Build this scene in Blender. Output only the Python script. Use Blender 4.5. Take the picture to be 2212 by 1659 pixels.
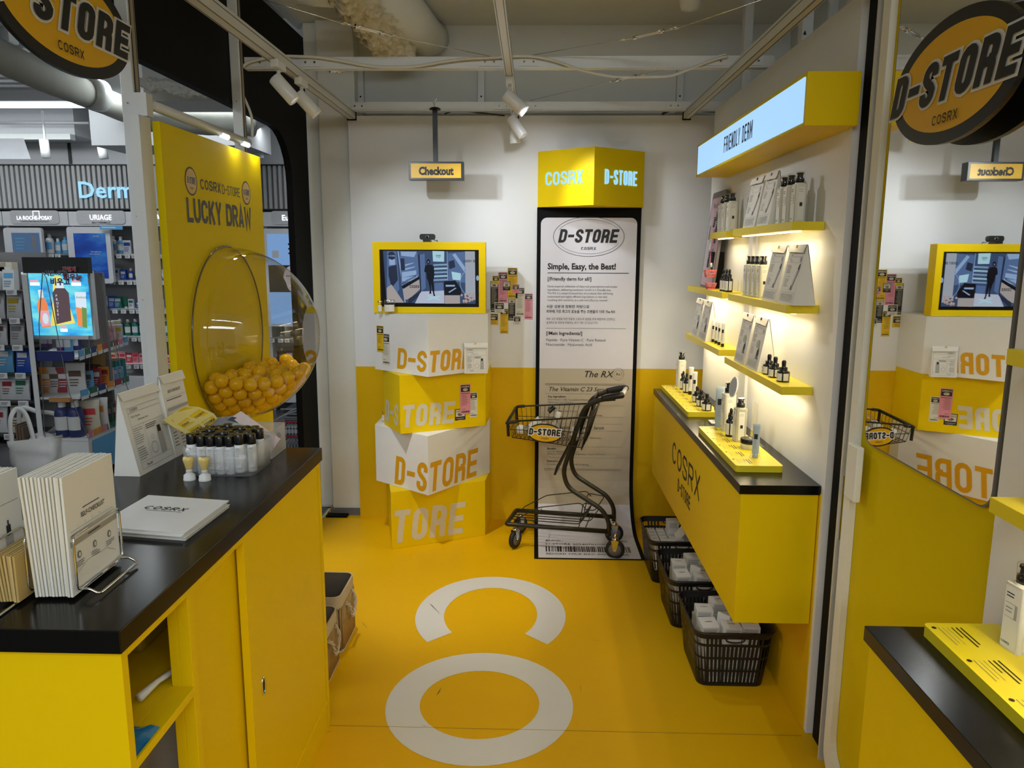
import bpy, math, random
import numpy as np
from mathutils import Matrix, Vector
random.seed(7)
PI = math.pi
col = bpy.context.scene.collection
for o in list(bpy.data.objects): bpy.data.objects.remove(o)

# ---------------------------------------------------------------- camera
FPX, PITCH, YAW, ROLL, EYE = 1624.4, math.radians(9.7186), math.radians(-1.6222), math.radians(0.2303), 1.6
_r = Vector((math.cos(YAW), -math.sin(YAW), 0))
FW = Vector((math.sin(YAW)*math.cos(PITCH), math.cos(YAW)*math.cos(PITCH), -math.sin(PITCH)))
_u = _r.cross(FW)
RT = _r*math.cos(ROLL)+_u*math.sin(ROLL)
UP = _u*math.cos(ROLL)-_r*math.sin(ROLL)
cam_d = bpy.data.cameras.new('camera'); cam = bpy.data.objects.new('camera', cam_d); col.objects.link(cam)
cam_d.sensor_width = 36; cam_d.lens = FPX/2212*36; cam_d.clip_start = .05; cam_d.clip_end = 60
cam.matrix_world = Matrix(((RT.x, UP.x, -FW.x, 0), (RT.y, UP.y, -FW.y, 0), (RT.z, UP.z, -FW.z, EYE), (0, 0, 0, 1)))
bpy.context.scene.camera = cam

def at(u, v, X=None, Y=None, Z=None):
    "world point on a plane of the place that the picture point (u, v) shows"
    d = FW*FPX + RT*(u-1106) - UP*(v-829.5); c = Vector((0, 0, EYE))
    t = (X-c.x)/d.x if X is not None else (Y-c.y)/d.y if Y is not None else (Z-c.z)/d.z
    return c+d*t

# ---------------------------------------------------------------- world, exposure, lights
sc = bpy.context.scene
sc.view_settings.view_transform = 'Standard'; sc.view_settings.look = 'None'
sc.view_settings.gamma = 1; sc.view_settings.use_curve_mapping = False
sc.view_settings.exposure = 0.12
w = bpy.data.worlds.new('world'); sc.world = w; w.use_nodes = True
w.node_tree.nodes['Background'].inputs[0].default_value = (.86, .93, 1, 1)
w.node_tree.nodes['Background'].inputs[1].default_value = .27

def spot(name, loc, target, power, size=50, blend=.6, rad=.03, colr=(.91, .98, 1)):
    l = bpy.data.lights.new(name, 'SPOT'); l.energy = power; l.spot_size = math.radians(size); l.spot_blend = blend
    l.shadow_soft_size = rad; l.color = colr
    o = bpy.data.objects.new(name, l); col.objects.link(o); o.location = loc
    o.rotation_euler = (Vector(target)-Vector(loc)).to_track_quat('-Z', 'Y').to_euler()
    return o
def area(name, loc, rot, sx, sy, power, colr=(1, 1, 1)):
    l = bpy.data.lights.new(name, 'AREA'); l.shape = 'RECTANGLE'; l.size = sx; l.size_y = sy; l.energy = power; l.color = colr
    o = bpy.data.objects.new(name, l); col.objects.link(o); o.location = loc; o.rotation_euler = rot
    return o
# track spots of the booth
spot('spot_left_a', (-.86, 3.20, 2.22), (-.45, 4.35, 1.30), 20, 75, .7, .02, (.91, .98, 1))
spot('spot_left_b', (-.78, 3.46, 2.16), (.25, 4.38, 1.55), 17, 62, .8, .02)
spot('spot_left_c', (-.90, 3.10, 2.22), (-.55, 3.62, 0.0), 62, 52, .9, .03, (1, .97, .9))
spot('spot_mid_a', (-.02, 3.33, 2.20), (-.02, 4.38, 1.85), 12, 60, .9, .03, (.95, .98, 1))
spot('spot_mid_b', (-.02, 3.93, 2.16), (.9, 4.35, 1.4), 12, 75, .8, .03, (.95, .98, 1))
spot('spot_mid_added', (-.02, 3.36, 2.20), (.93, 3.0, 1.25), 15, 85, .9, .03, (.95, .98, 1))  # extra beam added to brighten the right wall shelves; no lamp body of its own
# the shop's ceiling strips around the booth, plus two added fill lights
area('shop_strip_a', (-3.6, 5.9, 2.95), (0, 0, 0), 3.6, .12, 45, (.90, .97, 1))
area('added_fill_behind_camera', (0, -3.6, 2.95), (math.radians(25), 0, 0), 5.0, .5, 112, (.91, .98, 1))  # unseen fill added to brighten upright faces turned to the camera
area('shop_strip_b', (-4.4, 1.7, 2.85), (0, 0, 0), 3.6, .12, 45, (.90, .97, 1))
area('shop_strip_c', (.2, -.9, 2.9), (0, 0, 0), 3.0, .15, 30, (.88, .97, 1))
area('shop_strip_d', (2.2, .6, 2.9), (0, 0, 0), .15, 3.0, 22, (.90, .98, 1))
area('added_shelf_wash', (-4.2, 6.7, 2.66), (math.radians(22), 0, 0), 5.0, .12, 20, (.92, .97, 1))  # added light that brightens the far shelves, with no fixture behind it
area('shop_strip_e', (-2.6, 1.2, 2.9), (0, 0, 0), .15, 3.0, 16, (.92, .96, 1))

# ---------------------------------------------------------------- materials
MATS = {}
def mat(name, c, rough=.5, metal=0, emit=None, es=0, alpha=1, trans=0, var=.04, scale=30, bump=0, coat=0, spec=.5, ior=1.45):
    if name in MATS: return MATS[name]
    m = bpy.data.materials.new(name); m.use_nodes = True; nt = m.node_tree; b = nt.nodes['Principled BSDF']
    b.inputs['Roughness'].default_value = rough; b.inputs['Metallic'].default_value = metal
    b.inputs['Specular IOR Level'].default_value = spec; b.inputs['IOR'].default_value = ior
    b.inputs['Coat Weight'].default_value = coat; b.inputs['Coat Roughness'].default_value = .08
    b.inputs['Transmission Weight'].default_value = trans; b.inputs['Alpha'].default_value = alpha
    tc = nt.nodes.new('ShaderNodeTexCoord'); nz = nt.nodes.new('ShaderNodeTexNoise'); nz.inputs['Scale'].default_value = scale; nz.inputs['Detail'].default_value = 3
    nt.links.new(tc.outputs['Object'], nz.inputs['Vector'])
    mx = nt.nodes.new('ShaderNodeMix'); mx.data_type = 'RGBA'
    mx.inputs[6].default_value = (c[0]*(1-var), c[1]*(1-var), c[2]*(1-var), 1); mx.inputs[7].default_value = (min(1, c[0]*(1+var)), min(1, c[1]*(1+var)), min(1, c[2]*(1+var)), 1)
    nt.links.new(nz.outputs['Fac'], mx.inputs[0]); nt.links.new(mx.outputs[2], b.inputs['Base Color'])
    if emit: b.inputs['Emission Color'].default_value = (*emit, 1); b.inputs['Emission Strength'].default_value = es
    if bump:
        bp = nt.nodes.new('ShaderNodeBump'); bp.inputs['Strength'].default_value = bump; bp.inputs['Distance'].default_value = .002
        nt.links.new(nz.outputs['Fac'], bp.inputs['Height']); nt.links.new(bp.outputs[0], b.inputs['Normal'])
    MATS[name] = m; return m
def clear(name, c=(1, 1, 1), gl=.1, rough=.02, dif=0.0):
    "thin clear plastic or glass: see-through, with a sheen that grows at the edges"
    m = bpy.data.materials.new(name); m.use_nodes = True; nt = m.node_tree; nt.nodes.clear()
    out = nt.nodes.new('ShaderNodeOutputMaterial'); tr = nt.nodes.new('ShaderNodeBsdfTransparent'); tr.inputs[0].default_value = (*c, 1)
    g = nt.nodes.new('ShaderNodeBsdfGlossy'); g.inputs['Roughness'].default_value = rough
    lw = nt.nodes.new('ShaderNodeLayerWeight'); lw.inputs[0].default_value = .5
    pw = nt.nodes.new('ShaderNodeMath'); pw.operation = 'POWER'; pw.inputs[1].default_value = 4.0; nt.links.new(lw.outputs['Facing'], pw.inputs[0])
    ml = nt.nodes.new('ShaderNodeMath'); ml.operation = 'MULTIPLY_ADD'; ml.inputs[1].default_value = .9; ml.inputs[2].default_value = .03+gl*.25; ml.use_clamp = True
    nt.links.new(pw.outputs[0], ml.inputs[0])
    a = nt.nodes.new('ShaderNodeMixShader'); nt.links.new(ml.outputs[0], a.inputs[0]); nt.links.new(tr.outputs[0], a.inputs[1]); nt.links.new(g.outputs[0], a.inputs[2])
    if dif:
        d = nt.nodes.new('ShaderNodeBsdfDiffuse'); d.inputs[0].default_value = (.85, .88, .9, 1); tl = nt.nodes.new('ShaderNodeBsdfTranslucent'); tl.inputs[0].default_value = (.85, .88, .9, 1)
        ds = nt.nodes.new('ShaderNodeMixShader'); ds.inputs[0].default_value = .5; nt.links.new(d.outputs[0], ds.inputs[1]); nt.links.new(tl.outputs[0], ds.inputs[2])
        b2 = nt.nodes.new('ShaderNodeMixShader'); b2.inputs[0].default_value = dif; nt.links.new(a.outputs[0], b2.inputs[1]); nt.links.new(ds.outputs[0], b2.inputs[2]); a = b2
    nt.links.new(a.outputs[0], out.inputs[0]); MATS[name] = m; return m

YEL = mat('yellow_laminate', (.82, .58, .002), .45, var=.02, spec=.14)
YEL2 = mat('yellow_wallpaper', (.74, .46, .002), .6, var=.02, spec=.2)
YELP = mat('yellow_panel', (.70, .53, .001), .6, var=.02, spec=.12)
YELS = mat('yellow_shelf', (.82, .66, .02), .35, var=.02)
ORN = mat('orange_print', (.72, .36, .004), .5)
WHT = mat('white_board', (.80, .81, .82), .55, var=.02)
WALL = mat('white_wallpaper', (.80, .81, .84), .6, var=.015, scale=12)
CRM = mat('cream_paint', (.82, .83, .78), .6, var=.03)
GRYW = mat('grey_paint', (.70, .72, .70), .8, var=.05, scale=8, bump=.1)
STEEL = mat('painted_steel', (.62, .63, .62), .35, .1)
CHR = mat('chrome', (.75, .75, .74), .12, 1)
BLK = mat('black_laminate', (.005, .005, .005), .2, spec=.3)
BLKM = mat('black_matt', (.004, .004, .004), .6, spec=.12)
BLKP = mat('black_plastic', (.011, .011, .012), .35)
DKG = mat('dark_olive_tube', (.028, .027, .018), .32, .3)
PRT = mat('print_black', (.012, .012, .012), .5)
PRG = mat('print_grey', (.16, .16, .17), .55)
PRL = mat('print_light_grey', (.42, .42, .42), .55)
PAP = mat('paper_white', (.80, .79, .75), .7, var=.02)
PAPC = mat('paper_cream', (.74, .70, .58), .7, var=.02)
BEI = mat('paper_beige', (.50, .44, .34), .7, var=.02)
LAV = mat('banner_white', (.70, .69, .76), .55, var=.02)
PNK = mat('pink_paper', (.72, .28, .36), .6)
PNKP = mat('pink_plastic', (.85, .22, .26), .4)
WPL = mat('white_plastic', (.74, .75, .76), .3)
BTL = mat('milky_bottle', (.70, .69, .60), .2, coat=.3)
CAP = mat('black_cap', (.008, .008, .008), .2)
TUB = mat('blue_grey_tube', (.42, .52, .62), .35)
BALL = mat('yellow_ball', (.74, .41, .008), .3, coat=.15, spec=.3)
RUB = mat('rubber', (.012, .012, .012), .5)
BRS = mat('zinc_yellow', (.62, .50, .08), .3, .8)
KRAFT = mat('kraft_envelope', (.52, .36, .12), .7)
GLS = clear('clear_plastic', (.98, .98, .97), .12)
DOME = clear('clear_dome', (.97, .965, .95), .14, .01)
FRST = clear('frosted_plastic', (.95, .96, .98), .15, .25, .27)
MIR = mat('mirror', (.86, .87, .86), .012, 1, var=0)
GREY = mat('shop_grey', (.40, .41, .42), .5)
LGREY = mat('shop_light_grey', (.60, .61, .63), .45)
SHD = mat('shop_dark', (.03, .03, .03), .5)
CONC = mat('shop_concrete', (.46, .45, .43), .9, var=.12, scale=3)
FOAM = mat('sprayed_foam', (.66, .62, .50), .95, var=.15, scale=60, bump=1)
WIRE = mat('wire_dark', (.05, .05, .05), .4, .5)
CABL = mat('white_cable', (.66, .64, .58), .5)
LBLUE = mat('light_panel', (.05, .07, .09), .5, emit=(.36, .62, .95), es=1.0)
LTXT = mat('lit_letter', (.06, .08, .09), .5, emit=(.30, .64, .90), es=1.0)
LWHT = mat('lit_white', (.4, .4, .4), .5, emit=(.85, .93, 1), es=1.6)
LWARM = mat('led_warm', (1, .9, .6), .5, emit=(1, .83, .50), es=7)
LTUBE = mat('lamp_face', (1, .95, .85), .5, emit=(1, .95, .85), es=2.0)

def floor_mat():
    m = mat('yellow_vinyl', (.80, .46, .002), .45, var=.02, scale=2, spec=.18); nt = m.node_tree; b = nt.nodes['Principled BSDF']
    src = b.inputs['Base Color'].links[0].from_socket
    tc = nt.nodes.new('ShaderNodeTexCoord'); mp = nt.nodes.new('ShaderNodeMapping'); mp.inputs['Scale'].default_value = (9, 2.2, 1); mp.inputs['Rotation'].default_value = (0, 0, .7)
    n = nt.nodes.new('ShaderNodeTexNoise'); n.inputs['Scale'].default_value = 6; n.inputs['Detail'].default_value = 6
    nt.links.new(tc.outputs['Object'], mp.inputs[0]); nt.links.new(mp.outputs[0], n.inputs['Vector'])
    cr = nt.nodes.new('ShaderNodeValToRGB'); cr.color_ramp.elements[0].position = .74; cr.color_ramp.elements[0].color = (0, 0, 0, 1); cr.color_ramp.elements[1].position = .80; cr.color_ramp.elements[1].color = (.35, .35, .35, 1)
    nt.links.new(n.outputs['Fac'], cr.inputs[0])
    mx = nt.nodes.new('ShaderNodeMix'); mx.data_type = 'RGBA'; mx.inputs[7].default_value = (.25, .13, .01, 1)
    nt.links.new(cr.outputs[0], mx.inputs[0]); nt.links.new(src, mx.inputs[6]); nt.links.new(mx.outputs[2], b.inputs['Base Color'])
    n2 = nt.nodes.new('ShaderNodeTexNoise'); n2.inputs['Scale'].default_value = 2.5; n2.inputs['Detail'].default_value = 2
    mp2 = nt.nodes.new('ShaderNodeMapping'); mp2.inputs['Scale'].default_value = (.35, 3, 1); nt.links.new(tc.outputs['Object'], mp2.inputs[0]); nt.links.new(mp2.outputs[0], n2.inputs['Vector'])
    bp = nt.nodes.new('ShaderNodeBump'); bp.inputs['Strength'].default_value = .25; bp.inputs['Distance'].default_value = .01
    nt.links.new(n2.outputs['Fac'], bp.inputs['Height']); nt.links.new(bp.outputs[0], b.inputs['Normal'])
    return m
VINYL = floor_mat()
def granite():
    m = mat('dark_granite', (.06, .06, .062), .3, var=.0); nt = m.node_tree; b = nt.nodes['Principled BSDF']
    v = nt.nodes.new('ShaderNodeTexVoronoi'); v.inputs['Scale'].default_value = 90; tc = nt.nodes.new('ShaderNodeTexCoord'); nt.links.new(tc.outputs['Object'], v.inputs['Vector'])
    cr = nt.nodes.new('ShaderNodeValToRGB'); cr.color_ramp.elements[0].color = (.28, .28, .28, 1); cr.color_ramp.elements[1].color = (.04, .04, .042, 1); cr.color_ramp.elements[1].position = .35
    nt.links.new(v.outputs['Distance'], cr.inputs[0]); nt.links.new(cr.outputs[0], b.inputs['Base Color']); return m
GRAN = granite()
def photo_mat(name, c1, c2, c3, scale, es):
    "a glowing screen picture: soft clouds of three colours"
    m = bpy.data.materials.new(name); m.use_nodes = True; nt = m.node_tree; b = nt.nodes['Principled BSDF']; b.inputs['Roughness'].default_value = .2
    tc = nt.nodes.new('ShaderNodeTexCoord'); n = nt.nodes.new('ShaderNodeTexNoise'); n.inputs['Scale'].default_value = scale; n.inputs['Detail'].default_value = 5
    mp = nt.nodes.new('ShaderNodeMapping'); mp.inputs['Scale'].default_value = (1, 1, 2.5); nt.links.new(tc.outputs['Object'], mp.inputs[0]); nt.links.new(mp.outputs[0], n.inputs['Vector'])
    cr = nt.nodes.new('ShaderNodeValToRGB'); e = cr.color_ramp.elements; e[0].position = .35; e[0].color = (*c1, 1); e[1].position = .68; e[1].color = (*c3, 1); k = e.new(.5); k.color = (*c2, 1)
    nt.links.new(n.outputs['Fac'], cr.inputs[0]); b.inputs['Base Color'].default_value = (.02, .02, .02, 1)
    nt.links.new(cr.outputs[0], b.inputs['Emission Color']); b.inputs['Emission Strength'].default_value = es; MATS[name] = m; return m

# ---------------------------------------------------------------- mesh builder
class MB:
    def __init__(s): s.v = []; s.f = []; s.mi = []; s.mats = []; s.sm = []; s.M = Matrix.Identity(4)
    def add(s, vs, fs, m, smooth=False):
        if m not in s.mats: s.mats.append(m)
        k = s.mats.index(m); b = len(s.v)
        s.v += [tuple(s.M @ Vector(v)) for v in vs]
        s.f += [[b+i for i in f] for f in fs]; s.mi += [k]*len(fs); s.sm += [smooth]*len(fs); return s
    def box(s, x0, x1, y0, y1, z0, z1, m):
        vs = [(x, y, z) for z in (z0, z1) for y in (y0, y1) for x in (x0, x1)]
        return s.add(vs, [(0, 2, 3, 1), (4, 5, 7, 6), (0, 1, 5, 4), (2, 6, 7, 3), (0, 4, 6, 2), (1, 3, 7, 5)], m)
    def prism(s, poly, z0, z1, m, smooth=False):
        n = len(poly); ar = sum(poly[i][0]*poly[(i+1) % n][1]-poly[(i+1) % n][0]*poly[i][1] for i in range(n))
        if ar < 0: poly = poly[::-1]
        s.add([(p[0], p[1], z0) for p in poly]+[(p[0], p[1], z1) for p in poly], [list(range(n))[::-1], list(range(n, 2*n))], m)
        return s.add([(p[0], p[1], z0) for p in poly]+[(p[0], p[1], z1) for p in poly], [(i, (i+1) % n, n+(i+1) % n, n+i) for i in range(n)], m, smooth)
    def flat(s, pts, m): return s.add([(p[0], p[1], p[2] if len(p) > 2 else 0) for p in pts], [list(range(len(pts)))], m)
    def rect(s, x0, x1, y0, y1, m, z=0): return s.add([(x0, y0, z), (x1, y0, z), (x1, y1, z), (x0, y1, z)], [(0, 1, 2, 3)], m)
    def lathe(s, prof, m, c=(0, 0, 0), n=20, cap=True, sx=1, sy=1):
        vs = []; fs = []
        for r, z in prof:
            for i in range(n): a = 2*PI*i/n; vs.append((c[0]+r*sx*math.cos(a), c[1]+r*sy*math.sin(a), c[2]+z))
        for k in range(len(prof)-1):
            for i in range(n): j = (i+1) % n; fs.append((k*n+i, k*n+j, (k+1)*n+j, (k+1)*n+i))
        s.add(vs, fs, m, True)
        if cap:
            for k, rev in ((0, True), (len(prof)-1, False)):
                if prof[k][0] > 1e-5:
                    ring = [vs[k*n+i] for i in range(n)]; s.add(ring[::-1] if rev else ring, [list(range(n))], m)
        return s
    def tube(s, pts, r, m, n=8, closed=False, cap=True):
        P = [Vector(p) for p in pts]; N = len(P); vs = []; fs = []; up = None
        rr = r if isinstance(r, (list, tuple)) else [r]*N
        for i, p in enumerate(P):
            a = P[(i-1) % N] if closed or i > 0 else p; b = P[(i+1) % N] if closed or i < N-1 else p
            t = (b-a).normalized()
            if up is None: up = Vector((0, 0, 1)) if abs(t.z) < .9 else Vector((1, 0, 0))
            x = t.cross(up); x = x.normalized() if x.length > 1e-6 else Vector((1, 0, 0)); y = x.cross(t).normalized(); up = y
            for k in range(n): q = 2*PI*k/n; vs.append(p+x*rr[i]*math.cos(q)+y*rr[i]*math.sin(q))
        for i in range(N if closed else N-1):
            for k in range(n): j = (k+1) % n; i2 = (i+1) % N; fs.append((i*n+k, i*n+j, i2*n+j, i2*n+k))
        if cap and not closed: fs += [list(range(n))[::-1], [(N-1)*n+k for k in range(n)]]
        return s.add(vs, fs, m, True)
    def build(s, name, parent=None, label=None, loc=None, bev=0):
        me = bpy.data.meshes.new(name)
        off = Vector(loc) if loc is not None else Vector((0, 0, 0))
        if parent is not None and parent.get('_w'): off = Vector(parent['_w'])
        me.from_pydata([tuple(Vector(v)-off) for v in s.v], [], s.f)
        for m in s.mats: me.materials.append(m)
        me.polygons.foreach_set('material_index', s.mi); me.polygons.foreach_set('use_smooth', s.sm); me.update()
        o = bpy.data.objects.new(name, me); col.objects.link(o)
        if parent is not None: o.parent = parent
        elif loc is not None: o.location = loc
        if label: o['label'] = label
        if bev:
            b = o.modifiers.new('bevel', 'BEVEL'); b.width = bev; b.segments = 2; b.limit_method = 'ANGLE'; b.harden_normals = False
        return o
def smooth_path(pts, n=6, closed=False):
    P = [Vector(p) for p in pts]; out = []; N = len(P)
    for i in range(N if closed else N-1):
        p0 = P[(i-1) % N] if closed or i > 0 else P[i]; p1 = P[i]; p2 = P[(i+1) % N]; p3 = P[(i+2) % N] if closed or i < N-2 else P[i+1]
        for k in range(n):
            t = k/n; out.append(.5*((2*p1)+(-p0+p2)*t+(2*p0-5*p1+4*p2-p3)*t*t+(-p0+3*p1-3*p2+p3)*t**3))
    if not closed: out.append(P[-1])
    return out
def fillet(pts, r, n=5):
    "polyline in 3D with its corners rounded"
    P = [Vector(p) for p in pts]; out = [P[0]]
    for i in range(1, len(P)-1):
        a = (P[i-1]-P[i]); b = (P[i+1]-P[i]); d = min(r, a.length*.45, b.length*.45); a = P[i]+a.normalized()*d; b = P[i]+b.normalized()*d
        for k in range(n+1): t = k/n; out.append(a*(1-t)**2+P[i]*2*t*(1-t)+b*t*t)
    out.append(P[-1]); return out
def rrect(x0, x1, y0, y1, r, n=6):
    pts = []
    for cx, cy, a0 in ((x1-r, y1-r, 0), (x0+r, y1-r, PI/2), (x0+r, y0+r, PI), (x1-r, y0+r, 1.5*PI)):
        for k in range(n+1): a = a0+PI/2*k/n; pts.append((cx+r*math.cos(a), cy+r*math.sin(a)))
    return pts
def fr(o, u, v):
    "plane frame: origin, right, up; the third axis is the normal"
    u = Vector(u).normalized(); v = Vector(v).normalized(); n = u.cross(v)
    return Matrix(((u.x, v.x, n.x, o[0]), (u.y, v.y, n.y, o[1]), (u.z, v.z, n.z, o[2]), (0, 0, 0, 1)))

# ---------------------------------------------------------------- naming
def props(o, label=None, cat=None, group=None, kind=None):
    if label: o['label'] = label
    if cat: o['category'] = cat
    if group: o['group'] = group
    if kind: o['kind'] = kind
    return o
def thing(name, label, cat, group=None, loc=(0, 0, 0), world=True):
    o = bpy.data.objects.new(name, None); o.empty_display_size = .05; col.objects.link(o); o.location = loc
    if world: o['_w'] = tuple(loc)
    return props(o, label, cat, group)
def single(mb, name, label, cat, group=None, loc=None, bev=0): return props(mb.build(name, loc=loc, bev=bev), label, cat, group)
def struct(mb, name, label=None, bev=0):
    o = mb.build(name, bev=bev); o['kind'] = 'structure'
    if label: o['label'] = label
    return o
class Proto:
    "a kind of thing built once; the first placing moves the original, the next ones copy it with its parts"
    def __init__(s, root): s.root = root; s.used = False; s.parts = [c for c in bpy.data.objects if c.parent == root]; s.sub = {c: [g for g in bpy.data.objects if g.parent == c] for c in s.parts}
    def place(s, loc, rz=0, label=None, group=None, scale=1, rot=None, matrix=None):
        if not s.used: r = s.root; s.used = True
        else:
            r = s.root.copy(); col.objects.link(r)
            for ch in s.parts:
                c = ch.copy(); col.objects.link(c); c.parent = r
                for g in s.sub[ch]: d = g.copy(); col.objects.link(d); d.parent = c
        if matrix is not None: r.matrix_world = matrix
        else:
            r.location = loc; r.rotation_euler = rot if rot else (0, 0, rz)
            r.scale = (scale,)*3 if not isinstance(scale, (tuple, list)) else scale
        if label: r['label'] = label
        if group: r['group'] = group
        return r

# ---------------------------------------------------------------- lettering
def arc(cx, cy, r, a0, a1, n=6): return [(cx+r*math.cos(math.radians(a0+(a1-a0)*k/n)), cy+r*math.sin(math.radians(a0+(a1-a0)*k/n))) for k in range(n+1)]
def glyph(ch, w, t):
    a = t/2; x0, x1, y0, y1 = a, w-a, a, 1-a; r = (x1-x0)/2; c = w/2; m = .5; rr = min(r, .22)
    if ch == 'O': return [(arc(c, y1-r, r, 0, 180)+arc(c, y0+r, r, 180, 360), True)]
    if ch == 'C': return [([(x1, .66)] if y1-r > .68 else [])+arc(c, y1-r, r, 0 if y1-r > .66 else 35, 180)+arc(c, y0+r, r, 180, 360 if y0+r < .34 else 325)+([(x1, .34)] if y0+r < .32 else [])] and [((([(x1, .66)] if y1-r > .68 else [])+arc(c, y1-r, r, 0 if y1-r > .66 else 35, 180)+arc(c, y0+r, r, 180, 360 if y0+r < .34 else 325)+([(x1, .34)] if y0+r < .32 else [])), False)]
    if ch == 'S':
        r = min(r, .25); h = [(x1, .68)] if y1-r > .70 else []; g = [(x0, .32)] if y0+r < .30 else []
        return [(h+[(x1, y1-r)]+arc(x1-r, y1-r, r, 10, 90)+arc(x0+r, y1-r, r, 90, 180)+[(x0, .66), (x0+.12*w, .575), (x1-.12*w, .425), (x1, .34)]+arc(x1-r, y0+r, r, 0, -90)+arc(x0+r, y0+r, r, -90, -170)+g, False)]
    if ch == 'D': return [([(x0, y0), (x0, y1)]+arc(x1-rr, y1-rr, rr, 90, 0)+arc(x1-rr, y0+rr, rr, 0, -90), True)]
    if ch == 'T': return [([(0, y1), (w, y1)], False), ([(c, 0), (c, 1)], False)]
    if ch == 'I': return [([(c, 0), (c, 1)], False)]
    if ch == 'L': return [([(x0, 1), (x0, 0)], False), ([(0, y0), (w, y0)], False)]
    if ch in 'EF': return [([(x0, 0), (x0, 1)], False), ([(0, y1), (w, y1)], False), ([(0, m), (w*.94, m)], False)]+([([(0, y0), (w, y0)], False)] if ch == 'E' else [])
    if ch == 'R':
        ym = .46; q = min((y1-ym)/2, r, .2)
        return [([(x0, 0), (x0, 1)], False), ([(x0, y1)]+arc(x1-q, y1-q, q, 90, 0)+arc(x1-q, ym+q, q, 0, -90)+[(x0, ym)], False), (arc(x1-q, ym-q*.6, q, 90, 0, 4)+[(x1, 0)], False) if w < .62 else ([(c, ym), (x1, 0)], False)]
    if ch == 'U': return [([(x0, 1)]+arc(x0+r, y0+r, r, 180, 360)+[(x1, 1)], False)]
    if ch == 'N': return [([(x0, 0), (x0, 1)], False), ([(x1, 0), (x1, 1)], False), ([(x0, 1), (x1, 0)], False)]
    if ch == 'M': return [([(x0, 0), (x0, 1)], False), ([(x1, 0), (x1, 1)], False), ([(x0, 1), (c, .3), (x1, 1)], False)]
    if ch == 'A': return [([(x0, 0), (c, 1), (x1, 0)], False), ([(x0+.05, .26), (x1-.05, .26)], False)]
    if ch == 'K': return [([(x0, 0), (x0, 1)], False), ([(x0, .36), (x1, 1)], False), ([(x0+.3*w, .56), (x1, 0)], False)]
    if ch == 'Y': return [([(x0, 1), (c, .42), (x1, 1)], False), ([(c, 0), (c, .45)], False)]
    if ch == 'W': return [([(x0, 1), (w*.28, 0), (c, .8), (w*.72, 0), (x1, 1)], False)]
    if ch == 'X': return [([(x0, 0), (x1, 1)], False), ([(x0, 1), (x1, 0)], False)]
    if ch == 'G': return [([(x1, .66)]+arc(c, y1-r, r, 20, 180)+arc(c, y0+r, r, 180, 360)+[(x1, .46), (c, .46)], False)]
    if ch == '-': return [([(0, m), (w, m)], False)]
    return []
def stroke(pts, t, closed, ext=0):
    P = [Vector((p[0], p[1])) for p in pts]; Q = [P[0]]
    for p in P[1:]:
        if (p-Q[-1]).length > 1e-5: Q.append(p)
    if closed and (Q[0]-Q[-1]).length < 1e-5: Q.pop()
    P = Q; n = len(P)
    if not closed and ext: P[0] = P[0]+(P[0]-P[1]).normalized()*ext; P[-1] = P[-1]+(P[-1]-P[-2]).normalized()*ext
    L = []; R = []
    for i in range(n):
        d0 = (P[i]-P[i-1]).normalized() if closed or i > 0 else None; d1 = (P[(i+1) % n]-P[i]).normalized() if closed or i < n-1 else None
        if d0 is None: d0 = d1
        if d1 is None: d1 = d0
        n0 = Vector((-d0.y, d0.x)); n1 = Vector((-d1.y, d1.x)); b = n0+n1
        b = b.normalized() if b.length > 1e-6 else n0
        k = min(1/max(b.dot(n0), .35), 2.2); L.append(P[i]+b*k*t/2); R.append(P[i]-b*k*t/2)
    return L, R
GAPW = {'I': .42, '-': .8, 'M': 1.25, 'W': 1.35, 'L': .85, ' ': .55}
def swidth(s, w, t, gap): return sum((t if c == 'I' else w*GAPW.get(c, 1))+gap for c in s)-gap
def stext(mb, m, s, h, F=None, w=.46, t=.17, gap=.09, shear=0, x=0, y=0, z=.0008, out=0, ax='c', depth=0):
    "cap-height lettering from thick strokes; h is the letter height, out widens it for an outline"
    W = swidth(s, w, t, gap)*h; cx = x-(W/2 if ax == 'c' else 0); old = mb.M; z0_ = z; ns = 0
    if F is not None: mb.M = old @ F
    for ch in s:
        gw = t if ch == 'I' else w*GAPW.get(ch, 1)
        for pts, closed in glyph(ch, gw, t):
            ns += 1; z = z0_+.00006*(ns % 4)
            L, R = stroke(pts, t+2*out, closed, out); n = len(L)
            q = lambda p, zz: (cx+(p.x+shear*(p.y-.5))*h, y+p.y*h, zz)
            vs = [q(p, z+depth) for p in L]+[q(p, z+depth) for p in R]
            rng = range(n) if closed else range(n-1)
            fs = [(i, n+i, n+(i+1) % n, (i+1) % n) for i in rng]; mb.add(vs, fs, m)
            if depth:
                v2 = vs+[q(p, z) for p in L]+[q(p, z) for p in R]
                mb.add(v2, [(i, (i+1) % n, 2*n+(i+1) % n, 2*n+i) for i in rng]+[(n+(i+1) % n, n+i, 3*n+i, 3*n+(i+1) % n) for i in rng], m)
        cx += (gw+gap)*h
    mb.M = old; return W
_tc = {}
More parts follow.
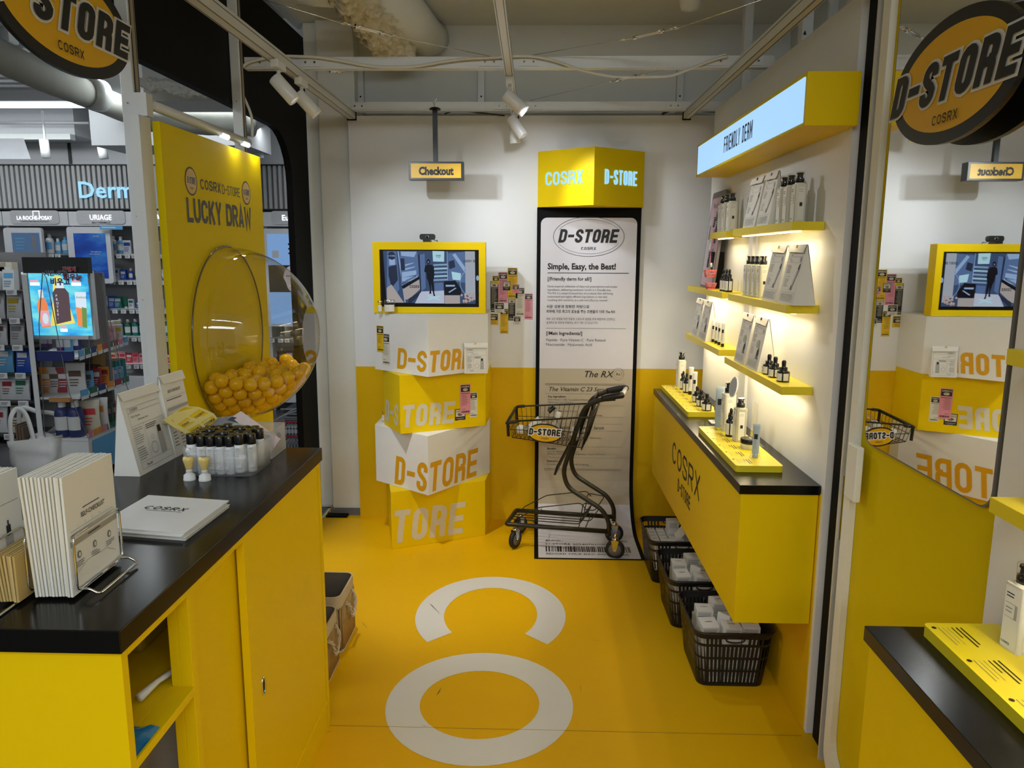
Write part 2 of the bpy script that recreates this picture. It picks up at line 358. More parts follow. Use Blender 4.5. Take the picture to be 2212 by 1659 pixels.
def ttext(mb, m, s, size, F=None, x=0, y=0, z=.0008, ax='LEFT', bold=0, sx=1, shear=0):
    "ordinary lettering set in the built-in typeface"
    key = (s, ax, round(bold, 3), shear)
    if key not in _tc:
        c = bpy.data.curves.new('t', 'FONT'); c.body = s; c.size = 1; c.align_x = ax; c.offset = bold; c.shear = shear; c.resolution_u = 2
        o = bpy.data.objects.new('t', c); me = bpy.data.meshes.new_from_object(o)
        _tc[key] = ([tuple(v.co) for v in me.vertices], [tuple(p.vertices) for p in me.polygons])
        bpy.data.objects.remove(o); bpy.data.curves.remove(c); bpy.data.meshes.remove(me)
    vs, fs = _tc[key]; old = mb.M
    if F is not None: mb.M = old @ F
    mb.add([(x+v[0]*size*sx, y+v[1]*size, z) for v in vs], fs, m); mb.M = old
def bars(mb, m, x0, x1, y, n, dy, th, z=.0008, seed=0, full=.6):
    "rows of tiny print too small to read"
    rd = random.Random(seed)
    for i in range(n): mb.rect(x0, x0+(x1-x0)*rd.uniform(full, 1), y-i*dy-th, y-i*dy, m, z)
def barcode(mb, m, x0, x1, y0, y1, z=.0008, seed=1):
    rd = random.Random(seed); x = x0; W = x1-x0
    while x < x1: d = W*rd.choice([.006, .01, .016, .024]); mb.rect(x, min(x+d, x1), y0, y1, m, z); x += d+W*rd.choice([.006, .01, .016])
# ================================================================ THE SETTING
XL, XR, YB = -1.30, .938, 4.41
m = MB(); m.box(-1.29, 1.3, -2.2, 4.62, -.02, 0, VINYL); struct(m, 'floor', 'yellow vinyl floor of the booth with scuffs')
m = MB(); m.box(-9, -1.31, -2.5, 8.2, -.02, -.001, GRAN); m.box(-1.31, 4, 4.63, 8.2, -.02, -.001, GRAN); m.box(1.32, 4, -2.5, 4.6, -.02, -.001, GRAN)
m.box(-9, 4, -5, -2.5, -.02, -.001, GRAN); struct(m, 'floor', 'dark speckled granite floor of the shop')
# back wall board: white above, yellow wallpaper below
m = MB(); m.box(-1.058, 1.10, YB, YB+.05, .943, 2.372, WALL); m.box(-1.058, 1.10, YB, YB+.05, 0, .943, YEL2); struct(m, 'wall_back', 'white board wall with a yellow lower band')
m = MB(); m.box(XR, XR+.07, 2.348, 4.14, 0.002, 2.35, WHT)
struct(m, 'wall_right', 'white display wall behind the shelves')
m = MB(); m.box(XR-.004, XR, 2.37, 4.14, .0015, .84, YEL2); struct(m, 'wall_right', 'yellow band below the wall counter')
# building wall and ceiling behind the booth
m = MB(); m.box(-1.36, 2.2, 4.60, 4.66, 0, 2.9, GRYW); struct(m, 'wall_back', 'grey painted building wall above the booth')
m = MB(); m.box(-1.40, 2.2, .2, 4.66, 2.90, 2.96, GRYW); struct(m, 'ceiling', 'grey painted ceiling over the booth')
m = MB(); m.box(1.45, 1.5, -2, 4.6, 0, 2.95, GRYW); struct(m, 'wall_right', 'grey building wall beyond the display wall')
m = MB(); m.box(-1.245, -1.03, 4.47, 4.60, .035, 2.9, CRM); m.box(-1.33, -1.245, 4.52, 4.60, .035, 2.9, CRM); struct(m, 'wall_left', 'cream pillar left of the back wall', bev=.008)
m = MB(); m.box(-1.25, -1.03, 4.45, 4.60, 0, .035, PRG); m.box(-1.27, -1.14, 4.40, 4.46, 0, .012, BLKM); struct(m, 'baseboard_back', 'dark metal plinth at the foot of the pillar')
# black side wall with a large rounded opening to the shop
def wall_with_hole(outer, hole, x0, x1, mt, name, label):
    me = bpy.data.meshes.new(name); import bmesh
    bm = bmesh.new()
    def loop(pts, x):
        vs = [bm.verts.new((x, p[0], p[1])) for p in pts]; return vs, [bm.edges.new((vs[i], vs[(i+1) % len(vs)])) for i in range(len(vs))]
    rings = []
    for x in (x0, x1):
        a, ea = loop(outer, x); b, eb = loop(hole, x); bmesh.ops.triangle_fill(bm, edges=ea+eb, use_beauty=True); rings.append((a, b))
    for k in (0, 1):
        n = len(rings[0][k])
        for i in range(n): bm.faces.new((rings[0][k][i], rings[0][k][(i+1) % n], rings[1][k][(i+1) % n], rings[1][k][i]))
    bmesh.ops.recalc_face_normals(bm, faces=bm.faces); bm.to_mesh(me); bm.free(); me.materials.append(mt)
    o = bpy.data.objects.new(name, me); col.objects.link(o); return props(o, label, kind='structure')
wall_with_hole([(1.05, 0), (4.46, 0), (4.46, 2.80), (1.05, 2.80)], rrect(1.20, 4.16, .06, 2.235, .26), -1.345, -1.31, BLKM, 'wall_left', 'matt black side wall with a rounded opening')
# white rounded frame and yellow panel of the nearer section, right side
m = MB(); m.box(.945, .985, 1.475, 2.175, 0, 2.42, YELP); struct(m, 'wall_right', 'yellow panel that carries the mirror')
o = wall_with_hole([(p[0], p[1]) for p in rrect(-1.5, 2.172, .005, 2.42, .08)], rrect(-1.46, 2.128, .055, 2.37, .09), .925, .944, CRM, 'trim_1', 'cream rounded frame round the nearer section')
m = MB(); m.box(.93, .99, -1.5, 1.472, 0, 2.4, WHT); struct(m, 'wall_right', 'white wall of the nearer section')
m = MB(); m.box(.935, .952, 1.452, 1.474, 0, 2.4, GREY); struct(m, 'trim_2', 'grey edge strip beside the mirror panel')
m = MB(); m.box(.955, 1.0, 2.19, 2.335, 0.0, 2.42, BLKM); struct(m, 'trim_3', 'dark slot between the two wall sections')
m = MB(); m.box(.93, .952, 2.212, 2.222, 0.0, 2.42, STEEL); m.box(.934, .95, 2.205, 2.215, .75, .95, CHR); struct(m, 'trim_4', 'steel strip in the slot')
# white plate on the frame
m = MB(); m.box(.905, .925, 2.06, 2.13, .915, 1.075, CRM); single(m, 'wall_plate', 'small cream plate on the rounded frame below the mirror', 'plate', bev=.004)
# studs and cable behind the top of the walls
for k, (px, py, Y) in enumerate(((1040, 190, 4.58), (1468, 190, 4.58), (780, 190, 4.58))):
    x = at(px, py, Y=Y).x; m = MB(); m.box(x-.018, x+.018, 4.56, 4.60, 2.36, 2.9 if k == 3 else 2.80-.14*(k < 3), STEEL); m.box(x-.004, x+.004, 4.555, 4.561, 2.5, 2.508, BLKM); struct(m, 'trim_5', 'steel stud behind the back wall')
for y in (2.62, 3.1, 3.95):
    m = MB(); m.box(1.02, 1.06, y, y+.05, 0, 2.9, STEEL); struct(m, 'trim_6', 'steel stud behind the display wall')
m = MB(); m.box(1.09, 1.12, 2.85, 2.87, 2.35, 2.9, STEEL); m.box(1.09, 1.12, 3.02, 3.04, 2.35, 2.9, STEEL); struct(m, 'trim_7', 'thin steel posts behind the display wall')
# floor lettering C and O (white vinyl print)
def ring(m, cx, cy, rx, ry, tx, ty, a0, a1, n=48, mt=None, z=.0012):
    vs = []
    for k in range(n+1):
        a = math.radians(a0+(a1-a0)*k/n); vs += [(cx+rx*math.cos(a), cy+ry*math.sin(a), z), (cx+(rx-tx)*math.cos(a), cy+(ry-ty)*math.sin(a), z)]
    m.add(vs, [(2*k, 2*k+1, 2*k+3, 2*k+2) for k in range(n)], mt)
FLW = mat('white_floor_print', (.72, .73, .74), .42, var=.03, scale=5)
t = thing('floor_lettering', 'large white letters C and O printed on the yellow floor', 'lettering', loc=(-.18, 2.9, 0))
m = MB(); ring(m, -.182, 3.175, .338, .395, .128, .128, -42, 222, mt=FLW); m.build('letter_c', t)
m = MB(); ring(m, -.183, 2.488, .338, .345, .122, .135, 0, 360, mt=FLW); m.build('letter_o', t)
# scuffs
m = MB()
SC = mat('scuff', (.10, .08, .05), .6)
for (u, v, du, dv, wd) in ((930, 1305, 22, 22, .004), (945, 1500, 9, -16, .004), (1254, 1480, 1, 20, .0012), (783, 1345, 14, 14, .0015), (706, 1582, 8, -3, .002), (1285, 1382, 10, 2, .002), (914, 1568, 4, 0, .003), (836, 1255, 14, 2, .001)):
    a = at(u, v, Z=.0022); b = at(u+du, v+dv, Z=.0022); d = (b-a).normalized(); n_ = Vector((-d.y, d.x, 0))*wd
    m.flat([a-d*.01, a+n_*.5+d*.01, b, a-n_*.5+d*.02], SC)
o = m.build('scuff_marks'); props(o, 'dark scuff marks on the yellow floor', 'scuff', kind='stuff')
m = MB()
a = at(711, 1562, Z=0); m.box(-.69, .92, 2.335, 2.337, 0, .0015, mat('seam', (.45, .27, .01), .6)); struct(m, 'trim_8', 'seam across the yellow floor')

# ---------------------------------------------------------------- steel grid under the ceiling
def beam(m, a, b, wd, h, mt=STEEL):
    "C-section lying from a to b"
    a = Vector(a); b = Vector(b); d = (b-a).normalized(); s = Vector((0, 0, 1)).cross(d).normalized(); M = Matrix(((d.x, s.x, 0, a.x), (d.y, s.y, 0, a.y), (d.z, s.z, 1, a.z), (0, 0, 0, 1)))
    L = (b-a).length; old = m.M; m.M = M
    m.box(0, L, -wd/2, -wd/2+.004, 0, h, mt); m.box(0, L, -wd/2, wd/2, h-.004, h, mt); m.box(0, L, -wd/2, wd/2, 0, .004, mt); m.M = old
def bolts(m, xs, y, z):
    for x in xs:
        m.box(x-.045, x+.045, y-.004, y, z-.018, z+.018, STEEL)
        for q in (-.02, .02):
            old = m.M; m.M = Matrix.Translation((x+q, y-.004, z)) @ Matrix.Rotation(PI/2, 4, 'X'); m.lathe([(.006, 0), (.005, .004)], CHR, n=8); m.lathe([(.0025, .0042)], BLKM, n=6); m.M = old
t = thing('ceiling_beam', 'front steel beam crossing the booth above the lamps', 'beam', 'steel beams over the booth', (0, 3.45, 2.40))
m = MB(); m.box(-1.27, 1.02, 3.431, 3.435, 2.40, 2.445, STEEL); m.box(-1.27, 1.02, 3.435, 3.47, 2.441, 2.445, STEEL); m.box(-1.27, 1.02, 3.427, 3.47, 2.396, 2.401, STEEL); m.build('beam', t)
m = MB(); bolts(m, (-1.22, -1.10, -.98, -.20, -.03, .77, .93), 3.431, 2.422); m.build('bolt_plate', t)
t = thing('ceiling_beam', 'rear steel beam just above the white back wall', 'beam', 'steel beams over the booth', (0, 4.35, 2.39))
m = MB(); m.box(-1.0, 1.02, 4.341, 4.345, 2.388, 2.433, STEEL); m.box(-1.0, 1.02, 4.345, 4.38, 2.429, 2.433, STEEL); m.box(-1.0, 1.02, 4.337, 4.38, 2.384, 2.389, STEEL); m.build('beam', t)
m = MB(); bolts(m, (-.98, -.18, -.02, .76, .90), 4.341, 2.41); m.build('bolt_plate', t)
def track(x, y0, y1, lab, wd=.036):
    t = thing('lamp_track', lab, 'track', 'white lamp tracks', (x, y0, 2.36))
    m = MB(); m.box(x-wd/2, x+wd/2, y0, y1, 2.352, 2.396, STEEL); m.box(x-wd/2+.004, x-wd/2+.0065, y0, y1, 2.3508, 2.352, WIRE); m.box(x+wd/2-.0065, x+wd/2-.004, y0, y1, 2.3508, 2.352, WIRE)
    m.box(x+wd/2, x+wd/2+.0006, y0, y1, 2.382, 2.3845, WIRE); m.box(x-wd/2-.0006, x-wd/2, y0, y1, 2.382, 2.3845, WIRE)
    m.build('rail', t); m = MB(); m.box(x-wd/2-.005, x+wd/2+.005, y1, y1+.006, 2.346, 2.398, BLKM); m.build('end_cap', t); return t
track(-1.035, .2, 4.40, 'left lamp track ending above the pillar', .045)
track(-.112, .2, 4.34, 'middle lamp track with three lamps')
track(.842, .2, 4.40, 'right lamp track running beside the display wall')
def lamp(anchor, aim, lab, group='white track spotlights', drop=.05, L=.115, R=.028, face=True):
    t = thing('track_lamp', lab, 'lamp', group, anchor)
    a = Vector(anchor); m = MB(); m.box(a.x-.016, a.x+.016, a.y-.05, a.y+.05, a.z-.03, a.z, WPL); m.build('adapter', t, bev=.003)
    b = a+Vector((0, .0, -.03-drop)); m = MB(); m.tube([a+Vector((0, 0, -.03)), b], .008, WPL); m.build('stem', t)
    d = Vector(aim).normalized(); q = d.to_track_quat('Z', 'Y').to_matrix().to_4x4()
    m = MB(); m.M = Matrix.Translation(b-d*.025) @ q
    m.lathe([(.0, 0), (R*.93, 0), (R, .004), (R, L-.003), (R*.94, L), (R*.82, L), (R*.8, L-.02)], WPL, n=24, cap=False); m.build('housing', t)
    m = MB(); m.M = Matrix.Translation(b-d*.025) @ q; m.lathe([(0, L-.021), (R*.8, L-.02)], LTUBE, n=16, cap=False); m.build('lens', t)
    return t
lamp((-1.02, 3.12, 2.352), (.55, .05, -.62), 'track lamp on the left rail, nearer of the pair')
lamp((-1.02, 3.42, 2.352), (.55, .12, -.62), 'track lamp on the left rail, farther of the pair')
lamp((-.112, 3.42, 2.352), (.85, .05, -.72), 'track lamp on the middle rail beside the front beam')
lamp((-.112, 4.0, 2.352), (.55, -.05, -.75), 'track lamp on the middle rail, pointing right')
lamp((-.112, 4.12, 2.352), (.08, .1, -.95), 'track lamp on the middle rail, pointing down')
# wires with turnbuckles
def wire(pts, tb, lab):
    t = thing('tension_wire', lab, 'wire', 'tension wires over the booth', tuple(pts[0])); m = MB(); m.tube(pts, .0016, CHR, n=5); m.build('cable', t)
    a, b = Vector(tb[0]), Vector(tb[1]); d = (b-a); Q = d.to_track_quat('Z', 'Y').to_matrix().to_4x4(); L = d.length
    m = MB(); m.M = Matrix.Translation(a) @ Q
    m.tube([(.007, 0, L*.25), (.009, 0, L*.35), (.009, 0, L*.65), (.007, 0, L*.75)], .0035, CHR, n=6); m.tube([(-.007, 0, L*.25), (-.009, 0, L*.35), (-.009, 0, L*.65), (-.007, 0, L*.75)], .0035, CHR, n=6)
    m.lathe([(.009, L*.22), (.009, L*.29)], CHR, n=8); m.lathe([(.009, L*.71), (.009, L*.78)], CHR, n=8)
    for z0, z1, s in ((L*.25, .015, -1), (L*.75, L-.015, 1)):
        m.tube([(0, 0, z0), (0, 0, z1)], .0032, CHR, n=6); m.tube([(.011*math.cos(q), 0, z1+s*.011+.011*math.sin(q)) for q in [k*PI/6 for k in range(13)]], .0026, CHR, n=5)
    m.build('turnbuckle', t)
def atp(u, v, Y): return at(u, v, Y=Y)
wire([atp(560, -4, 2.9), atp(745, 52, 3.05), atp(850, 78, 3.2), atp(1060, 122, 3.43)], (atp(742, 50, 3.05), atp(852, 78, 3.2)), 'tension wire from upper left to the middle track')
wire([atp(1145, 120, 3.43), atp(1345, 86, 3.2), atp(1460, 62, 3.0), atp(1650, -2, 2.7)], (atp(1345, 86, 3.2), atp(1460, 60, 3.0)), 'tension wire from the middle track to upper right')
wire([atp(1145, 217, 4.33), atp(1318, 177, 4.0), atp(1392, 160, 3.8), atp(1440, 150, 3.7), atp(1570, 116, 3.5)], (atp(1318, 177, 4.0), atp(1390, 160, 3.8)), 'lower tension wire below the front beam')
wire([atp(650, 140, 3.45), atp(735, 156, 3.6), atp(780, 150, 3.9)], (atp(705, 152, 3.55), atp(738, 155, 3.6)), 'short tension wire below the left end of the front beam')
# white cable hung along the front beam, black cable at the rear
m = MB(); P = [(545, 296), (543, 250), (523, 200), (516, 170), (524, 145), (545, 132), (600, 122), (650, 122), (690, 124), (740, 132), (800, 143), (850, 145), (900, 143), (960, 133), (1010, 127), (1065, 125), (1100, 122), (1150, 122), (1200, 132), (1260, 153), (1330, 166), (1400, 166), (1450, 163), (1500, 145), (1545, 128), (1572, 122)]
m.tube(smooth_path([atp(u, v, 3.41) for u, v in P], 4), .006, CABL, n=7); single(m, 'power_cable', 'white power cable looping along the front beam', 'cable')
m = MB(); m.tube(smooth_path([atp(u, v, 4.38) for u, v in ((1430, 247), (1445, 240), (1480, 238), (1520, 240), (1548, 241))], 4), .007, BLKP, n=6); m.tube(smooth_path([atp(u, v, 4.38) for u, v in ((960, 246), (985, 240), (1030, 243), (1090, 250))], 4), .004, BLKP, n=6)
single(m, 'black_cable', 'black cable lying behind the back wall top', 'cable')
m = MB(); m.tube(smooth_path([at(u, v, X=1.03) for u, v in ((1738, 76), (1738, 50), (1742, 30), (1752, 14))], 4), .006, BLKP, n=6); single(m, 'black_cable', 'short black cable hanging behind the display wall', 'cable')
# sprayed foam round the beam joint
import bmesh
def lumps(name, label, a, b, r0, r1, mt, amp, seed):
    rd = random.Random(seed); a = Vector(a); b = Vector(b); d = (b-a).normalized(); x = d.cross(Vector((0, 0, 1))).normalized(); y = x.cross(d); N, K = 150, 120
    from mathutils import noise
    vs = []; fs = []
    for i in range(N+1):
        t_ = i/N; c = a.lerp(b, t_); r = (r0+(r1-r0)*t_)*(1-.85*max(0, (t_-.86)/.14)**2)*(1-.5*max(0, (.1-t_)/.1))
        for k in range(K):
            q = 2*PI*k/K; dr = x*math.cos(q)+y*math.sin(q); p = c+dr*r
            n_ = noise.fractal(p*11, .9, 2, 5)*amp*.7+noise.noise(p*55)*amp*.22+(.5-abs(noise.noise(p*26)))*amp*.7; vs.append(p+dr*n_)
    for i in range(N):
        for k in range(K): j = (k+1) % K; fs.append((i*K+k, i*K+j, (i+1)*K+j, (i+1)*K+k))
    m = MB(); m.add(vs, fs, mt, True); m.add([vs[-K+k] for k in range(K)], [list(range(K))], mt); m.add([vs[k] for k in range(K)], [list(range(K))[::-1]], mt); o = m.build(name); return props(o, label, 'foam', kind='stuff')
lumps('sprayed_foam', 'rough cream sprayed foam clinging to the ceiling beam', at(715, -90, Z=2.80), at(868, 108, Z=2.74), .10, .12, FOAM, .05, 3)
m = MB(); a = at(800, -60, Z=2.85); b = at(925, 82, Z=2.80); m.tube([a, b, b+Vector((.02, .1, .03))], [.12, .10, .09], GRYW, n=20); struct(m, 'ceiling', 'smooth haunch beside the foam')
m = MB(); m.tube([at(640, -14, Z=2.8)+Vector((.0, 0, 0)), at(745, -6, Z=2.8)], .05, CRM, n=16); single(m, 'flexible_duct', 'end of a pale flexible duct at the top edge', 'duct')
m = MB(); c = at(1492, -2, Z=2.88); m.lathe([(.0, -.06), (.045, -.05), (.055, -.02), (.06, .02)], CRM, c=c, cap=False); single(m, 'smoke_detector', 'cream smoke detector on the ceiling', 'detector')

# ---------------------------------------------------------------- left posts, light rail
def post(y, lab):
    t = thing('steel_post', lab, 'post', 'steel posts of the left side', (-1.29, y, 0))
    m = MB(); m.box(-1.31, -1.268, y-.045, y, 0, 2.85, STEEL); m.build('post', t, bev=.003)
    m = MB(); m.box(-1.268, -1.2655, y-.036, y-.033, 0, 2.85, WIRE); m.box(-1.268, -1.2655, y-.012, y-.009, 0, 2.85, WIRE); m.box(-1.268, -1.2665, y-.033, y-.012, 0, 2.85, mat('wood_insert', (.33, .28, .21), .7, var=.15)); m.build('groove', t)
    m = MB()
    for z in (.6, 1.08, 1.45, 1.72, 2.07, 2.25): old = m.M; m.M = Matrix.Translation((-1.290, y-.045, z)) @ Matrix.Rotation(PI/2, 4, 'X'); m.lathe([(.003, 0), (.003, .002)], CHR, n=6); m.M = old
    m.build('screw', t)
post(2.505, 'near steel post left of the yellow prize panel'); post(3.415, 'far steel post rising behind the yellow prize panel')
m = MB(); m.box(-1.255, -1.225, 2.395, 2.465, .0, 2.025, STEEL); struct(m, 'trim_9', 'grey steel edge of the yellow prize panel')
t = thing('light_rail', 'white rail with small lit lamps above the yellow prize panel', 'lamp', loc=(-1.24, 2.5, 2.06))
m = MB(); m.tube([(-1.245, 2.47, 2.075), (-1.245, 3.36, 2.075)], .017, STEEL, n=12); m.build('rail', t)
m = MB(); m.box(-1.27, -1.225, 2.45, 2.49, 2.03, 2.10, STEEL); m.build('bracket', t)
for y in (3.05, 3.27):
    area('rail_lamp', (-1.17, y+.03, 2.05), (0, math.radians(-12), 0), .02, .06, .25, (1, .97, .9)); m = MB(); m.tube([(-1.235, y, 2.062), (-1.235, y+.06, 2.062)], .011, LWHT, n=8); m.build('lamp_tube', t)

# ---------------------------------------------------------------- D-STORE oval signs
def oval(m_out, F, rx, ry, lab, parent):
    m = MB(); m.M = F; n = 64
    e = lambda kx, ky, z: [(kx*math.cos(2*PI*i/n), ky*math.sin(2*PI*i/n), z) for i in range(n)]
    m.add(e(rx, ry, 0)+e(rx, ry, .012), [(i, (i+1) % n, n+(i+1) % n, n+i) for i in range(n)]+[list(range(n, 2*n)), list(range(n))[::-1]], BLKP); m.build('rim', parent)
    m = MB(); m.M = F; m.flat(e(rx*.86, ry*.80, .0125), mat('sign_yellow', (.75, .42, .004), .4)); m.build('panel', parent)
    sh = .22; H = ry*.68; W_ = dict(w=.52, t=.205, gap=.10, shear=sh)
    k = 2*rx*.97/(swidth('D-STORE', .52, .205, .10)*H); F2 = F @ Matrix.Diagonal((k, 1, 1, 1))
    m = MB(); stext(m, mat('sign_white', (.70, .70, .68), .5), 'D-STORE', H, F2, y=-H*.5+ry*.02, z=.014, out=.065, **W_); m.build('lettering_outline', parent)
    m = MB(); stext(m, PRT, 'D-STORE', H, F2, y=-H*.5+ry*.02, z=.0165, **W_); stext(m, PRT, 'COSRX', ry*.155, F, w=.8, t=.15, gap=.22, y=-ry*.68, z=.0165); m.build('lettering', parent)
t = thing('oval_sign', 'yellow oval sign with black rim at the upper left', 'sign', 'yellow oval signs', (-1.2, 1.9, 2.2))
cy_ = 2.009; F = fr((-1.205, cy_, 2.202), (0, 1, 0), (0, 0, 1)); oval(None, F, .300, .146, '', t)
m = MB(); m.box(-1.27, -1.206, 2.20, 2.26, 2.17, 2.23, STEEL); m.build('bracket', t)
t = thing('oval_sign', 'yellow oval sign with black rim in front of the mirror', 'sign', 'yellow oval signs', (.9, 1.8, 2.0))
F = fr((.90, 1.726, 1.978), (0, -1, 0), (0, 0, 1)); oval(None, F, .255, .134, '', t)
m = MB(); m.box(.902, .924, 1.65, 1.80, 1.93, 2.02, BLKP); m.build('standoff', t)
# mirror
t = thing('wall_mirror', 'tall frameless mirror with rounded corners on the yellow panel', 'mirror', loc=(.94, 1.8, 1.6))
Mq = Matrix(((0, 0, 1, 0), (1, 0, 0, 0), (0, 1, 0, 0), (0, 0, 0, 1)))
m = MB(); m.M = Matrix.Translation((.934, 0, 0)) @ Mq; m.prism(rrect(1.492, 2.092, 1.086, 2.30, .045), 0, .0105, PRG, True); m.build('backing', t)
m = MB(); m.M = Matrix.Translation((.9335, 0, 0)) @ Mq; m.flat([(p[0], p[1], 0) for p in rrect(1.496, 2.088, 1.090, 2.296, .043)][::-1], MIR); m.build('glass', t)
# ================================================================ LEFT COUNTER
XC = -.69
t = thing('cash_counter', 'yellow cash counter with black top and sliding doors', 'counter', loc=(-.95, 1.75, 0))
m = MB(); m.box(-1.195, -.683, 1.142, 2.352, .94, .982, BLK); m.build('worktop', t, bev=.0015)
m = MB(); m.box(-1.19, XC, 1.152, 1.172, 0, .94, YEL); m.build('end_panel', t, bev=.001)
m = MB(); m.box(-1.19, XC, 2.328, 2.348, 0, .94, YEL); m.build('end_panel', t, bev=.001)
m = MB(); m.box(-1.19, -1.175, 1.172, 2.328, 0, .94, YEL); m.build('back_panel', t)
m = MB(); m.box(-1.175, XC, 1.172, 2.328, .922, .94, YEL); m.build('top_rail', t)
m = MB(); m.box(-1.175, XC-.05, 1.172, 2.328, .705, .722, YEL); m.box(XC-.05, XC, 1.172, 1.401, .705, .722, YEL); m.build('shelf', t, bev=.001)
m = MB(); m.box(-1.175, XC, 1.172, 2.328, .085, .10, YEL); m.build('bottom_panel', t)
m = MB(); m.box(-1.175, XC-.002, 1.172, 2.32, 0, .085, YEL); m.build('kickboard', t, bev=.001)
m = MB(); m.box(XC-.048, XC-.028, 1.402, 1.74, .10, .922, YEL); m.box(XC-.028, XC-.003, 1.402, 1.425, .10, .922, YEL); m.build('sliding_door', t, 'rear sliding door, set back', bev=.001)
m = MB(); m.box(XC-.022, XC-.003, 1.698, 2.322, .10, .922, YEL); d2 = m.build('sliding_door', t, 'front sliding door with oval finger pull', bev=.001)
m = MB(); n = 24
for rx, ry, rz in ((.011, .024, 0),): m.tube([(XC-.002, 1.772+rx*math.cos(2*PI*k/n), .496+ry*math.sin(2*PI*k/n)) for k in range(n)], .003, BRS if 0 else CHR, n=6, closed=True); m.flat([(XC-.0022, 1.772+rx*math.cos(2*PI*k/n), .496+ry*math.sin(2*PI*k/n)) for k in range(n)], BLKM)
o = m.build('finger_pull', d2, 'chrome oval finger pull'); o.location = (0, 0, 0); o.data.transform(Matrix.Translation(-Vector(t['_w'])))
# things in the open compartment
t = thing('stock_packet', 'yellow printed packet wrapped in clear film on the counter shelf', 'packet', loc=(-.9, 1.3, .72))
m = MB(); m.box(-1.12, -.86, 1.52, 1.80, .723, .80, mat('dull_yellow', (.45, .33, .03), .6)); m.build('packet', t, bev=.012)
m = MB()
for i in range(5):
    for j in range(3): ttext(m, PRT, 'COSRX', .018, fr((-.90-.045*i, 1.54+.08*j, .8006), (0, 1, 0), (-1, 0, 0)), bold=.01)
m.build('lettering', t)
t = thing('kraft_box', 'brown cardboard box standing at the back of the counter shelf', 'box', loc=(-1.1, 1.2, .72)); m = MB(); m.box(-1.05, -.93, 1.42, 1.50, .723, .90, KRAFT); m.build('box', t, bev=.002); m = MB(); ttext(m, PRT, 'No Tent', .02, fr((-.9295, 1.43, .86), (0, 1, 0), (0, 0, 1)), bold=.01); m.build('lettering', t)
m = MB(); P = smooth_path([(-.80+.05*math.cos(a)-.05, 1.33+.045*math.sin(a), .735+.012*math.sin(2*a)) for a in [k*PI/6 for k in range(12)]], 3, True); m.tube(P, .0035, GLS, n=6, closed=True)
single(m, 'plastic_loop', 'clear plastic carrying loop lying on the counter shelf', 'strap')
t = thing('white_brush', 'white plastic handle lying across the counter shelf', 'brush', loc=(-.75, 1.2, .73)); m = MB(); m.tube([at(300, 1508, Z=.736), at(340, 1472, Z=.738), at(392, 1438, Z=.742)], [.009, .006, .007], WPL, n=10); m.build('handle', t); m = MB(); m.lathe([(.007, 0), (.009, .004), (.007, .008)], PRG, c=tuple(at(394, 1441, Z=.738)), n=10); m.build('end_cap', t)
m = MB(); vs = []; fs = []
for i in range(9):
    for j in range(7): vs.append((-.695-.13*i/8, 1.178+.085*j/6, .726+.012*math.sin(PI*i/8)*math.sin(PI*j/6)+.003*math.sin(i*2.1+j)))
for i in range(8):
    for j in range(6): fs.append((i*7+j, i*7+j+1, (i+1)*7+j+1, (i+1)*7+j))
m.add(vs, fs, mat('blue_film', (.02, .22, .50), .15, coat=.5), True); m.add([(v[0], v[1], .7235) for v in vs], [f[::-1] for f in fs], MATS['blue_film']); single(m, 'wet_wipe_pack', 'shiny blue foil pack at the edge of the counter shelf', 'packet')
def sack(name, lab, cat, c, rx, ry, h, mt, seed, top=.45):
    from mathutils import noise
    vs = []; fs = []; N, K = 14, 28
    for i in range(N+1):
        t_ = i/N; f = (1-.12*(1-t_)**6)*(1-(1-top)*max(0, (t_-.55)/.45)**1.6)
        for k in range(K):
            a = 2*PI*k/K; p = Vector((c[0]+rx*f*math.cos(a)*(1+.12*math.cos(4*a)), c[1]+ry*f*math.sin(a), c[2]+h*t_)); q = noise.noise(p*14+Vector((seed, 0, 0)))*.02; vs.append((p.x+q*math.cos(a), p.y+q*math.sin(a), p.z+(q if i == N else 0)))
    for i in range(N):
        for k in range(K): j = (k+1) % K; fs.append((i*K+k, i*K+j, (i+1)*K+j, (i+1)*K+k))
    m = MB(); m.add(vs, fs, mt, True); m.add([vs[k] for k in range(K)], [list(range(K))[::-1]], mt); m.add([vs[N*K+k] for k in range(K)], [list(range(K))], mt); return single(m, name, lab, cat)
SACK = mat('dull_white_film', (.42, .40, .34), .35, bump=.3, scale=60)
sack('plastic_sack', 'dull white plastic sack in the bottom of the counter', 'bag', (-.90, 1.55, .10), .13, .12, .52, SACK, 1, .8)
sack('plastic_sack', 'small crumpled white bag at the front of the counter bottom', 'bag', (-.765, 1.30, .10), .06, .07, .47, mat('white_film', (.62, .60, .55), .3), 5, .3)

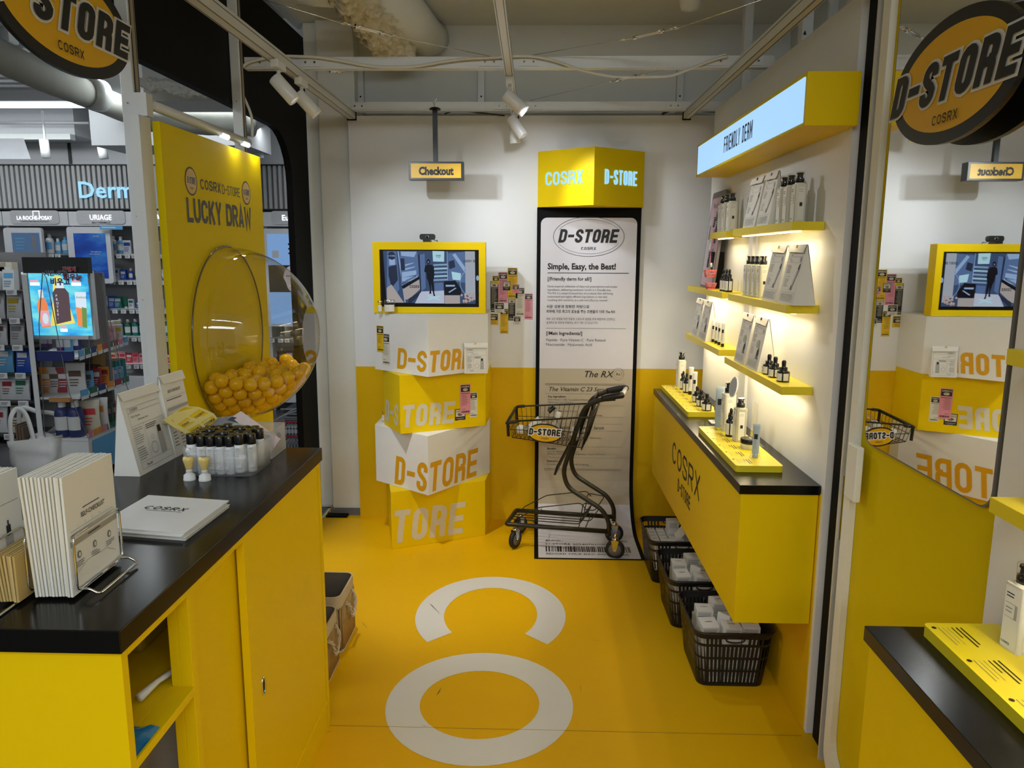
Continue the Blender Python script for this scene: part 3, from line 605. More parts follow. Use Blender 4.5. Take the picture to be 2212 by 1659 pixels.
# ---------------------------------------------------------------- objects on the cash counter
ZT = .982
def fan_stack(name, lab, cat, o, u, v, w, h, n, th, mats, pname='sheet'):
    "sheets standing one behind the other; o is the lower left front corner, u runs along the sheets, v goes back"
    t = thing(name, lab, cat, loc=tuple(o)); rd = random.Random(len(lab))
    u = Vector(u).normalized(); v = Vector(v).normalized(); s = MB(); mth = th*.72
    for i in range(n):
        b = Vector(o)+v*(i*th)+Vector((0, 0, 0)); dx = rd.uniform(-.002, .002); dz = rd.uniform(0, .0015); sp = (i/n)*.010
        m = MB(); p = [b+u*dx, b+u*(w+dx), b+u*(w+dx)+Vector((0, 0, h+dz))+v*sp, b+u*dx+Vector((0, 0, h+dz))+v*sp]; q = [x+v*mth for x in p]
        m.add(p+q, [(0, 1, 2, 3), (7, 6, 5, 4), (0, 4, 5, 1), (1, 5, 6, 2), (2, 6, 7, 3), (3, 7, 4, 0)], mats[i % len(mats)]); m.build(pname, t)
    return t
def wire_holder(lab, o, u, v, w, h, dpt):
    t = thing('leaflet_holder', lab, 'holder', 'chrome wire leaflet holders', tuple(o)); u = Vector(u).normalized(); v = Vector(v).normalized(); o = Vector(o); Z = Vector((0, 0, 1))
    for k, off in enumerate((-.006, dpt+.006)):
        b = o+v*off; m = MB(); P = [b+u*.004+Z*.012, b+u*w*.98+Z*.012, b+u*w*.98+Z*h, b+u*.004+Z*h]
        m.tube([p for p in fillet([P[0]+(P[1]-P[0])*.5, P[1], P[2], P[3], P[0], P[0]+(P[1]-P[0])*.5], .014)], .0022, CHR, n=8); m.build('loop', t)
    m = MB()
    for s, off in ((-1, -.006), (1, dpt+.006)):
        b = o+v*off; e = v*(s*.034)
        m.tube(fillet([b+u*.012+Z*.012, b+u*.012+e*.45+Z*.014, b+u*.012+e+Z*.0032, b+u*(w-.012)+e+Z*.0032, b+u*(w-.012)+e*.45+Z*.014, b+u*(w-.012)+Z*.012], .012), .0026, CHR, n=8)
    m.build('foot', t); return t
# leaflet stack facing right-front with printed cover
o = at(160, 1293, Z=.986); e = at(262, 1212, Z=.986); u = (e-o); u.z = 0; wL = u.length; u.normalize(); v = Vector((-u.y, u.x, 0))
if v.x > 0: v = -v
o = o+Vector((0, 0, .003))
t = fan_stack('leaflet_stack', 'thick stack of cream self-check leaflets in a wire holder', 'leaflets', o, u, v, wL, .222, 12, .0058, [PAP, PAPC])
m = MB(); F = fr(o-v*.0006+Vector((0, 0, 0)), u, (0, 0, 1)); m.M = F
ttext(m, PRT, 'SELF-CHECKLIST', .0125, x=wL*.5, y=.135, ax='CENTER', bold=.01, sx=.9); bars(m, PRT, wL*.30, wL*.66, .152, 1, .003, .0015)
for k in range(4): ttext(m, PRG, ('1', '2', '3', '4')[k]+' ', .006, x=.03+.024*k, y=.122)
bars(m, PRG, .006, wL*.9, .119, 1, .003, .0006, full=1); bars(m, PRG, .006, wL*.5, .112, 2, .004, .0014)
m.rect(.004, wL-.004, .090, .101, mat('grey_band', (.40, .38, .33), .7)); bars(m, PRT, wL*.36, wL*.62, .098, 1, .003, .002)
for k in range(3):
    cx = .018+.052*k; m.flat([(cx+.010+.006*math.cos(q), .070+.007*math.sin(q), .0008) for q in [j*PI/6 for j in range(12)]], PRG); m.flat([(cx+.010+.0035*math.cos(q), .070+.0045*math.sin(q), .0011) for q in [j*PI/6 for j in range(12)]], PAPC); bars(m, PRG, cx-.004, cx+.026, .058, 3, .004, .0013, seed=k)
for a_, b_ in (((.0, .034), (.02, .052)), ((.02, .052), (.0, .015)), ((.02, .038), (.05, .050)), ((.05, .050), (.12, .046)), ((.12, .046), (.15, .030))):
    d = Vector((b_[0]-a_[0], b_[1]-a_[1])).normalized(); n_ = Vector((-d.y, d.x))*.0004; m.flat([(a_[0]+n_.x, a_[1]+n_.y, .0009), (b_[0]+n_.x, b_[1]+n_.y, .0009), (b_[0]-n_.x, b_[1]-n_.y, .0009), (a_[0]-n_.x, a_[1]-n_.y, .0009)][::-1], PRL)
m.build('print', t)
wire_holder('chrome wire holder round the cream self-check leaflets', o+Vector((0, 0, -.003)), u, v, wL, .115, .075)
# brown envelopes between the stacks
o2 = o+v*.084+u*(-.02); t = fan_stack('envelope_stack', 'stack of brown kraft envelopes between the leaflet stacks', 'envelopes', o2, u, v, .11, .085, 7, .0052, [KRAFT, mat('kraft_light', (.60, .44, .18), .7)], 'envelope')
# left leaflet stack, cut by the picture edge
o3 = at(48, 1262, Z=.985)-u*.17; t = fan_stack('leaflet_stack', 'leaflet stack with a bottle picture at the left edge', 'leaflets', o3, u, v, wL+.02, .222, 8, .0058, [PAP, PAPC])
m = MB(); m.M = fr(o3-v*.0006, u, (0, 0, 1)); W2 = wL+.02; m.rect(.006, W2-.006, .165, .1658, PRG); m.rect(.006, W2-.006, .02, .0208, PRG)
m.rect(W2-.05, W2-.028, .036, .105, PRL); m.rect(W2-.045, W2-.033, .105, .125, PRT); m.rect(W2-.041, W2-.037, .125, .134, PRT); bars(m, PRG, .02, W2-.07, .135, 9, .010, .002); bars(m, PRT, .01, W2-.08, .15, 1, .01, .005)
m.build('print', t); wire_holder('chrome wire holder round the leaflets at the left edge', o3+Vector((0, 0, -.003)), u, v, W2, .115, .05)
# pile of white sheets with the logo
t = thing('paper_pile', 'pile of white printed sheets lying on the black counter', 'papers', loc=(-.85, 1.65, ZT))
A = [at(*p, Z=.99) for p in ((262, 1158), (396, 1162), (492, 1090), (318, 1078))]; A = [A[3]+(A[0]-A[3])*1.0, A[1], A[2], A[3]]; A[0] = A[1]+(A[3]-A[2])*1.0
for i in range(7):
    rd = random.Random(i); dx, dy = rd.uniform(-.004, .004), rd.uniform(-.004, .004); z = ZT+.0005+i*.0026; m = MB()
    m.prism([(a.x+dx, a.y+dy) for a in A], z, z+.0018, WPL if i == 6 else PAP); m.build('sheet', t)
m = MB(); c = (A[0]+A[1]+A[2]+A[3])*.25; uu = (A[1]-A[0]); uu.z = 0
uu.normalize(); F = fr((c.x-.01, c.y+.02, ZT+.0182), uu, (-uu.y, uu.x, 0))
stext(m, PRT, 'COSRX', .020, F, w=.85, t=.16, gap=.28, shear=.15); bars(m.__class__() if 0 else m, PRG, 0, 0, 0, 0, 0, 0)
m.M = F; bars(m, PRG, -.042, .05, -.006, 1, .003, .002, full=1); m.build('print', t)
# paper carton (tent bag) and self-check sheet behind it
def tri_bag(name, lab, cat, FR, w, h, d, cover, group=None, mid=.62):
    "folded paper bag: FR frame stands at the lower left front corner; w wide, d deep, closes to an edge at the top"
    t = thing(name, lab, cat, group, world=False); t.matrix_world = FR
    m = MB(); dm = d*mid
    m.add([(0, 0, 0), (w, 0, 0), (w, d, 0), (0, d, 0), (0, dm, h), (w, dm, h), (0, dm+.003, h), (w, dm+.003, h)], [(0, 1, 5, 4), (2, 3, 6, 7), (0, 3, 2, 1), (4, 5, 7, 6)], PAP)
    m.add([(0, 0, 0), (0, d*.5, h*.34), (0, dm, h), (0, d, 0), (.012 if w > .05 else .004, d*.5, 0)], [(0, 2, 1), (1, 2, 3), (0, 1, 3)], PAP); m.add([(w, 0, 0), (w, d*.5, h*.34), (w, dm, h), (w, d, 0)], [(0, 1, 2), (1, 3, 2), (0, 3, 1)], PAP); m.build('paper_body', t)
    L = math.hypot(dm, h); m = MB(); m.M = Matrix.Translation((0, 0, 0)) @ fr((0, -.0006, 0), (1, 0, 0), (0, dm/L, h/L)); cover(m, w, L); m.build('print', t)
    m = MB(); m.M = fr((0, dm+.001, h), (1, 0, 0), (0, dm/L, h/L)); m.add([(-.002, 0, .004), (w+.002, 0, .004), (w+.001, -.028, .009), (.004, -.024, .010)], [(0, 3, 2, 1)], PAP); m.add([(-.002, 0, .004), (w+.002, 0, .004), (w, 0, 0), (0, 0, 0)], [(0, 1, 2, 3)], PAP); m.build('folded_flap', t)
    return t
def cover_big(m, w, L):
    x0, x1 = w*.10, w*.95; r = lambda a, b, c, d: m.rect(a, b, c, d, PRT, .0012)
    for y in (.06, .74, .80): r(x0, x1, L*y, L*y+.0006)
    r(x0, x0+.0006, L*.06, L*.80); r(x1-.0006, x1, L*.06, L*.80); r(w*.40, w*.40+.0005, L*.14, L*.58); r(x0, x1, L*.58, L*.58+.0005); r(x0, x1, L*.14, L*.14+.0005)
    stext(m, PRT, 'COSRX', L*.035, w=.8, t=.14, gap=.2, x=x0+w*.16, y=L*.755, z=.0013); ttext(m, PRT, 'The 6 Peptide', L*.035, x=x0+w*.04, y=L*.68, shear=.3, z=.0013); ttext(m, PRT, 'Skin Booster Serum', L*.035, x=x0+w*.20, y=L*.63, shear=.3, z=.0013, sx=.8)
    bars(m, PRG, x0+.003, w*.36, L*.55, 8, L*.025, L*.006, seed=2); bars(m, PRG, x0+.003, w*.36, L*.32, 6, L*.028, L*.008, seed=3); bars(m, PRT, w*.44, w*.75, L*.55, 3, L*.022, L*.008)
    ttext(m, PRT, 'The RX', L*.04, x=x0+w*.12, y=L*.08, shear=.3, z=.0013, bold=.01)
    bw = w*.15; bx = w*.68; m.flat([(bx, L*.13, .0013), (bx+bw, L*.15, .0013), (bx+bw, L*.40, .0013), (bx+bw*.1, L*.41, .0013)], PRL); m.flat([(bx+bw*.2, L*.41, .0014), (bx+bw*.85, L*.405, .0014), (bx+bw*.8, L*.49, .0014), (bx+bw*.25, L*.49, .0014)], PRT)
    for cx, cy, rr in ((w*.54, L*.25, w*.09), (w*.55, L*.38, w*.035)):
        n = 20; m.add([(cx+rr*math.cos(2*PI*k/n)*q, cy+rr*math.sin(2*PI*k/n)*q, .0013) for k in range(n) for q in (1, .86)], [(2*k, (2*k+2) % (2*n), (2*k+3) % (2*n), 2*k+1) for k in range(n)], PRL)
a = at(303, 1030, Z=ZT); b = at(374, 992, Z=ZT); u3 = (b-a); u3.z = 0; wB = .235; u3.normalize(); n3 = u3.cross(Vector((0, 0, 1)))
F = fr((a.x, a.y, ZT+.0005), u3, Vector((0, 0, 1)).cross(u3)); F = Matrix(((u3.x, -n3.x, 0, a.x), (u3.y, -n3.y, 0, a.y), (0, 0, 1, ZT+.0005), (0, 0, 0, 1)))
tri_bag('paper_bag', 'white printed paper bag standing on the black counter', 'bag', F, .20, .235, .075, cover_big, 'printed bags on the counter')
def cover_chk(m, w, L):
    ttext(m, PRT, 'SELF-CHECKLIST', .012, x=w*.5, y=L*.78, ax='CENTER', bold=.01, sx=.9); m.rect(w*.08, w*.95, L*.72, L*.722, PRT, .001); bars(m, PRG, w*.1, w*.8, L*.70, 1, .01, .003); m.rect(w*.06, w*.97, L*.56, L*.60, PRL, .001)
    for k in range(3):
        cx = w*(.2+.3*k); m.flat([(cx+.006*math.cos(q), L*.50+.007*math.sin(q), .0011) for q in [j*PI/5 for j in range(10)]], PRG); bars(m, PRG, cx-.018, cx+.018, L*.44, 3, .006, .0016, seed=k)
    for k in range(3): bars(m, PRG, w*(.08+.3*k), w*(.30+.3*k), L*.30, 5, .010, .003, seed=k+7)
    m.flat([(w*.78, L*.1, .0012), (w*.86, L*.12, .0012), (w*.84, L*.34, .0012), (w*.78, L*.3, .0012)], PRG)
b2 = a+u3*.165-n3*(-.0); b2 = Vector((a.x, a.y, 0))+u3*.15-n3*.055
F2 = Matrix(((u3.x, -n3.x, 0, b2.x), (u3.y, -n3.y, 0, b2.y), (0, 0, 1, ZT+.0005), (0, 0, 0, 1)))
b2v = Vector((a.x, a.y, 0))+u3*.205
F2 = Matrix(((u3.x, -n3.x, 0, b2v.x), (u3.y, -n3.y, 0, b2v.y), (0, 0, 1, ZT+.0005), (0, 0, 0, 1)))
tri_bag('paper_bag', 'white self-check paper bag behind the printed bag', 'bag', F2, .14, .25, .06, cover_chk, 'printed bags on the counter')
# glass jars with metal lids
def jar(loc, lab, r=.018, h=.05, group='small glass jars on the counter'):
    t = thing('glass_jar', lab, 'jar', group, loc, world=False); m = MB(); m.lathe([(r*.9, 0), (r, .003), (r, h*.8), (r*.8, h*.92), (r*.75, h)], GLS, n=20); m.build('glass', t)
    m = MB(); m.lathe([(r*.82, h*.9), (r*.84, h), (r*.84, h+.012), (r*.78, h+.014)], mat('brushed_lid', (.55, .56, .55), .3, .9), n=24); m.build('lid', t); return t
for k, (u_, v_) in enumerate(((214, 990), (234, 988))): p = at(u_, v_, Z=ZT); jar((max(p.x, -1.175+.0*k)+.025*k, p.y, ZT), ('left', 'right')[k]+' one of the two metal-lidded glass jars beside the paper bag')
# bottle tray
def mini_bottle(col_lab):
    t = thing('sample_bottle', 'white sample bottle with black cap in the frosted tray', 'bottle', 'sample bottles in the frosted tray', world=False)
    m = MB(); m.lathe([(.0125, 0), (.0135, .002), (.0135, .078), (.011, .082)], WPL, n=18); m.build('body', t)
    m = MB(); m.lathe([(.0125, .080), (.0132, .082), (.0132, .108), (.0122, .1095)], CAP, n=18); m.build('cap', t)
    m = MB()
    for k in range(9): z = .070-.0055*k; m.lathe([(.0137, z-.0010), (.0137, z+.0004)], PRG if k % 3 else PRT, n=18, cap=False) if k % 2 == 0 else None
    m.v = []; m.f = []; m.mi = []; m.sm = []; m.mats = []; m.M = fr((0, -.0141, .008), (1, 0, 0), (0, 0, 1)); m.rect(-.0075, .0075, 0, .066, PAP); bars(m, PRG, -.0062, .0062, .058, 8, .0055, .0012, z=.0003); bars(m, PRT, -.006, .004, .063, 1, .003, .0016, z=.0003); ttext(m, PRT, 'COSRX', .0048, x=-.0065, y=.003, z=.0003, bold=.02); m.build('label', t); return Proto(t)
pb = mini_bottle('')
O = at(392, 1030, Z=ZT); E_ = at(543, 1031, Z=ZT); uT = (E_-O); uT.z = 0; uT.normalize(); G = at(575, 1000, Z=ZT)
print('tray', O, E_, G)
TX0, TX1, TY0, TY1 = -.990, -.785, 2.018, 2.190
t = thing('bottle_tray', 'frosted plastic tray full of black-capped sample bottles', 'tray', loc=(-.89, 2.1, ZT))
m = MB(); n_ = 0; out_ = rrect(TX0, TX1, TY0, TY1, .035); inn = rrect(TX0+.003, TX1-.003, TY0+.003, TY1-.003, .033); n = len(out_)
vs = [(p[0], p[1], ZT+.001) for p in out_]+[(p[0]+(p[0]-(TX0+TX1)/2)*.02, p[1]+(p[1]-(TY0+TY1)/2)*.02, ZT+.082) for p in out_]+[(p[0]+(p[0]-(TX0+TX1)/2)*.02, p[1]+(p[1]-(TY0+TY1)/2)*.02, ZT+.082) for p in inn]
m.add(vs, [(i, (i+1) % n, n+(i+1) % n, n+i) for i in range(n)]+[(n+i, n+(i+1) % n, 2*n+(i+1) % n, 2*n+i) for i in range(n)]+[list(range(n))[::-1]], FRST, True); m.build('wall', t)
k = 0
for j in range(5):
    for i in range(7):
        x = TX0+.022+i*.0272+(.0 if j % 2 else .004); y = TY0+.022+j*.0315
        if x > TX1-.016: continue
        pb.place((x, y, ZT+.003+(.006 if (i*3+j) % 5 == 0 else 0)), rz=.5*math.sin(i*1.3+j)); k += 1
# second clear box with sachets, sticker sheets and a mask packet
t = thing('sachet_box', 'frosted plastic box with a hand hole behind the bottle tray', 'box', loc=(-.85, 2.3, ZT))
bx = [at(578, 1001, Z=ZT), at(614, 973, Z=ZT)]; uB = (bx[1]-bx[0]); uB.z = 0; uB.normalize(); vB = Vector((-uB.y, uB.x, 0))
c0 = Vector((-.795, 2.205, ZT+.001)); LB, WB, HB = .13, .19, .085
FB = Matrix(((-1, 0, 0, c0.x), (0, 1, 0, c0.y), (0, 0, 1, c0.z), (0, 0, 0, 1)))
def wallp(m, poly, th):  # polygon in local yz at x=0, thickness th
    n = len(poly); m.add([(0, p[0], p[1]) for p in poly]+[(th, p[0], p[1]) for p in poly], [list(range(n)), list(range(n, 2*n))[::-1]]+[(i, n+i, n+(i+1) % n, (i+1) % n) for i in range(n)], FRST)
m = MB(); m.M = FB
wy0, wy1 = 0, LB; hole = [(LB*.5+.024*math.cos(a), .055+.013*math.sin(a)) for a in [k*2*PI/16 for k in range(16)]]
outer = [(LB, .055), (LB, HB), (LB*.5, HB), (0, HB), (0, .055), (0, 0), (LB*.5, 0), (LB, 0)]
idx = [0, 2, 4, 6, 8, 10, 12, 14]; vs = [(0, p[0], p[1]) for p in hole]+[(0, p[0], p[1]) for p in outer]
fs = []
for k in range(8): a0 = idx[k]; a1 = (idx[k]+1) % 16; a2 = (idx[k]+2) % 16; fs += [(a0, a1, a2, 16+(k+1) % 8, 16+k)]
m.add(vs, fs, FRST)
m.box(0, WB, -.001, .001, 0, HB, FRST); m.box(0, WB, LB-.001, LB+.001, 0, HB, FRST); m.box(WB-.001, WB+.001, 0, LB, 0, HB, FRST); m.box(0, WB, 0, LB, 0, .001, FRST); m.tube([(0, 0, HB), (0, LB, HB), (WB, LB, HB), (WB, 0, HB)], .0015, FRST, n=6, closed=True); m.build('wall', t)
MSK = mat('mask_pack', (.62, .50, .47), .35, var=.12, scale=8); MSKD = mat('mask_dark', (.05, .05, .06), .3); SIL = mat('sachet_grey', (.30, .30, .32), .35, .4); SILG = mat('sachet_green', (.36, .44, .42), .4, .2)
t = thing('mask_packet', 'glossy face mask packet leaning in the frosted box', 'packet', loc=(-.86, 2.25, ZT))
P = [at(548, 890-20+3, Y=2.26), at(618, 945, Y=2.22), at(575, 1012, Y=2.20), at(478, 918, Y=2.26)]
P = [at(520, 888, Y=2.27), at(606, 948, Y=2.24), at(578, 988, Y=2.215), at(484, 912, Y=2.27)]
m = MB(); m.flat(P, MSK); m.flat([p+Vector((.0, .003, -.001)) for p in P][::-1], MSK); m.build('front', t)
m = MB(); a_, b_, c_, d_ = P; e_ = Vector((0, -.0012, .0004)); m.flat([d_+e_, d_.lerp(c_, .30)+e_, a_.lerp(b_, .12)+(d_-a_)*.35+e_, a_+(d_-a_)*.5+e_], MSKD)
q = lambda s, r: a_.lerp(b_, s).lerp(d_.lerp(c_, s), r)+e_*1.2
m.flat([q(.30, .35), q(.36, .28), q(.42, .33), q(.37, .38)], mat('face_shadow', (.30, .19, .17), .5)); m.flat([q(.52, .55), q(.60, .58), q(.62, .66), q(.55, .64)], mat('lips', (.45, .16, .16), .4)); m.flat([q(.2, .6), q(.27, .45), q(.3, .62)], MATS['face_shadow']); m.build('picture', t)
for k in range(7):
    x0 = 418+k*13; P = [at(x0, 908-k*1.5, Y=2.26+.004*k), at(x0+42, 902-k*1, Y=2.27+.004*k), at(x0+55, 932, Y=2.235), at(x0+16, 936, Y=2.235)]
    m = MB(); mt = SIL if k < 4 else SILG; m.flat(P, mt); m.flat([p+Vector((0, .0015, 0)) for p in P][::-1], mt); a_, b_, c_, d_ = P
    m.flat([a_.lerp(b_, .2).lerp(d_, .15)+Vector((0, -.001, 0)), a_.lerp(b_, .6).lerp(c_, .1)+Vector((0, -.001, 0)), a_.lerp(b_, .6).lerp(c_, .2)+Vector((0, -.001, 0)), a_.lerp(b_, .2).lerp(d_, .28)+Vector((0, -.001, 0))], PRT)
    single(m, 'cream_sachet', 'grey foil sample sachet fanned in the frosted box' if k < 4 else 'pale green foil sample sachet fanned in the frosted box', 'sachet', 'foil sachets in the frosted box')
STK = mat('sticker_backing', (.72, .60, .20), .6); STY = mat('sticker_yellow', (.72, .45, .01), .5)
def sheet3(lab, rows, lettered):
    vs = []; fs = []
    for (a, b) in rows: vs += [a, b]
    for i in range(len(rows)-1): fs.append((2*i, 2*i+1, 2*i+3, 2*i+2))
    t = thing('sticker_sheet', lab, 'sticker sheet', 'yellow sticker sheets', tuple(rows[0][0])); m = MB(); m.add(vs, fs, STK, True); m.add([Vector(v)-Vector((0, 0, .0006)) for v in vs], [f[::-1] for f in fs], STK, True); m.build('backing', t)
    if lettered:
        for i in range(len(rows)-1):
            for s0, s1 in ((.12, .48), (.54, .92)):
                A0 = Vector(rows[i][0]).lerp(Vector(rows[i][1]), s0); A1 = Vector(rows[i][0]).lerp(Vector(rows[i][1]), s1); B0 = Vector(rows[i+1][0]).lerp(Vector(rows[i+1][1]), s0); B1 = Vector(rows[i+1][0]).lerp(Vector(rows[i+1][1]), s1); up = Vector((0, -.0006, .0012))
                m = MB(); m.flat([A0.lerp(B0, .15)+up, A1.lerp(B1, .15)+up, A1.lerp(B1, .8)+up, A0.lerp(B0, .8)+up], STY)
                uu_ = (A1-A0); L_ = uu_.length; vv_ = (A0-B0).normalized(); ttext(m, PRT, 'COSRX', L_*.27, fr(A0.lerp(B0, .68)+up*1.8, uu_, vv_), x=L_*.06, bold=.02); m.build('sticker', t)
R_ = [((352, 907), (398, 877)), ((372, 921), (430, 879)), ((395, 933), (462, 893)), ((412, 946), (476, 912))]
sheet3('yellow sticker sheet curling over the box edge, upper one', [(at(*a, Y=2.16+.012*i), at(*b, Y=2.24+.012*i)) for i, (a, b) in enumerate(R_)], True)
R_ = [((350, 915), (372, 903)), ((385, 916), (412, 908)), ((410, 926), (440, 918)), ((424, 938), (452, 926))]
sheet3('yellow sticker sheet curling under the other one', [(at(*a, Y=2.18+.012*i), at(*b, Y=2.24+.012*i)) for i, (a, b) in enumerate(R_)], False)
# stamps
def stamp(loc, lab):
    t = thing('hand_stamp', lab, 'stamp', 'hand stamps on the counter', loc, world=False)
    m = MB(); m.lathe([(.0165, 0), (.0165, .005), (.0155, .006), (.0155, .014), (.008, .020), (.0085, .026), (.0075, .030)], WPL, n=24); m.build('base', t)
    m = MB(); m.lathe([(.0065, .028), (.0085, .032), (.0145, .055), (.0150, .060), (.0135, .0655), (.010, .067)], mat('stamp_yellow', (.78, .60, .20), .25, var=.12, scale=90, coat=.5), n=24); m.build('grip', t)
    m = MB(); m.lathe([(.0, .0680), (.008, .0675)], mat('stamp_top', (.45, .45, .45), .3, .5), n=16, cap=False); m.build('cap', t)
    m = MB(); 
    for k in range(18): a = 2*PI*k/18; m.box(-.0004, .0004, -.0095, -.0078, .021, .025, PRL) if 0 else m.add([(.0088*math.cos(a+s), .0088*math.sin(a+s), z) for s, z in ((0, .021), (.14, .021), (.14, .026), (0, .026))], [(0, 1, 2, 3)], PRL)
    m.build('ribbed_collar', t)
p = at(410, 1036, Z=ZT); stamp((p.x, p.y-.0, ZT), 'left one of the two yellow-gripped hand stamps')
p = at(443, 1037, Z=ZT); stamp((p.x, p.y, ZT), 'right one of the two yellow-gripped hand stamps')

# ================================================================ LUCKY DRAW PANEL AND DOME
t = thing('prize_panel', 'tall yellow board lettered for a prize draw', 'panel', loc=(-1.21, 2.93, 0))
m = MB(); m.box(-1.225, -1.2, 2.475, 3.372, 0, 2.018, YELP); m.build('board', t, bev=.002)
FP = fr((-1.2, 2.93, 0), (0, 1, 0), (0, 0, 1))
m = MB(); PRD = mat('panel_ink', (.055, .05, .04), .5)
def onp(u, v): q = at(u, v, X=-1.2); return q.y-2.93, q.z
def fit(word, u0, v0, u1, v1, tt, gp):
    "lettering between two points of the board"
    (y0, z0), (y1, z1) = onp(u0, v0), onp(u1, v1); Hh = z1-z0; n_ = sum(GAPW.get(c, 1) for c in word); w_ = ((y1-y0)/Hh-gp*(len(word)-1))/n_; stext(m, PRD, word, Hh, FP, w=w_, t=tt, gap=gp, x=(y0+y1)/2, y=z0)
(ya, za), (yb, zb) = onp(405, 479.6), onp(541, 449.5); fit('LUCKY DRAW', 405, 480, 541, 449, .195, .06)
fit('COSRX', 433, 408.5, 476, 396, .18, .14); fit('D-STORE', 480, 419, 517, 407, .11, .09)
m.build('lettering', t)
for sx_, rr, cz in ((onp(412.4, 391.6)[0], .048, onp(412.4, 391.6)[1]), (onp(531.5, 417)[0], .047, onp(531.5, 417)[1])):
    m = MB(); m.M = FP; n = 32; e = lambda k, z: [(sx_+rr*k*math.cos(2*PI*i/n), cz+rr*1.02*k*math.sin(2*PI*i/n), z) for i in range(n)]
    m.flat(e(1, .0008), PRD); m.flat(e(.88, .0012), mat('badge_fill', (.62, .42, .14), .5)); m.M = Matrix.Identity(4)
    stext(m, WHT, 'D-STORE', rr*.52, FP, w=.30, t=.13, gap=.08, shear=.2, x=sx_, y=cz-rr*.2, z=.0015, out=.05); stext(m, PRD, 'D-STORE', rr*.52, FP, w=.30, t=.13, gap=.08, shear=.2, x=sx_, y=cz-rr*.2, z=.0019); stext(m, PRD, 'COSRX', rr*.12, FP, w=.7, t=.2, gap=.2, x=sx_, y=cz-rr*.55, z=.0015); m.build('badge', t)
DC = Vector((-1.195, 2.925, 1.288)); DR = .338
t = thing('plastic_dome', 'large clear plastic dome bulging from the yellow prize board', 'dome', loc=tuple(DC))
m = MB(); m.M = Matrix.Translation(DC) @ Matrix.Rotation(PI/2, 4, 'Y')
hr = .115; prof = [(DR, 0)]+[(DR*math.cos(a), .005+DR*math.sin(a)) for a in np.linspace(0, math.acos(hr/DR), 26)]
m.lathe(prof, DOME, n=96, cap=False); m.build('shell', t)
m = MB(); m.M = Matrix.Translation(DC) @ Matrix.Rotation(PI/2, 4, 'Y'); n = 64; m.tube([(DR*1.012*math.cos(2*PI*k/n), DR*1.012*math.sin(2*PI*k/n), .004) for k in range(n)], .0032, mat('flange_tint', (.10, .08, .02), .15, coat=.5), n=8, closed=True); m.build('flange', t)
m = MB(); m.M = Matrix.Translation(DC) @ Matrix.Rotation(PI/2, 4, 'Y'); zz = .005+math.sqrt(DR*DR-hr*hr); m.tube([(hr*math.cos(2*PI*k/n), hr*math.sin(2*PI*k/n), zz) for k in range(n)], .003, GLS, n=8, closed=True); m.build('hand_hole_rim', t)
m = MB(); m.M = Matrix.Translation(DC) @ Matrix.Rotation(PI/2, 4, 'Y'); m.flat([(hr*math.cos(2*PI*k/n), hr*math.sin(2*PI*k/n), zz-.002) for k in range(n)], clear('reflection_tint', (.42, .36, .18), .3, .03)); m.build('hand_hole_cover', t, 'round cover of the hand hole, tinted like a reflection')  # brown tint of the disc stands in for a yellow-brown reflection
# balls: settled by a short relaxation
rb = .0262; NB = 150; rs = np.random.default_rng(4)
P = np.column_stack([rs.uniform(-1.16, -.98, NB), rs.uniform(2.7, 3.15, NB), rs.uniform(1.03, 1.35, NB)])
cD = np.array([DC.x+.005, DC.y, DC.z]); Rin = DR-rb-.004
for it in range(900):
    P[:, 2] -= .0022*(1-it/1100)
    D = P[:, None]-P[None]; L = np.linalg.norm(D, axis=2)+np.eye(NB); ov = np.clip(2*rb-L, 0, None)*(1-np.eye(NB)); P += (D/L[..., None]*ov[..., None]*.42).sum(1)
    v_ = P-cD; d_ = np.linalg.norm(v_, axis=1); k_ = d_ > Rin; P[k_] = cD+v_[k_]/d_[k_][:, None]*Rin
    P[:, 0] = np.maximum(P[:, 0], -1.2+rb+.001)
bt = MB(); bt.lathe([(rb*math.sin(a), -rb*math.cos(a)) for a in np.linspace(0.001, PI-.001, 13)], BALL, n=20, cap=False); b0 = bt.build('plastic_ball'); props(b0, 'yellow plastic ball in the pile inside the clear dome', 'ball', 'yellow balls in the dome')
for i in range(NB):
    o = b0 if i == 0 else b0.copy()
    if i: col.objects.link(o)
    o.location = P[i]
# ================================================================ STACKED BLOCKS WITH SCREEN
def atpl(u, v, P0, n, off=0):
    d = FW*FPX + RT*(u-1106) - UP*(v-829.5); c = Vector((0, 0, EYE)); n = Vector(n).normalized(); Q = Vector(P0)+n*off
    return c+d*((Q-c).dot(n)/d.dot(n))
def block(name, lab, poly, z0, z1, mt, words, ink, k):
    t = thing(name, lab, 'block', 'stacked printed blocks', (poly[0][0], poly[0][1], z0)); m = MB(); m.prism(poly, z0, z1, mt); m.build('body', t, bev=.0015)
    L, P, R_ = poly[-1], poly[0], poly[1]; H = (z1-z0); m = MB()
    if words[0]:
        d = Vector((P[0]-L[0], P[1]-L[1], 0)); Ld = d.length; F = fr((P[0], P[1], z0), d, (0, 0, 1)) ; kw = k.get('wl', k['w']); wd = swidth(words[0], kw, k['t'], .10)*k['h']*H
        stext(m, ink, words[0], k['h']*H, F, w=kw, t=k['t'], gap=.10, shear=.12, x=-wd/2-.008-k.get('s', 0), y=H*k['y'])
    d = Vector((R_[0]-P[0], R_[1]-P[1], 0)); F = fr((P[0], P[1], z0), d, (0, 0, 1)); wd = swidth(words[1], k['w'], k['t'], .10)*k['h']*H
    stext(m, ink, words[1], k['h']*H, F, w=k['w'], t=k['t'], gap=.10, shear=.12, x=wd/2+.010, y=H*k['y']); m.build('lettering', t)
    return t
INKW = mat('print_white', (.66, .62, .50), .5)
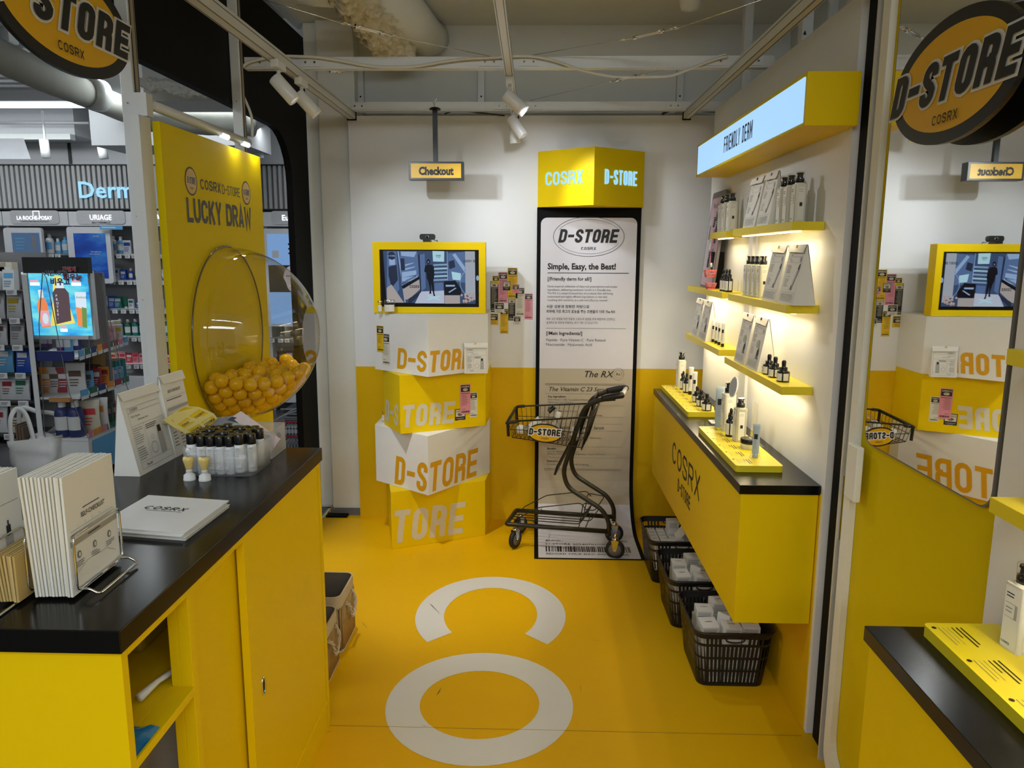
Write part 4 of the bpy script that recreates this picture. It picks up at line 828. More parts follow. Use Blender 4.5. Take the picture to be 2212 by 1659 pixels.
P1 = [(-.548, 3.86), (-.25, 4.12), (-.25, 4.408), (-.88, 4.408), (-.88, 4.12)]
P2 = [(-.705, 3.90), (-.265, 4.13), (-.25, 4.408), (-.86, 4.408), (-.835, 4.12)]
P3 = [(-.555, 3.86), (-.254, 4.30), (-.254, 4.408), (-.89, 4.408), (-.89, 4.12)]
P4 = [(-.768, 3.907), (-.269, 4.142), (-.25, 4.408), (-.886, 4.408)]
block('display_block', 'white top block below the screen with orange letters', P1, .972, 1.285, WHT, ('D-S', 'TORE'), ORN, dict(h=.36, w=.53, wl=.64, t=.19, y=.07, s=0))
block('display_block', 'yellow block second from the top, pink and cream tags on it', P2, .655, .971, YEL, ('', 'TORE'), INKW, dict(h=.39, w=.53, t=.20, y=.10))
block('display_block', 'white block third from the top with large orange letters', P3, .328, .654, WHT, ('D-S', 'TORE'), ORN, dict(h=.50, w=.55, wl=.48, t=.17, y=.04, s=0))
block('display_block', 'yellow bottom block standing on the floor', P4, 0.001, .327, YEL, ('', 'TORE'), INKW, dict(h=.57, w=.48, t=.18, y=.10))
# narrow left faces of the second block carry D-S
o = [o for o in bpy.data.objects if o.name == 'display_block.001'][0]
d = Vector((P2[0][0]-P2[-1][0], P2[0][1]-P2[-1][1], 0)); m = MB(); F = fr((P2[0][0], P2[0][1], .655), d, (0, 0, 1)); stext(m, INKW, 'D-S', .122, F, w=.50, t=.18, gap=.12, shear=.12, x=-.128, y=.032); m.build('lettering', o)
# screen housing
t = thing('screen', 'yellow framed screen on top of the stacked blocks', 'screen', loc=(-.567, 4.1, 1.286)); SX0, SX1, SZ0, SZ1 = -.873, -.262, 1.2865, 1.668
def q2(X, Y): p = at(740+X/4.148, 480+Y/4.148, Y=4.108); return (p.x, p.z)
a = q2(330, 245); b = q2(1223, 762)
m = MB()
m.box(SX0, a[0], 4.10, 4.175, SZ0, SZ1, YEL); m.box(b[0], SX1, 4.10, 4.175, SZ0, SZ1, YEL); m.box(a[0], b[0], 4.10, 4.175, a[1], SZ1, YEL); m.box(a[0], b[0], 4.10, 4.175, SZ0, b[1], YEL); m.box(a[0], b[0], 4.13, 4.17, b[1], a[1], BLKM); m.build('housing', t)
m = MB(); m.box(a[0], b[0], 4.116, 4.13, b[1], a[1], mat('screen_glass', (.006, .006, .008), .12)); m.build('panel', t)
def em(name, c, s=1.0): return mat('screen_'+name, (0, 0, 0), .2, emit=c, es=s, var=0)
F = fr((a[0], 4.1155, b[1]), (1, 0, 0), (0, 0, 1)); W_, H_ = b[0]-a[0], a[1]-b[1]
m = MB(); m.M = F; zc = [0]
def pg(c, pts): zc[0] += .00004; m.flat([((X-330)/893*W_, (762-Y)/517*H_, zc[0]) for X, Y in (pts if sum(pts[i][0]*pts[(i+1) % len(pts)][1]-pts[(i+1) % len(pts)][0]*pts[i][1] for i in range(len(pts))) < 0 else pts[::-1])], c)
dk, nv, md, lt, cy2, tn, bk = em('dark', (.012, .02, .045)), em('navy', (.03, .055, .12)), em('mid', (.07, .12, .25)), em('light', (.22, .32, .5)), em('cyan', (.32, .52, .60)), em('tan', (.30, .27, .26)), em('black', (.002, .003, .008))
pg(nv, [(360, 255), (1187, 258), (1190, 732), (380, 725)]); pg(md, [(395, 260), (480, 260), (500, 600), (430, 725), (385, 725)]); pg(dk, [(405, 400), (480, 380), (488, 520), (430, 590), (405, 480)]); pg(lt, [(412, 330), (465, 330), (467, 382), (415, 385)]); pg(tn, [(385, 590), (430, 560), (540, 725), (385, 725)])
pg(dk, [(400, 290), (420, 265), (450, 265), (472, 290), (465, 325), (440, 338), (410, 325)])
pg(lt, [(490, 260), (500, 258), (555, 722), (545, 725)]); pg(md, [(510, 260), (670, 270), (688, 500), (520, 570)]); pg(lt, [(520, 262), (663, 262), (640, 312), (525, 300)]); pg(dk, [(515, 325), (550, 322), (555, 430), (520, 432)])
for i, (y0, y1) in enumerate(((360, 372), (395, 408), (430, 475), (480, 520))): pg(lt, [(555 if i < 2 else 525, y0+18), (632+i*12, y0), (634+i*12, y1-6), (557 if i < 2 else 527, y1+22)])
rd = random.Random(2)
for i in range(16): x = 530+i*8; y = 552-i*4; pg(dk, [(x, y-14-rd.random()*10), (x+5, y-16), (x+5, y), (x, y+2)])
pg(bk, [(520, 575), (680, 485), (690, 505), (535, 600)]); pg(tn, [(535, 600), (690, 508), (690, 600), (590, 690), (545, 700)]); pg(dk, [(580, 690), (690, 620), (690, 650), (600, 728), (580, 728)])
pg(em('floor', (.36, .40, .50)), [(695, 622), (905, 612), (908, 730), (640, 730)]); pg(md, [(688, 290), (735, 280), (740, 590), (700, 620)]); pg(dk, [(672, 290), (690, 285), (700, 620), (690, 640)])
for i in range(5): pg(cy2 if i % 2 else lt, [(812, 375+i*34), (935, 370+i*34), (935, 385+i*34), (812, 391+i*34)])
for i in range(5):
    for j in range(11): pg(dk, [(816+j*11, 377+i*34), (819+j*11, 377+i*34), (819+j*11, 390+i*34), (816+j*11, 390+i*34)])
pg(md, [(820, 545), (900, 540), (900, 612), (820, 618)]); pg(lt, [(935, 260), (940, 260), (945, 520), (938, 520)])
pg(cy2, [(806, 256), (912, 258), (910, 352), (810, 350)])
pg(md, [(945, 275), (1095, 262), (1098, 540), (950, 530)]); pg(lt, [(985, 290), (1010, 275), (1098, 400), (1095, 450)]); pg(cy2, [(975, 440), (1060, 455), (1058, 520), (985, 512)]); pg(dk, [(950, 350), (1000, 335), (1010, 400), (955, 420)])
pg(bk, [(905, 530), (1010, 520), (1060, 600), (1060, 650), (910, 655)]); pg(tn, [(910, 655), (1050, 655), (1050, 730), (912, 732)]); pg(lt, [(922, 560), (1005, 560), (1005, 575), (922, 577)]); pg(lt, [(945, 625), (1010, 585), (1020, 590), (955, 632)])
pg(em('board', (.28, .31, .36)), [(1098, 258), (1187, 258), (1190, 700), (1100, 640)])
for i in range(34):
    x = 1035+rd.random()*140; y = 625+rd.random()*90; r_ = 11
    if y < 640+(1110-x)*.2: continue
    pg(em('ball', (.30, .22, .20)), [(x+r_*math.cos(k*PI/4), y+r_*math.sin(k*PI/4)) for k in range(8)]); pg(em('ball_lit', (.45, .36, .33)), [(x-2+r_*.5*math.cos(k*PI/3), y-3+r_*.5*math.sin(k*PI/3)) for k in range(6)])
for k in range(12):
    a0, a1 = math.radians(100+k*14), math.radians(114+k*14); P = lambda q, r_: (1180+r_*130*math.cos(q), 540-r_*130*math.sin(q)); pg(lt, [P(a0, 1), P(a1, 1), P(a1, .97), P(a0, .97)])
pg(cy2, [(750, 660), (765, 655), (872, 692), (862, 702)]); pg(cy2, [(750, 690), (862, 658), (872, 668), (760, 702)])
pg(bk, [(752, 350), (758, 335), (770, 328), (782, 338), (784, 355), (778, 370), (766, 374), (756, 366)]); pg(bk, [(738, 392), (762, 376), (798, 380), (818, 398), (822, 470), (812, 520), (816, 590), (820, 640), (828, 660), (812, 662), (800, 600), (790, 540), (790, 620), (792, 640), (772, 642), (780, 600), (765, 530), (752, 500), (748, 450), (730, 442)]); pg(em('skin', (.16, .13, .15)), [(760, 348), (774, 346), (774, 362), (764, 364)])
pg(lt, [(1210+13*math.cos(k*PI/8), 497+24*math.sin(k*PI/8)) for k in range(16)])
zc[0] += .0001; old = m.M
for s_, x_, y_, h_, mt_ in (('COSRX', 858, 305, 14, bk), ('D-STORE', 858, 318, 7, bk), ('LUCKY DR', 1143, 356, 22, bk), ('D-STORE', 438, 308, 14, lt), ('COSRX', 640, 590, 26, bk)):
    stext(m, mt_, s_, h_/517*H_, x=(x_-330)/893*W_, y=(762-y_)/517*H_, z=zc[0], w=.55, t=.17, gap=.15)
m.build('picture', t)
# webcam
t = thing('webcam', 'black webcam on top of the yellow screen', 'camera', loc=(-.58, 4.12, 1.668)); cw = at(923, 512, Y=4.13)
m = MB(); m.M = fr((cw.x, 4.14, cw.z), (1, 0, 0), (0, 0, 1)); m.prism(rrect(-.042, .042, -.0145, .0165, .012), -.014, .012, BLKP, True); m.build('body', t)
m = MB(); m.M = fr((cw.x, 4.128, cw.z), (1, 0, 0), (0, 0, 1)); m.lathe([(.009, 0), (.009, .004), (.006, .003), (.0, .002)], CHR, n=20, cap=False); m.lathe([(.0068, .0042), (0, .0043)], BLKM, n=16, cap=False); m.build('lens', t)
m = MB(); m.box(cw.x-.012, cw.x+.012, 4.12, 4.15, cw.z-.024, cw.z-.014, BLKP); m.box(cw.x-.02, cw.x+.02, 4.10, 4.16, 1.669, 1.681, BLKP); m.build('clip', t)
m = MB(); m.tube(smooth_path([(cw.x+.03, 4.14, cw.z-.012), (cw.x+.045, 4.15, cw.z-.02), (cw.x+.05, 4.165, 1.674), (cw.x+.05, 4.185, 1.60)], 5), .0018, BLKP, n=6); m.build('cable', t)
# glass jars and little bags on the stack
def labelled_jar(c, r, h, lab, lid=True):
    t = thing('glass_jar', lab, 'jar', loc=c, world=False); m = MB(); m.lathe([(r*.95, 0), (r, .003), (r, h*.86), (r*.9, h*.92)], GLS, n=24); m.build('glass', t)
    m = MB(); m.lathe([(r*.93, h*.90), (r*.95, h), (r*.92, h*1.01)], CHR, n=24); m.build('lid', t)
    m = MB(); vs = []; n = 12
    for k in range(n+1): a_ = -PI/2-1.1+2.2*k/n; vs += [(r*1.01*math.cos(a_), r*1.01*math.sin(a_), h*.18), (r*1.01*math.cos(a_), r*1.01*math.sin(a_), h*.66)]
    m.add(vs, [(2*k, 2*k+2, 2*k+3, 2*k+1) for k in range(n)], PAP, True)
    for j in range(4): m.rect(0, 0, 0, 0, PRG) if 0 else m.add([(r*1.02*math.cos(-PI/2+q), r*1.02*math.sin(-PI/2+q), h*(.56-.1*j)+dz) for q, dz in ((-.7, 0), (-.35, 0), (.0, 0), (.35+.1*(j % 2), 0), (.35+.1*(j % 2), .0014), (0, .0014), (-.35, .0014), (-.7, .0014))], [(0, 1, 6, 7), (1, 2, 5, 6), (2, 3, 4, 5)], PRG)
    m.build('label', t); return t
for u_, v_, r, h, lab in ((826, 677, .0125, .068, 'slim glass jar with a label left of the screen foot'), (845, 678, .030, .074, 'wide glass jar with a metal lid before the screen')):
    p = at(u_, v_-2, Z=1.286); labelled_jar((p.x+.002, 4.055 if r > .02 else 4.06, 1.286), r, h, lab)
for u_, v_, lab in ((829, 911, 'left one of two tiny glass vials on the white block'), (834, 914, 'right one of two tiny glass vials on the white block')):
    p = at(u_, v_, Z=.655); labelled_jar((max(p.x, -.875), min(p.y, 4.3), .6545), .0095, .062, lab)
# paper tags
def tag_paper(F, w, h, paper, head, ink, small, lab, lift):
    t = thing('paper_tag', lab, 'tag', 'printed paper tags', tuple(F.translation)); F = F @ Matrix.Translation((0, 0, lift)); m = MB(); m.M = F
    m.add([(0, 0, 0), (w, 0, 0), (w, h, 0), (0, h, 0), (0, 0, .0004), (w, 0, .0004), (w, h, .0004), (0, h, .0004)], [(4, 5, 6, 7), (3, 2, 1, 0), (0, 1, 5, 4), (1, 2, 6, 5), (2, 3, 7, 6), (3, 0, 4, 7)], paper); m.build('paper', t)
    m = MB(); m.M = F; e = w*.07; hh = w*.62; m.rect(e, w-e, h-e-hh, h-e, head, .0006); hi = INKW if head is PRT else PRT
    stext(m, hi, 'COSRX', w*.15, w=.8, t=.22, gap=.22, x=w/2, y=h-e-hh*.38, z=.0009)
    n = 16; m.flat([(w/2+w*.24*math.cos(2*PI*k/n), h-e-hh*.68+w*.12*math.sin(2*PI*k/n), .0008) for k in range(n)], hi); stext(m, head, 'D-STORE', w*.07, w=.5, t=.2, gap=.1, x=w/2, y=h-e-hh*.72, z=.001)
    if small: ttext(m, ink, 'Friendly Derm' if 'Derm' in lab or head is not PRT else 'Simple Easy', w*.125, x=w/2, y=h-e-hh-w*.20, ax='CENTER', z=.0007, bold=.01); ttext(m, ink, 'For All' if 'Derm' in lab or head is not PRT else 'The Best!', w*.125, x=w/2, y=h-e-hh-w*.36, ax='CENTER', z=.0007, bold=.01)
    else:
        bars(m, ink, e*1.3, w-e*1.2, h-e-hh-w*.12, 1, 1, w*.05, z=.0007, full=1); nn = int((h-hh-w*.9)/(w*.10)); bars(m, ink, e*2, w-e*2, h-e-hh-w*.26, max(3, nn), w*.085, w*.018, z=.0007, seed=len(lab)); ttext(m, ink, 'No.073', w*.12, x=e*2, y=w*.42, z=.0007, bold=.01); barcode(m, ink, e*1.6, w-e*1.6, w*.14, w*.30, .0007, len(lab))
    m.build('print', t)
Z2 = lambda X, Y: (740+X/4.148, 480+Y/4.148)
YP = mat('yellow_paper', (.74, .47, .01), .6); CRP = mat('cream_tag', (.70, .68, .60), .6); BKP = mat('black_tag', (.015, .015, .015), .6)
TG = [(1325, 530, 1395, 805, BKP, INKW, INKW, 0, 'long black tag left in the cluster on the back wall', 0), (1395, 448, 1480, 722, PNK, PRT, PRT, 0, 'long pink tag in the middle of the cluster', 1), (1485, 680, 1548, 880, BKP, INKW, INKW, 0, 'long black tag low in the cluster', 0), (1478, 408, 1568, 682, YP, PRT, PRT, 0, 'long yellow tag at the top of the cluster', 1),
      (1343, 480, 1405, 550, YP, PRT, PRT, 1, 'small yellow tag above the long black tag', 2), (1437, 530, 1503, 610, BKP, INKW, INKW, 1, 'small black tag with a cream head over the pink tag', 2), (1550, 585, 1632, 840, CRP, PRT, PRT, 0, 'long cream tag beside the right pink tag', 1), (1522, 558, 1583, 635, PNK, PRT, PRT, 1, 'small pink tag over the yellow tag', 2),
      (1630, 640, 1703, 868, PNK, PRT, PRT, 0, 'long pink tag at the right of the cluster', 2), (1412, 775, 1485, 998, YP, PRT, PRT, 0, 'long yellow tag at the bottom of the cluster', 1), (1362, 718, 1450, 808, CRP, PRT, PRT, 1, 'small cream tag below the pink tag', 2), (1308, 818, 1395, 918, YP, PRT, PRT, 1, 'small yellow tag low at the left of the cluster', 2), (1530, 842, 1597, 918, CRP, PRT, PRT, 1, 'small cream tag below the long cream tag', 2)]
for x0, y0, x1, y1, pa, hd, ik, sm, lab, lf in TG:
    a = at(*Z2(x0, y1), Y=YB-.001); b = at(*Z2(x1, y0), Y=YB-.001); tag_paper(fr((a.x, YB-.0006, a.z), (1, 0, 0), (0, 0, 1)), b.x-a.x, b.z-a.z, pa, hd, ik, sm, lab, .0012*lf)
def tag_on(A, B, x0, y0, x1, y1, Z3, pa, hd, ik, sm, lab, lf):
    d = Vector((B[0]-A[0], B[1]-A[1], 0)).normalized(); n_ = d.cross(Vector((0, 0, 1))); a = atpl(*Z3(x0, y1), (A[0], A[1], 0), n_); b = atpl(*Z3(x1, y0), (A[0], A[1], 0), n_)
    tag_paper(fr(a+n_*.0006, d, (0, 0, 1)), (b-a).dot(d), b.z-a.z, pa, hd, ik, sm, lab, .0012*lf)
tag_on(P1[-1], P1[0], 312, 930, 368, 1158, Z2, YP, PRT, PRT, 0, 'yellow tag on the left face of the top block', 1)
tag_on(P1[-1], P1[0], 358, 1000, 422, 1275, Z2, CRP, PRT, PRT, 0, 'white tag hanging on the left face of the top block', 0)
Z3 = lambda X, Y: (740+X/3.77, 780+Y/3.77)
tag_on(P2[0], P2[1], 1035, 253, 1097, 458, Z3, CRP, PRT, PRT, 0, 'cream tag on the second block behind the pink tag', 0)
tag_on(P2[0], P2[1], 915, 385, 1000, 485, Z3, BKP, INKW, INKW, 1, 'small black tag on the second block', 0)
tag_on(P2[0], P2[1], 958, 185, 1040, 435, Z3, PNK, PRT, PRT, 0, 'pink tag on the second block', 1)
# paper bag on the ledge of the second block
a = at(1000, 804, Z=.9715); P_ = Vector((-.39, 4.02, .9715)); d = Vector((.30, .26, 0)).normalized()
a = atpl(1004, 803, (P1[0][0], P1[0][1], 0), d.cross(Vector((0, 0, 1))), .025); b = atpl(1052, 800, (P1[0][0], P1[0][1], 0), d.cross(Vector((0, 0, 1))), .025)
dd = Vector((.98, .18, 0)).normalized(); n3 = Vector((-dd.y, dd.x, 0)); F = Matrix(((dd.x, n3.x, 0, -.368), (dd.y, n3.y, 0, 3.985), (0, 0, 1, .972), (0, 0, 0, 1)))
def cover_mid(m, w, L): cover_big(m, w, L); m.rect(w*.44, w*.52, L*.86, L*1.0, YP, .004)
tri_bag('paper_bag', 'white printed paper bag with yellow tape at the right of the top block', 'bag', F, .125, .162, .035, cover_mid)

# ================================================================ BANNER AND TOPPER
t = thing('floor_banner', 'long black-edged banner running down the wall and onto the floor', 'banner', loc=(.31, 4.35, 0))
BX0, BX1, RC = .015, .607, .30
prof = [(4.392, 1.868), (4.392, .9435), (4.392, RC+.004)]; prof += [(4.392-RC+RC*math.cos(a_), RC+.004-RC*math.sin(a_)) for a_ in np.linspace(.15, PI/2, 10)]; prof += [(3.805, .004)]
def strip(x0, x1, off, mt, pr_):
    vs = []; L = len(pr_)
    for i, (y, z) in enumerate(pr_):
        a_ = pr_[max(i-1, 0)]; b_ = pr_[min(i+1, L-1)]; d = Vector((b_[0]-a_[0], b_[1]-a_[1])).normalized(); n_ = Vector((d.y, -d.x)); 
        if n_.x > 0 or n_.y < -.01: n_ = -n_
        vs += [(x0, y+n_.x*off, z+n_.y*off), (x1, y+n_.x*off, z+n_.y*off)]
    return vs, [(2*i, 2*i+2, 2*i+3, 2*i+1) for i in range(L-1)]
m = MB(); m.add(*strip(BX0, BX1, .001, 0, prof), BLKM, True); m.add(*strip(BX0, BX1, -.001, 0, prof), BLKM, True); m.build('backing', t)
top = [p for p in prof if p[1] >= .9435]; top = [(4.392, 1.806), (4.392, .9435)]; low = [(4.392, .9435)]+prof[2:-1]+[(3.812, .004)]
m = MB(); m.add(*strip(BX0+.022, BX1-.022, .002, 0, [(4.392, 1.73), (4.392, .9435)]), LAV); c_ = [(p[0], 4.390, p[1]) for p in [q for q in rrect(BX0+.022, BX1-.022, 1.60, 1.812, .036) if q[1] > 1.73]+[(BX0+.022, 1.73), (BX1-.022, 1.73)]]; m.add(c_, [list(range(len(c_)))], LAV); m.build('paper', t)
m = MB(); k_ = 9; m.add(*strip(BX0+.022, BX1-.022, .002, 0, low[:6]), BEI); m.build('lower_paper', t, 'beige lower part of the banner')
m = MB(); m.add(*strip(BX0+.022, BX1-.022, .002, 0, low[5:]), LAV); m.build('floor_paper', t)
m = MB(); F = fr((0, 4.3885, 0), (1, 0, 0), (0, 0, 1)); m.M = F; CX = (BX0+BX1)/2; K = 1/371.0
def ell(cx, cy, rx, ry, w_, seg=None):
    n = 60; vs = []; fs = []
    for k in range(n+1): a_ = 2*PI*k/n; vs += [(cx+rx*math.cos(a_), cy+ry*math.sin(a_), 0), (cx+(rx-w_)*math.cos(a_), cy+(ry-w_)*math.sin(a_), 0)]
    for k in range(n):
        a_ = 360*(k+.5)/n
        if seg and (a_ % 180 < seg or a_ % 180 > 180-seg): continue
        fs.append((2*k, 2*k+1, 2*k+3, 2*k+2))
    m.add(vs, fs, PRT)
ell(CX, 1.706, .203, .112, .0022); ell(CX, 1.706, .187, .097, .0014, 24)
stext(m, PRT, 'D-STORE', .076, w=.56, t=.20, gap=.10, shear=.2, x=CX, y=1.672, z=.0); stext(m, PRT, 'COSRX', .016, w=.9, t=.17, gap=.2, x=CX, y=1.632, z=0)
X0, X1_ = .078, .545
ttext(m, PRT, 'Simple, Easy, the Best!', .0475, x=X0, y=1.522, z=0, bold=.03, sx=.92); m.rect(X0, X1_, 1.4985, 1.502, PRT); ttext(m, PRT, '[/Friendly derm for all/]', .0285, x=X0, y=1.457, z=0, bold=.016, sx=.94)
for i, s_ in enumerate(('Derm-inspired collection of clear-cut prescriptions and simple', 'ingredients, delivering maximum results in a friendly way.', 'The RX is a research-based line of products that will bring', 'customized and highly efficient ingredients to the skin', 'resolving skin concerns, in a safe and effective manner.')): ttext(m, PRG, s_, .0172, x=X0, y=1.418-.0197*i, z=0, sx=.93)
ttext(m, PRT, '쉬운 성분과 정확한 처방으로', .021, x=X0-.004, y=1.299, z=0, bold=.008); ttext(m, PRT, '피부에 가장 최고의 효능을 주는 프렌들리 더마 The RX', .021, x=X0-.004, y=1.271, z=0, bold=.008, sx=.84)
ttext(m, PRG, '피부 고민 해결을 위한 맞춤형 고효능의 성분을 최적 배합하여 안전하고', .0165, x=X0-.004, y=1.229, z=0, sx=.83); ttext(m, PRG, '효과적으로 피부에 전달하는 연구 기반 고기능성 더마', .0165, x=X0-.004, y=1.207, z=0, sx=.83)
m.rect(X0-.004, X1_-.008, 1.180, 1.1815, PRT); ttext(m, PRT, '[/Main Ingredients/]', .0285, x=X0-.004, y=1.142, z=0, bold=.016, sx=.94)
ttext(m, PRG, 'Peptide · Pure Vitamin C · Pure Retinol', .0225, x=X0-.004, y=1.105, z=0, bold=.004, sx=.97); ttext(m, PRG, 'Niacinamide · Hyaluronic Acid', .0225, x=X0-.004, y=1.078, z=0, bold=.004, sx=.97)
ttext(m, PRT, 'The RX', .054, x=.295, y=.893, z=.0003, bold=.004, shear=.3)
ell(.50, .912, .034, .036, .0012); ell(.50, .912, .022, .024, .0009); ttext(m, PRT, 'Rx', .022, x=.489, y=.905, z=.0003)
for y in (.852, .845): m.rect(X0-.006, X1_-.004, y, y+.0016, PRT, .0003)
ttext(m, PRT, 'The Vitamin C 23 Serum', .036, x=X0+.012, y=.808, z=.0003, shear=.3, sx=1.0, bold=.002); m.rect(X0-.006, X1_-.004, .792, .7932, PRG, .0003)
ys = [.792, .728, .652, .602, .560, .520, .462, .400]
for y in (.722, .652, .610, .568, .470, .402): m.rect(X0-.006, X1_-.008, y, y+.001, PRG, .0003)
ttext(m, PRT, 'Key Ingredients', .0165, x=X0+.012, y=.770, z=.0003, bold=.012); ttext(m, PRG, 'Pure Vitamin C 23%, Topcopherol (Vitamin E)', .0145, x=X0+.012, y=.752, z=.0003, sx=.95); ttext(m, PRG, 'Hyaluronic acid, Allantoin', .0145, x=X0+.012, y=.736, z=.0003)
ttext(m, PRT, 'Benefits', .0165, x=X0+.012, y=.700, z=.0003, bold=.012); ttext(m, PRG, 'Care for uneven skin, Firming', .0145, x=X0+.012, y=.684, z=.0003); ttext(m, PRG, 'and environmental damage', .0145, x=X0+.18, y=.660, z=.0003); ttext(m, PRG, '12 months of opening', .0145, x=X0+.14, y=.620, z=.0003)
ttext(m, PRT, 'The 6 Peptide Skin Booster Serum', .028, x=X0+.008, y=.578, z=.0003, shear=.3, sx=.86, bold=.002)
ttext(m, PRT, 'Key Ingredients', .0165, x=X0+.010, y=.540, z=.0003, bold=.012); ttext(m, PRG, '6 Peptides, Niacinamide, Adenosine, Sodium Hyaluronate,', .0145, x=X0+.010, y=.521, z=.0003, sx=.95); ttext(m, PRG, 'NAG(NAcetylglucosamine), Allantoin, NMF', .0145, x=X0+.010, y=.507, z=.0003, sx=.95)
ttext(m, PRT, 'Benefits', .0165, x=X0+.010, y=.472-.02, z=.0003, bold=.012); ttext(m, PRG, 'Care for Multiple Skin Concerns', .0145, x=X0+.010, y=.434, z=.0003); ttext(m, PRG, '(Firmness, Wrinkles, Soothing, Brightening, Texture and Pores)', .0145, x=X0+.010, y=.420, z=.0003, sx=.93)
ttext(m, PRT, 'Expiration', .0165, x=X0+.010, y=.375, z=.0003, bold=.012); ttext(m, PRG, '36 months / Use within 12 months of opening', .0145, x=X0+.010, y=.356, z=.0003, sx=.93)
for y in (.332, .324): m.rect(X0-.008, X1_-.012, y, y+.0014, PRT, .0003)
m.M = fr((0, 0, .0072), (1, 0, 0), (0, 1, 0)); m.rect(X0-.004, X1_+.0, 3.892, 3.950, LAV, -.0003); barcode(m, PRT, X0, X1_+.0, 3.895, 3.975, 0, 5)
ttext(m, PRT, 'RECORD YOUR DAY! WITH COSRX', .030, x=X0, y=3.855, z=0, sx=.93, bold=.004); ttext(m, PRT, 'D-STORE 20240701**0731*', .032, x=X0, y=3.995, z=0, sx=1.08, bold=.004); ttext(m, PRT, 'BRAND :', .026, x=X0, y=4.048, z=.0005, bold=.006); ttext(m, PRT, 'COSRX', .026, x=X1_-.09, y=4.048, z=.0005, bold=.006)
for k in range(60): m.rect(X0+k*.0078, X0+k*.0078+.004, 4.036, 4.0375, PRG, .0003)
m.build('print', t)
t = thing('lit_sign_box', 'yellow triangular sign box with lit letters above the banner', 'sign', loc=(.31, 4.3, 1.87)); m = MB(); TP = [(.018, 4.36), (.316, 4.15), (.611, 4.36), (.611, 4.408), (.018, 4.408)]
m.prism(TP, 1.868, 2.170, YEL); m.build('body', t, bev=.0015)
m = MB(); F = fr((.018, 4.36, 1.868), (.298, -.21, 0), (0, 0, 1)); stext(m, LTXT, 'COSRX', .072, F, w=.58, t=.15, gap=.12, x=.175, y=.115, z=.0006, depth=.004)
F = fr((.316, 4.15, 1.868), (.295, .21, 0), (0, 0, 1)); stext(m, LTXT, 'D-STORE', .078, F, w=.36, t=.14, gap=.09, x=.19, y=.113, z=.0006, depth=.004); m.build('lit_lettering', t)
m = MB(); m.box(.0, .018, 4.39, 4.408, .0, 1.868, BLKM) if 0 else None
# checkout sign
t = thing('hanging_sign', 'black framed yellow checkout sign hanging on a black rod', 'sign', loc=(-.52, 4.1, 2.0)); p = at(939, 242, Y=4.12)
m = MB(); m.box(-.668, -.378, 4.10, 4.16, 1.992, 2.086, BLKP); m.build('frame', t, bev=.001)
m = MB(); m.M = fr((-.523, 4.0995, 2.039), (1, 0, 0), (0, 0, 1)); m.rect(-.133, .133, -.037, .037, mat('sign_lit_yellow', (.85, .50, .02), .4)); ttext(m, PRT, 'Checkout', .056, x=0, y=-.020, z=.0005, ax='CENTER', bold=.05, sx=.82); m.build('lettering', t)
m = MB(); m.box(p.x-.012, p.x+.012, 4.12, 4.144, 2.086, 2.352, BLKP); m.build('rod', t); m = MB(); m.lathe([(.03, 0), (.03, .006), (.02, .012)], BLKP, c=(p.x, 4.132, 2.352), n=20); m.build('ceiling_rose', t); m = MB(); m.tube(smooth_path([(p.x, 4.132, 2.364), (p.x-.01, 4.132, 2.39), (p.x-.022, 4.132, 2.41)], 4), .0015, CHR, n=5); m.tube(smooth_path([(p.x, 4.132, 2.364), (p.x+.0, 4.132, 2.39), (p.x+.012, 4.132, 2.415)], 4), .0015, CHR, n=5); m.build('hanging_wire', t)
# ================================================================ SMALL SHOPPING CART
O_ = Vector((.446, 3.83, 0)); UC = Vector((-.977, .212, 0)).normalized(); VC = Vector((.212, .977, 0)).normalized()
def cc(s, d, z): return O_+UC*s+VC*d+Vector((0, 0, z))
t = thing('shopping_cart', 'small dark shopping cart with a wire basket', 'cart', loc=tuple(O_)); DW = .235
def side(d):
    P = [(-.004, .902), (.02, .872), (.105, .862), (.178, .818), (.222, .69), (.288, .46), (.262, .375), (.076, .269), (.036, .205), (.034, .125)]
    return fillet([cc(s, d, z) for s, z in P[1:]], .045, 6)
for d in (0, DW): m = MB(); m.tube(side(d), .0125, DKG, n=12); m.build('side_tube', t)
m = MB(); m.tube([cc(-.012, 0, .888), cc(-.012, DW, .888)], .0115, WPL, n=12); m.build('handle', t, 'pale grey handle bar')
for d in (0, DW): m = MB(); m.tube(smooth_path([cc(.09, d, .866), cc(.04, d, .880), cc(.0, d, .888), cc(-.014, d*.9+.01 if d else .012, .888)], 4), .0165, BLKP, n=12); m.build('grip_end', t)
m = MB(); m.tube(fillet([cc(.034, 0, .148), cc(.57, .0, .138), cc(.60, .0, .138), cc(.60, DW, .138), cc(.57, DW, .138), cc(.034, DW, .148)], .06, 8), .0125, DKG, n=12); m.build('base_frame', t)
m = MB(); r_ = .0028
for k in range(5): d = .04+.155*k/4; m.tube(fillet([cc(.59, d, .155), cc(.20, d, .160), cc(.15, d, .235)], .02), r_, DKG, n=6)
for d in (0.01, DW-.01): m.tube(fillet([cc(.56, d, .152), cc(.55, d, .166), cc(.42, d, .246), cc(.19, d, .290), cc(.165, d, .262)], .02), r_, DKG, n=6)
m.tube([cc(.16, .0, .16), cc(.16, DW, .16)], r_, DKG, n=6); m.tube([cc(.45, .0, .16), cc(.45, DW, .16)], r_, DKG, n=6)
for d in (.03, DW-.03): m.tube(fillet([cc(.205, d, .14), cc(.20, d, .15), cc(.18, d, .285), cc(.085, d, .275), cc(.14, d, .185), cc(.20, d, .19)], .02), r_, DKG, n=6)
m.build('lower_rack', t)
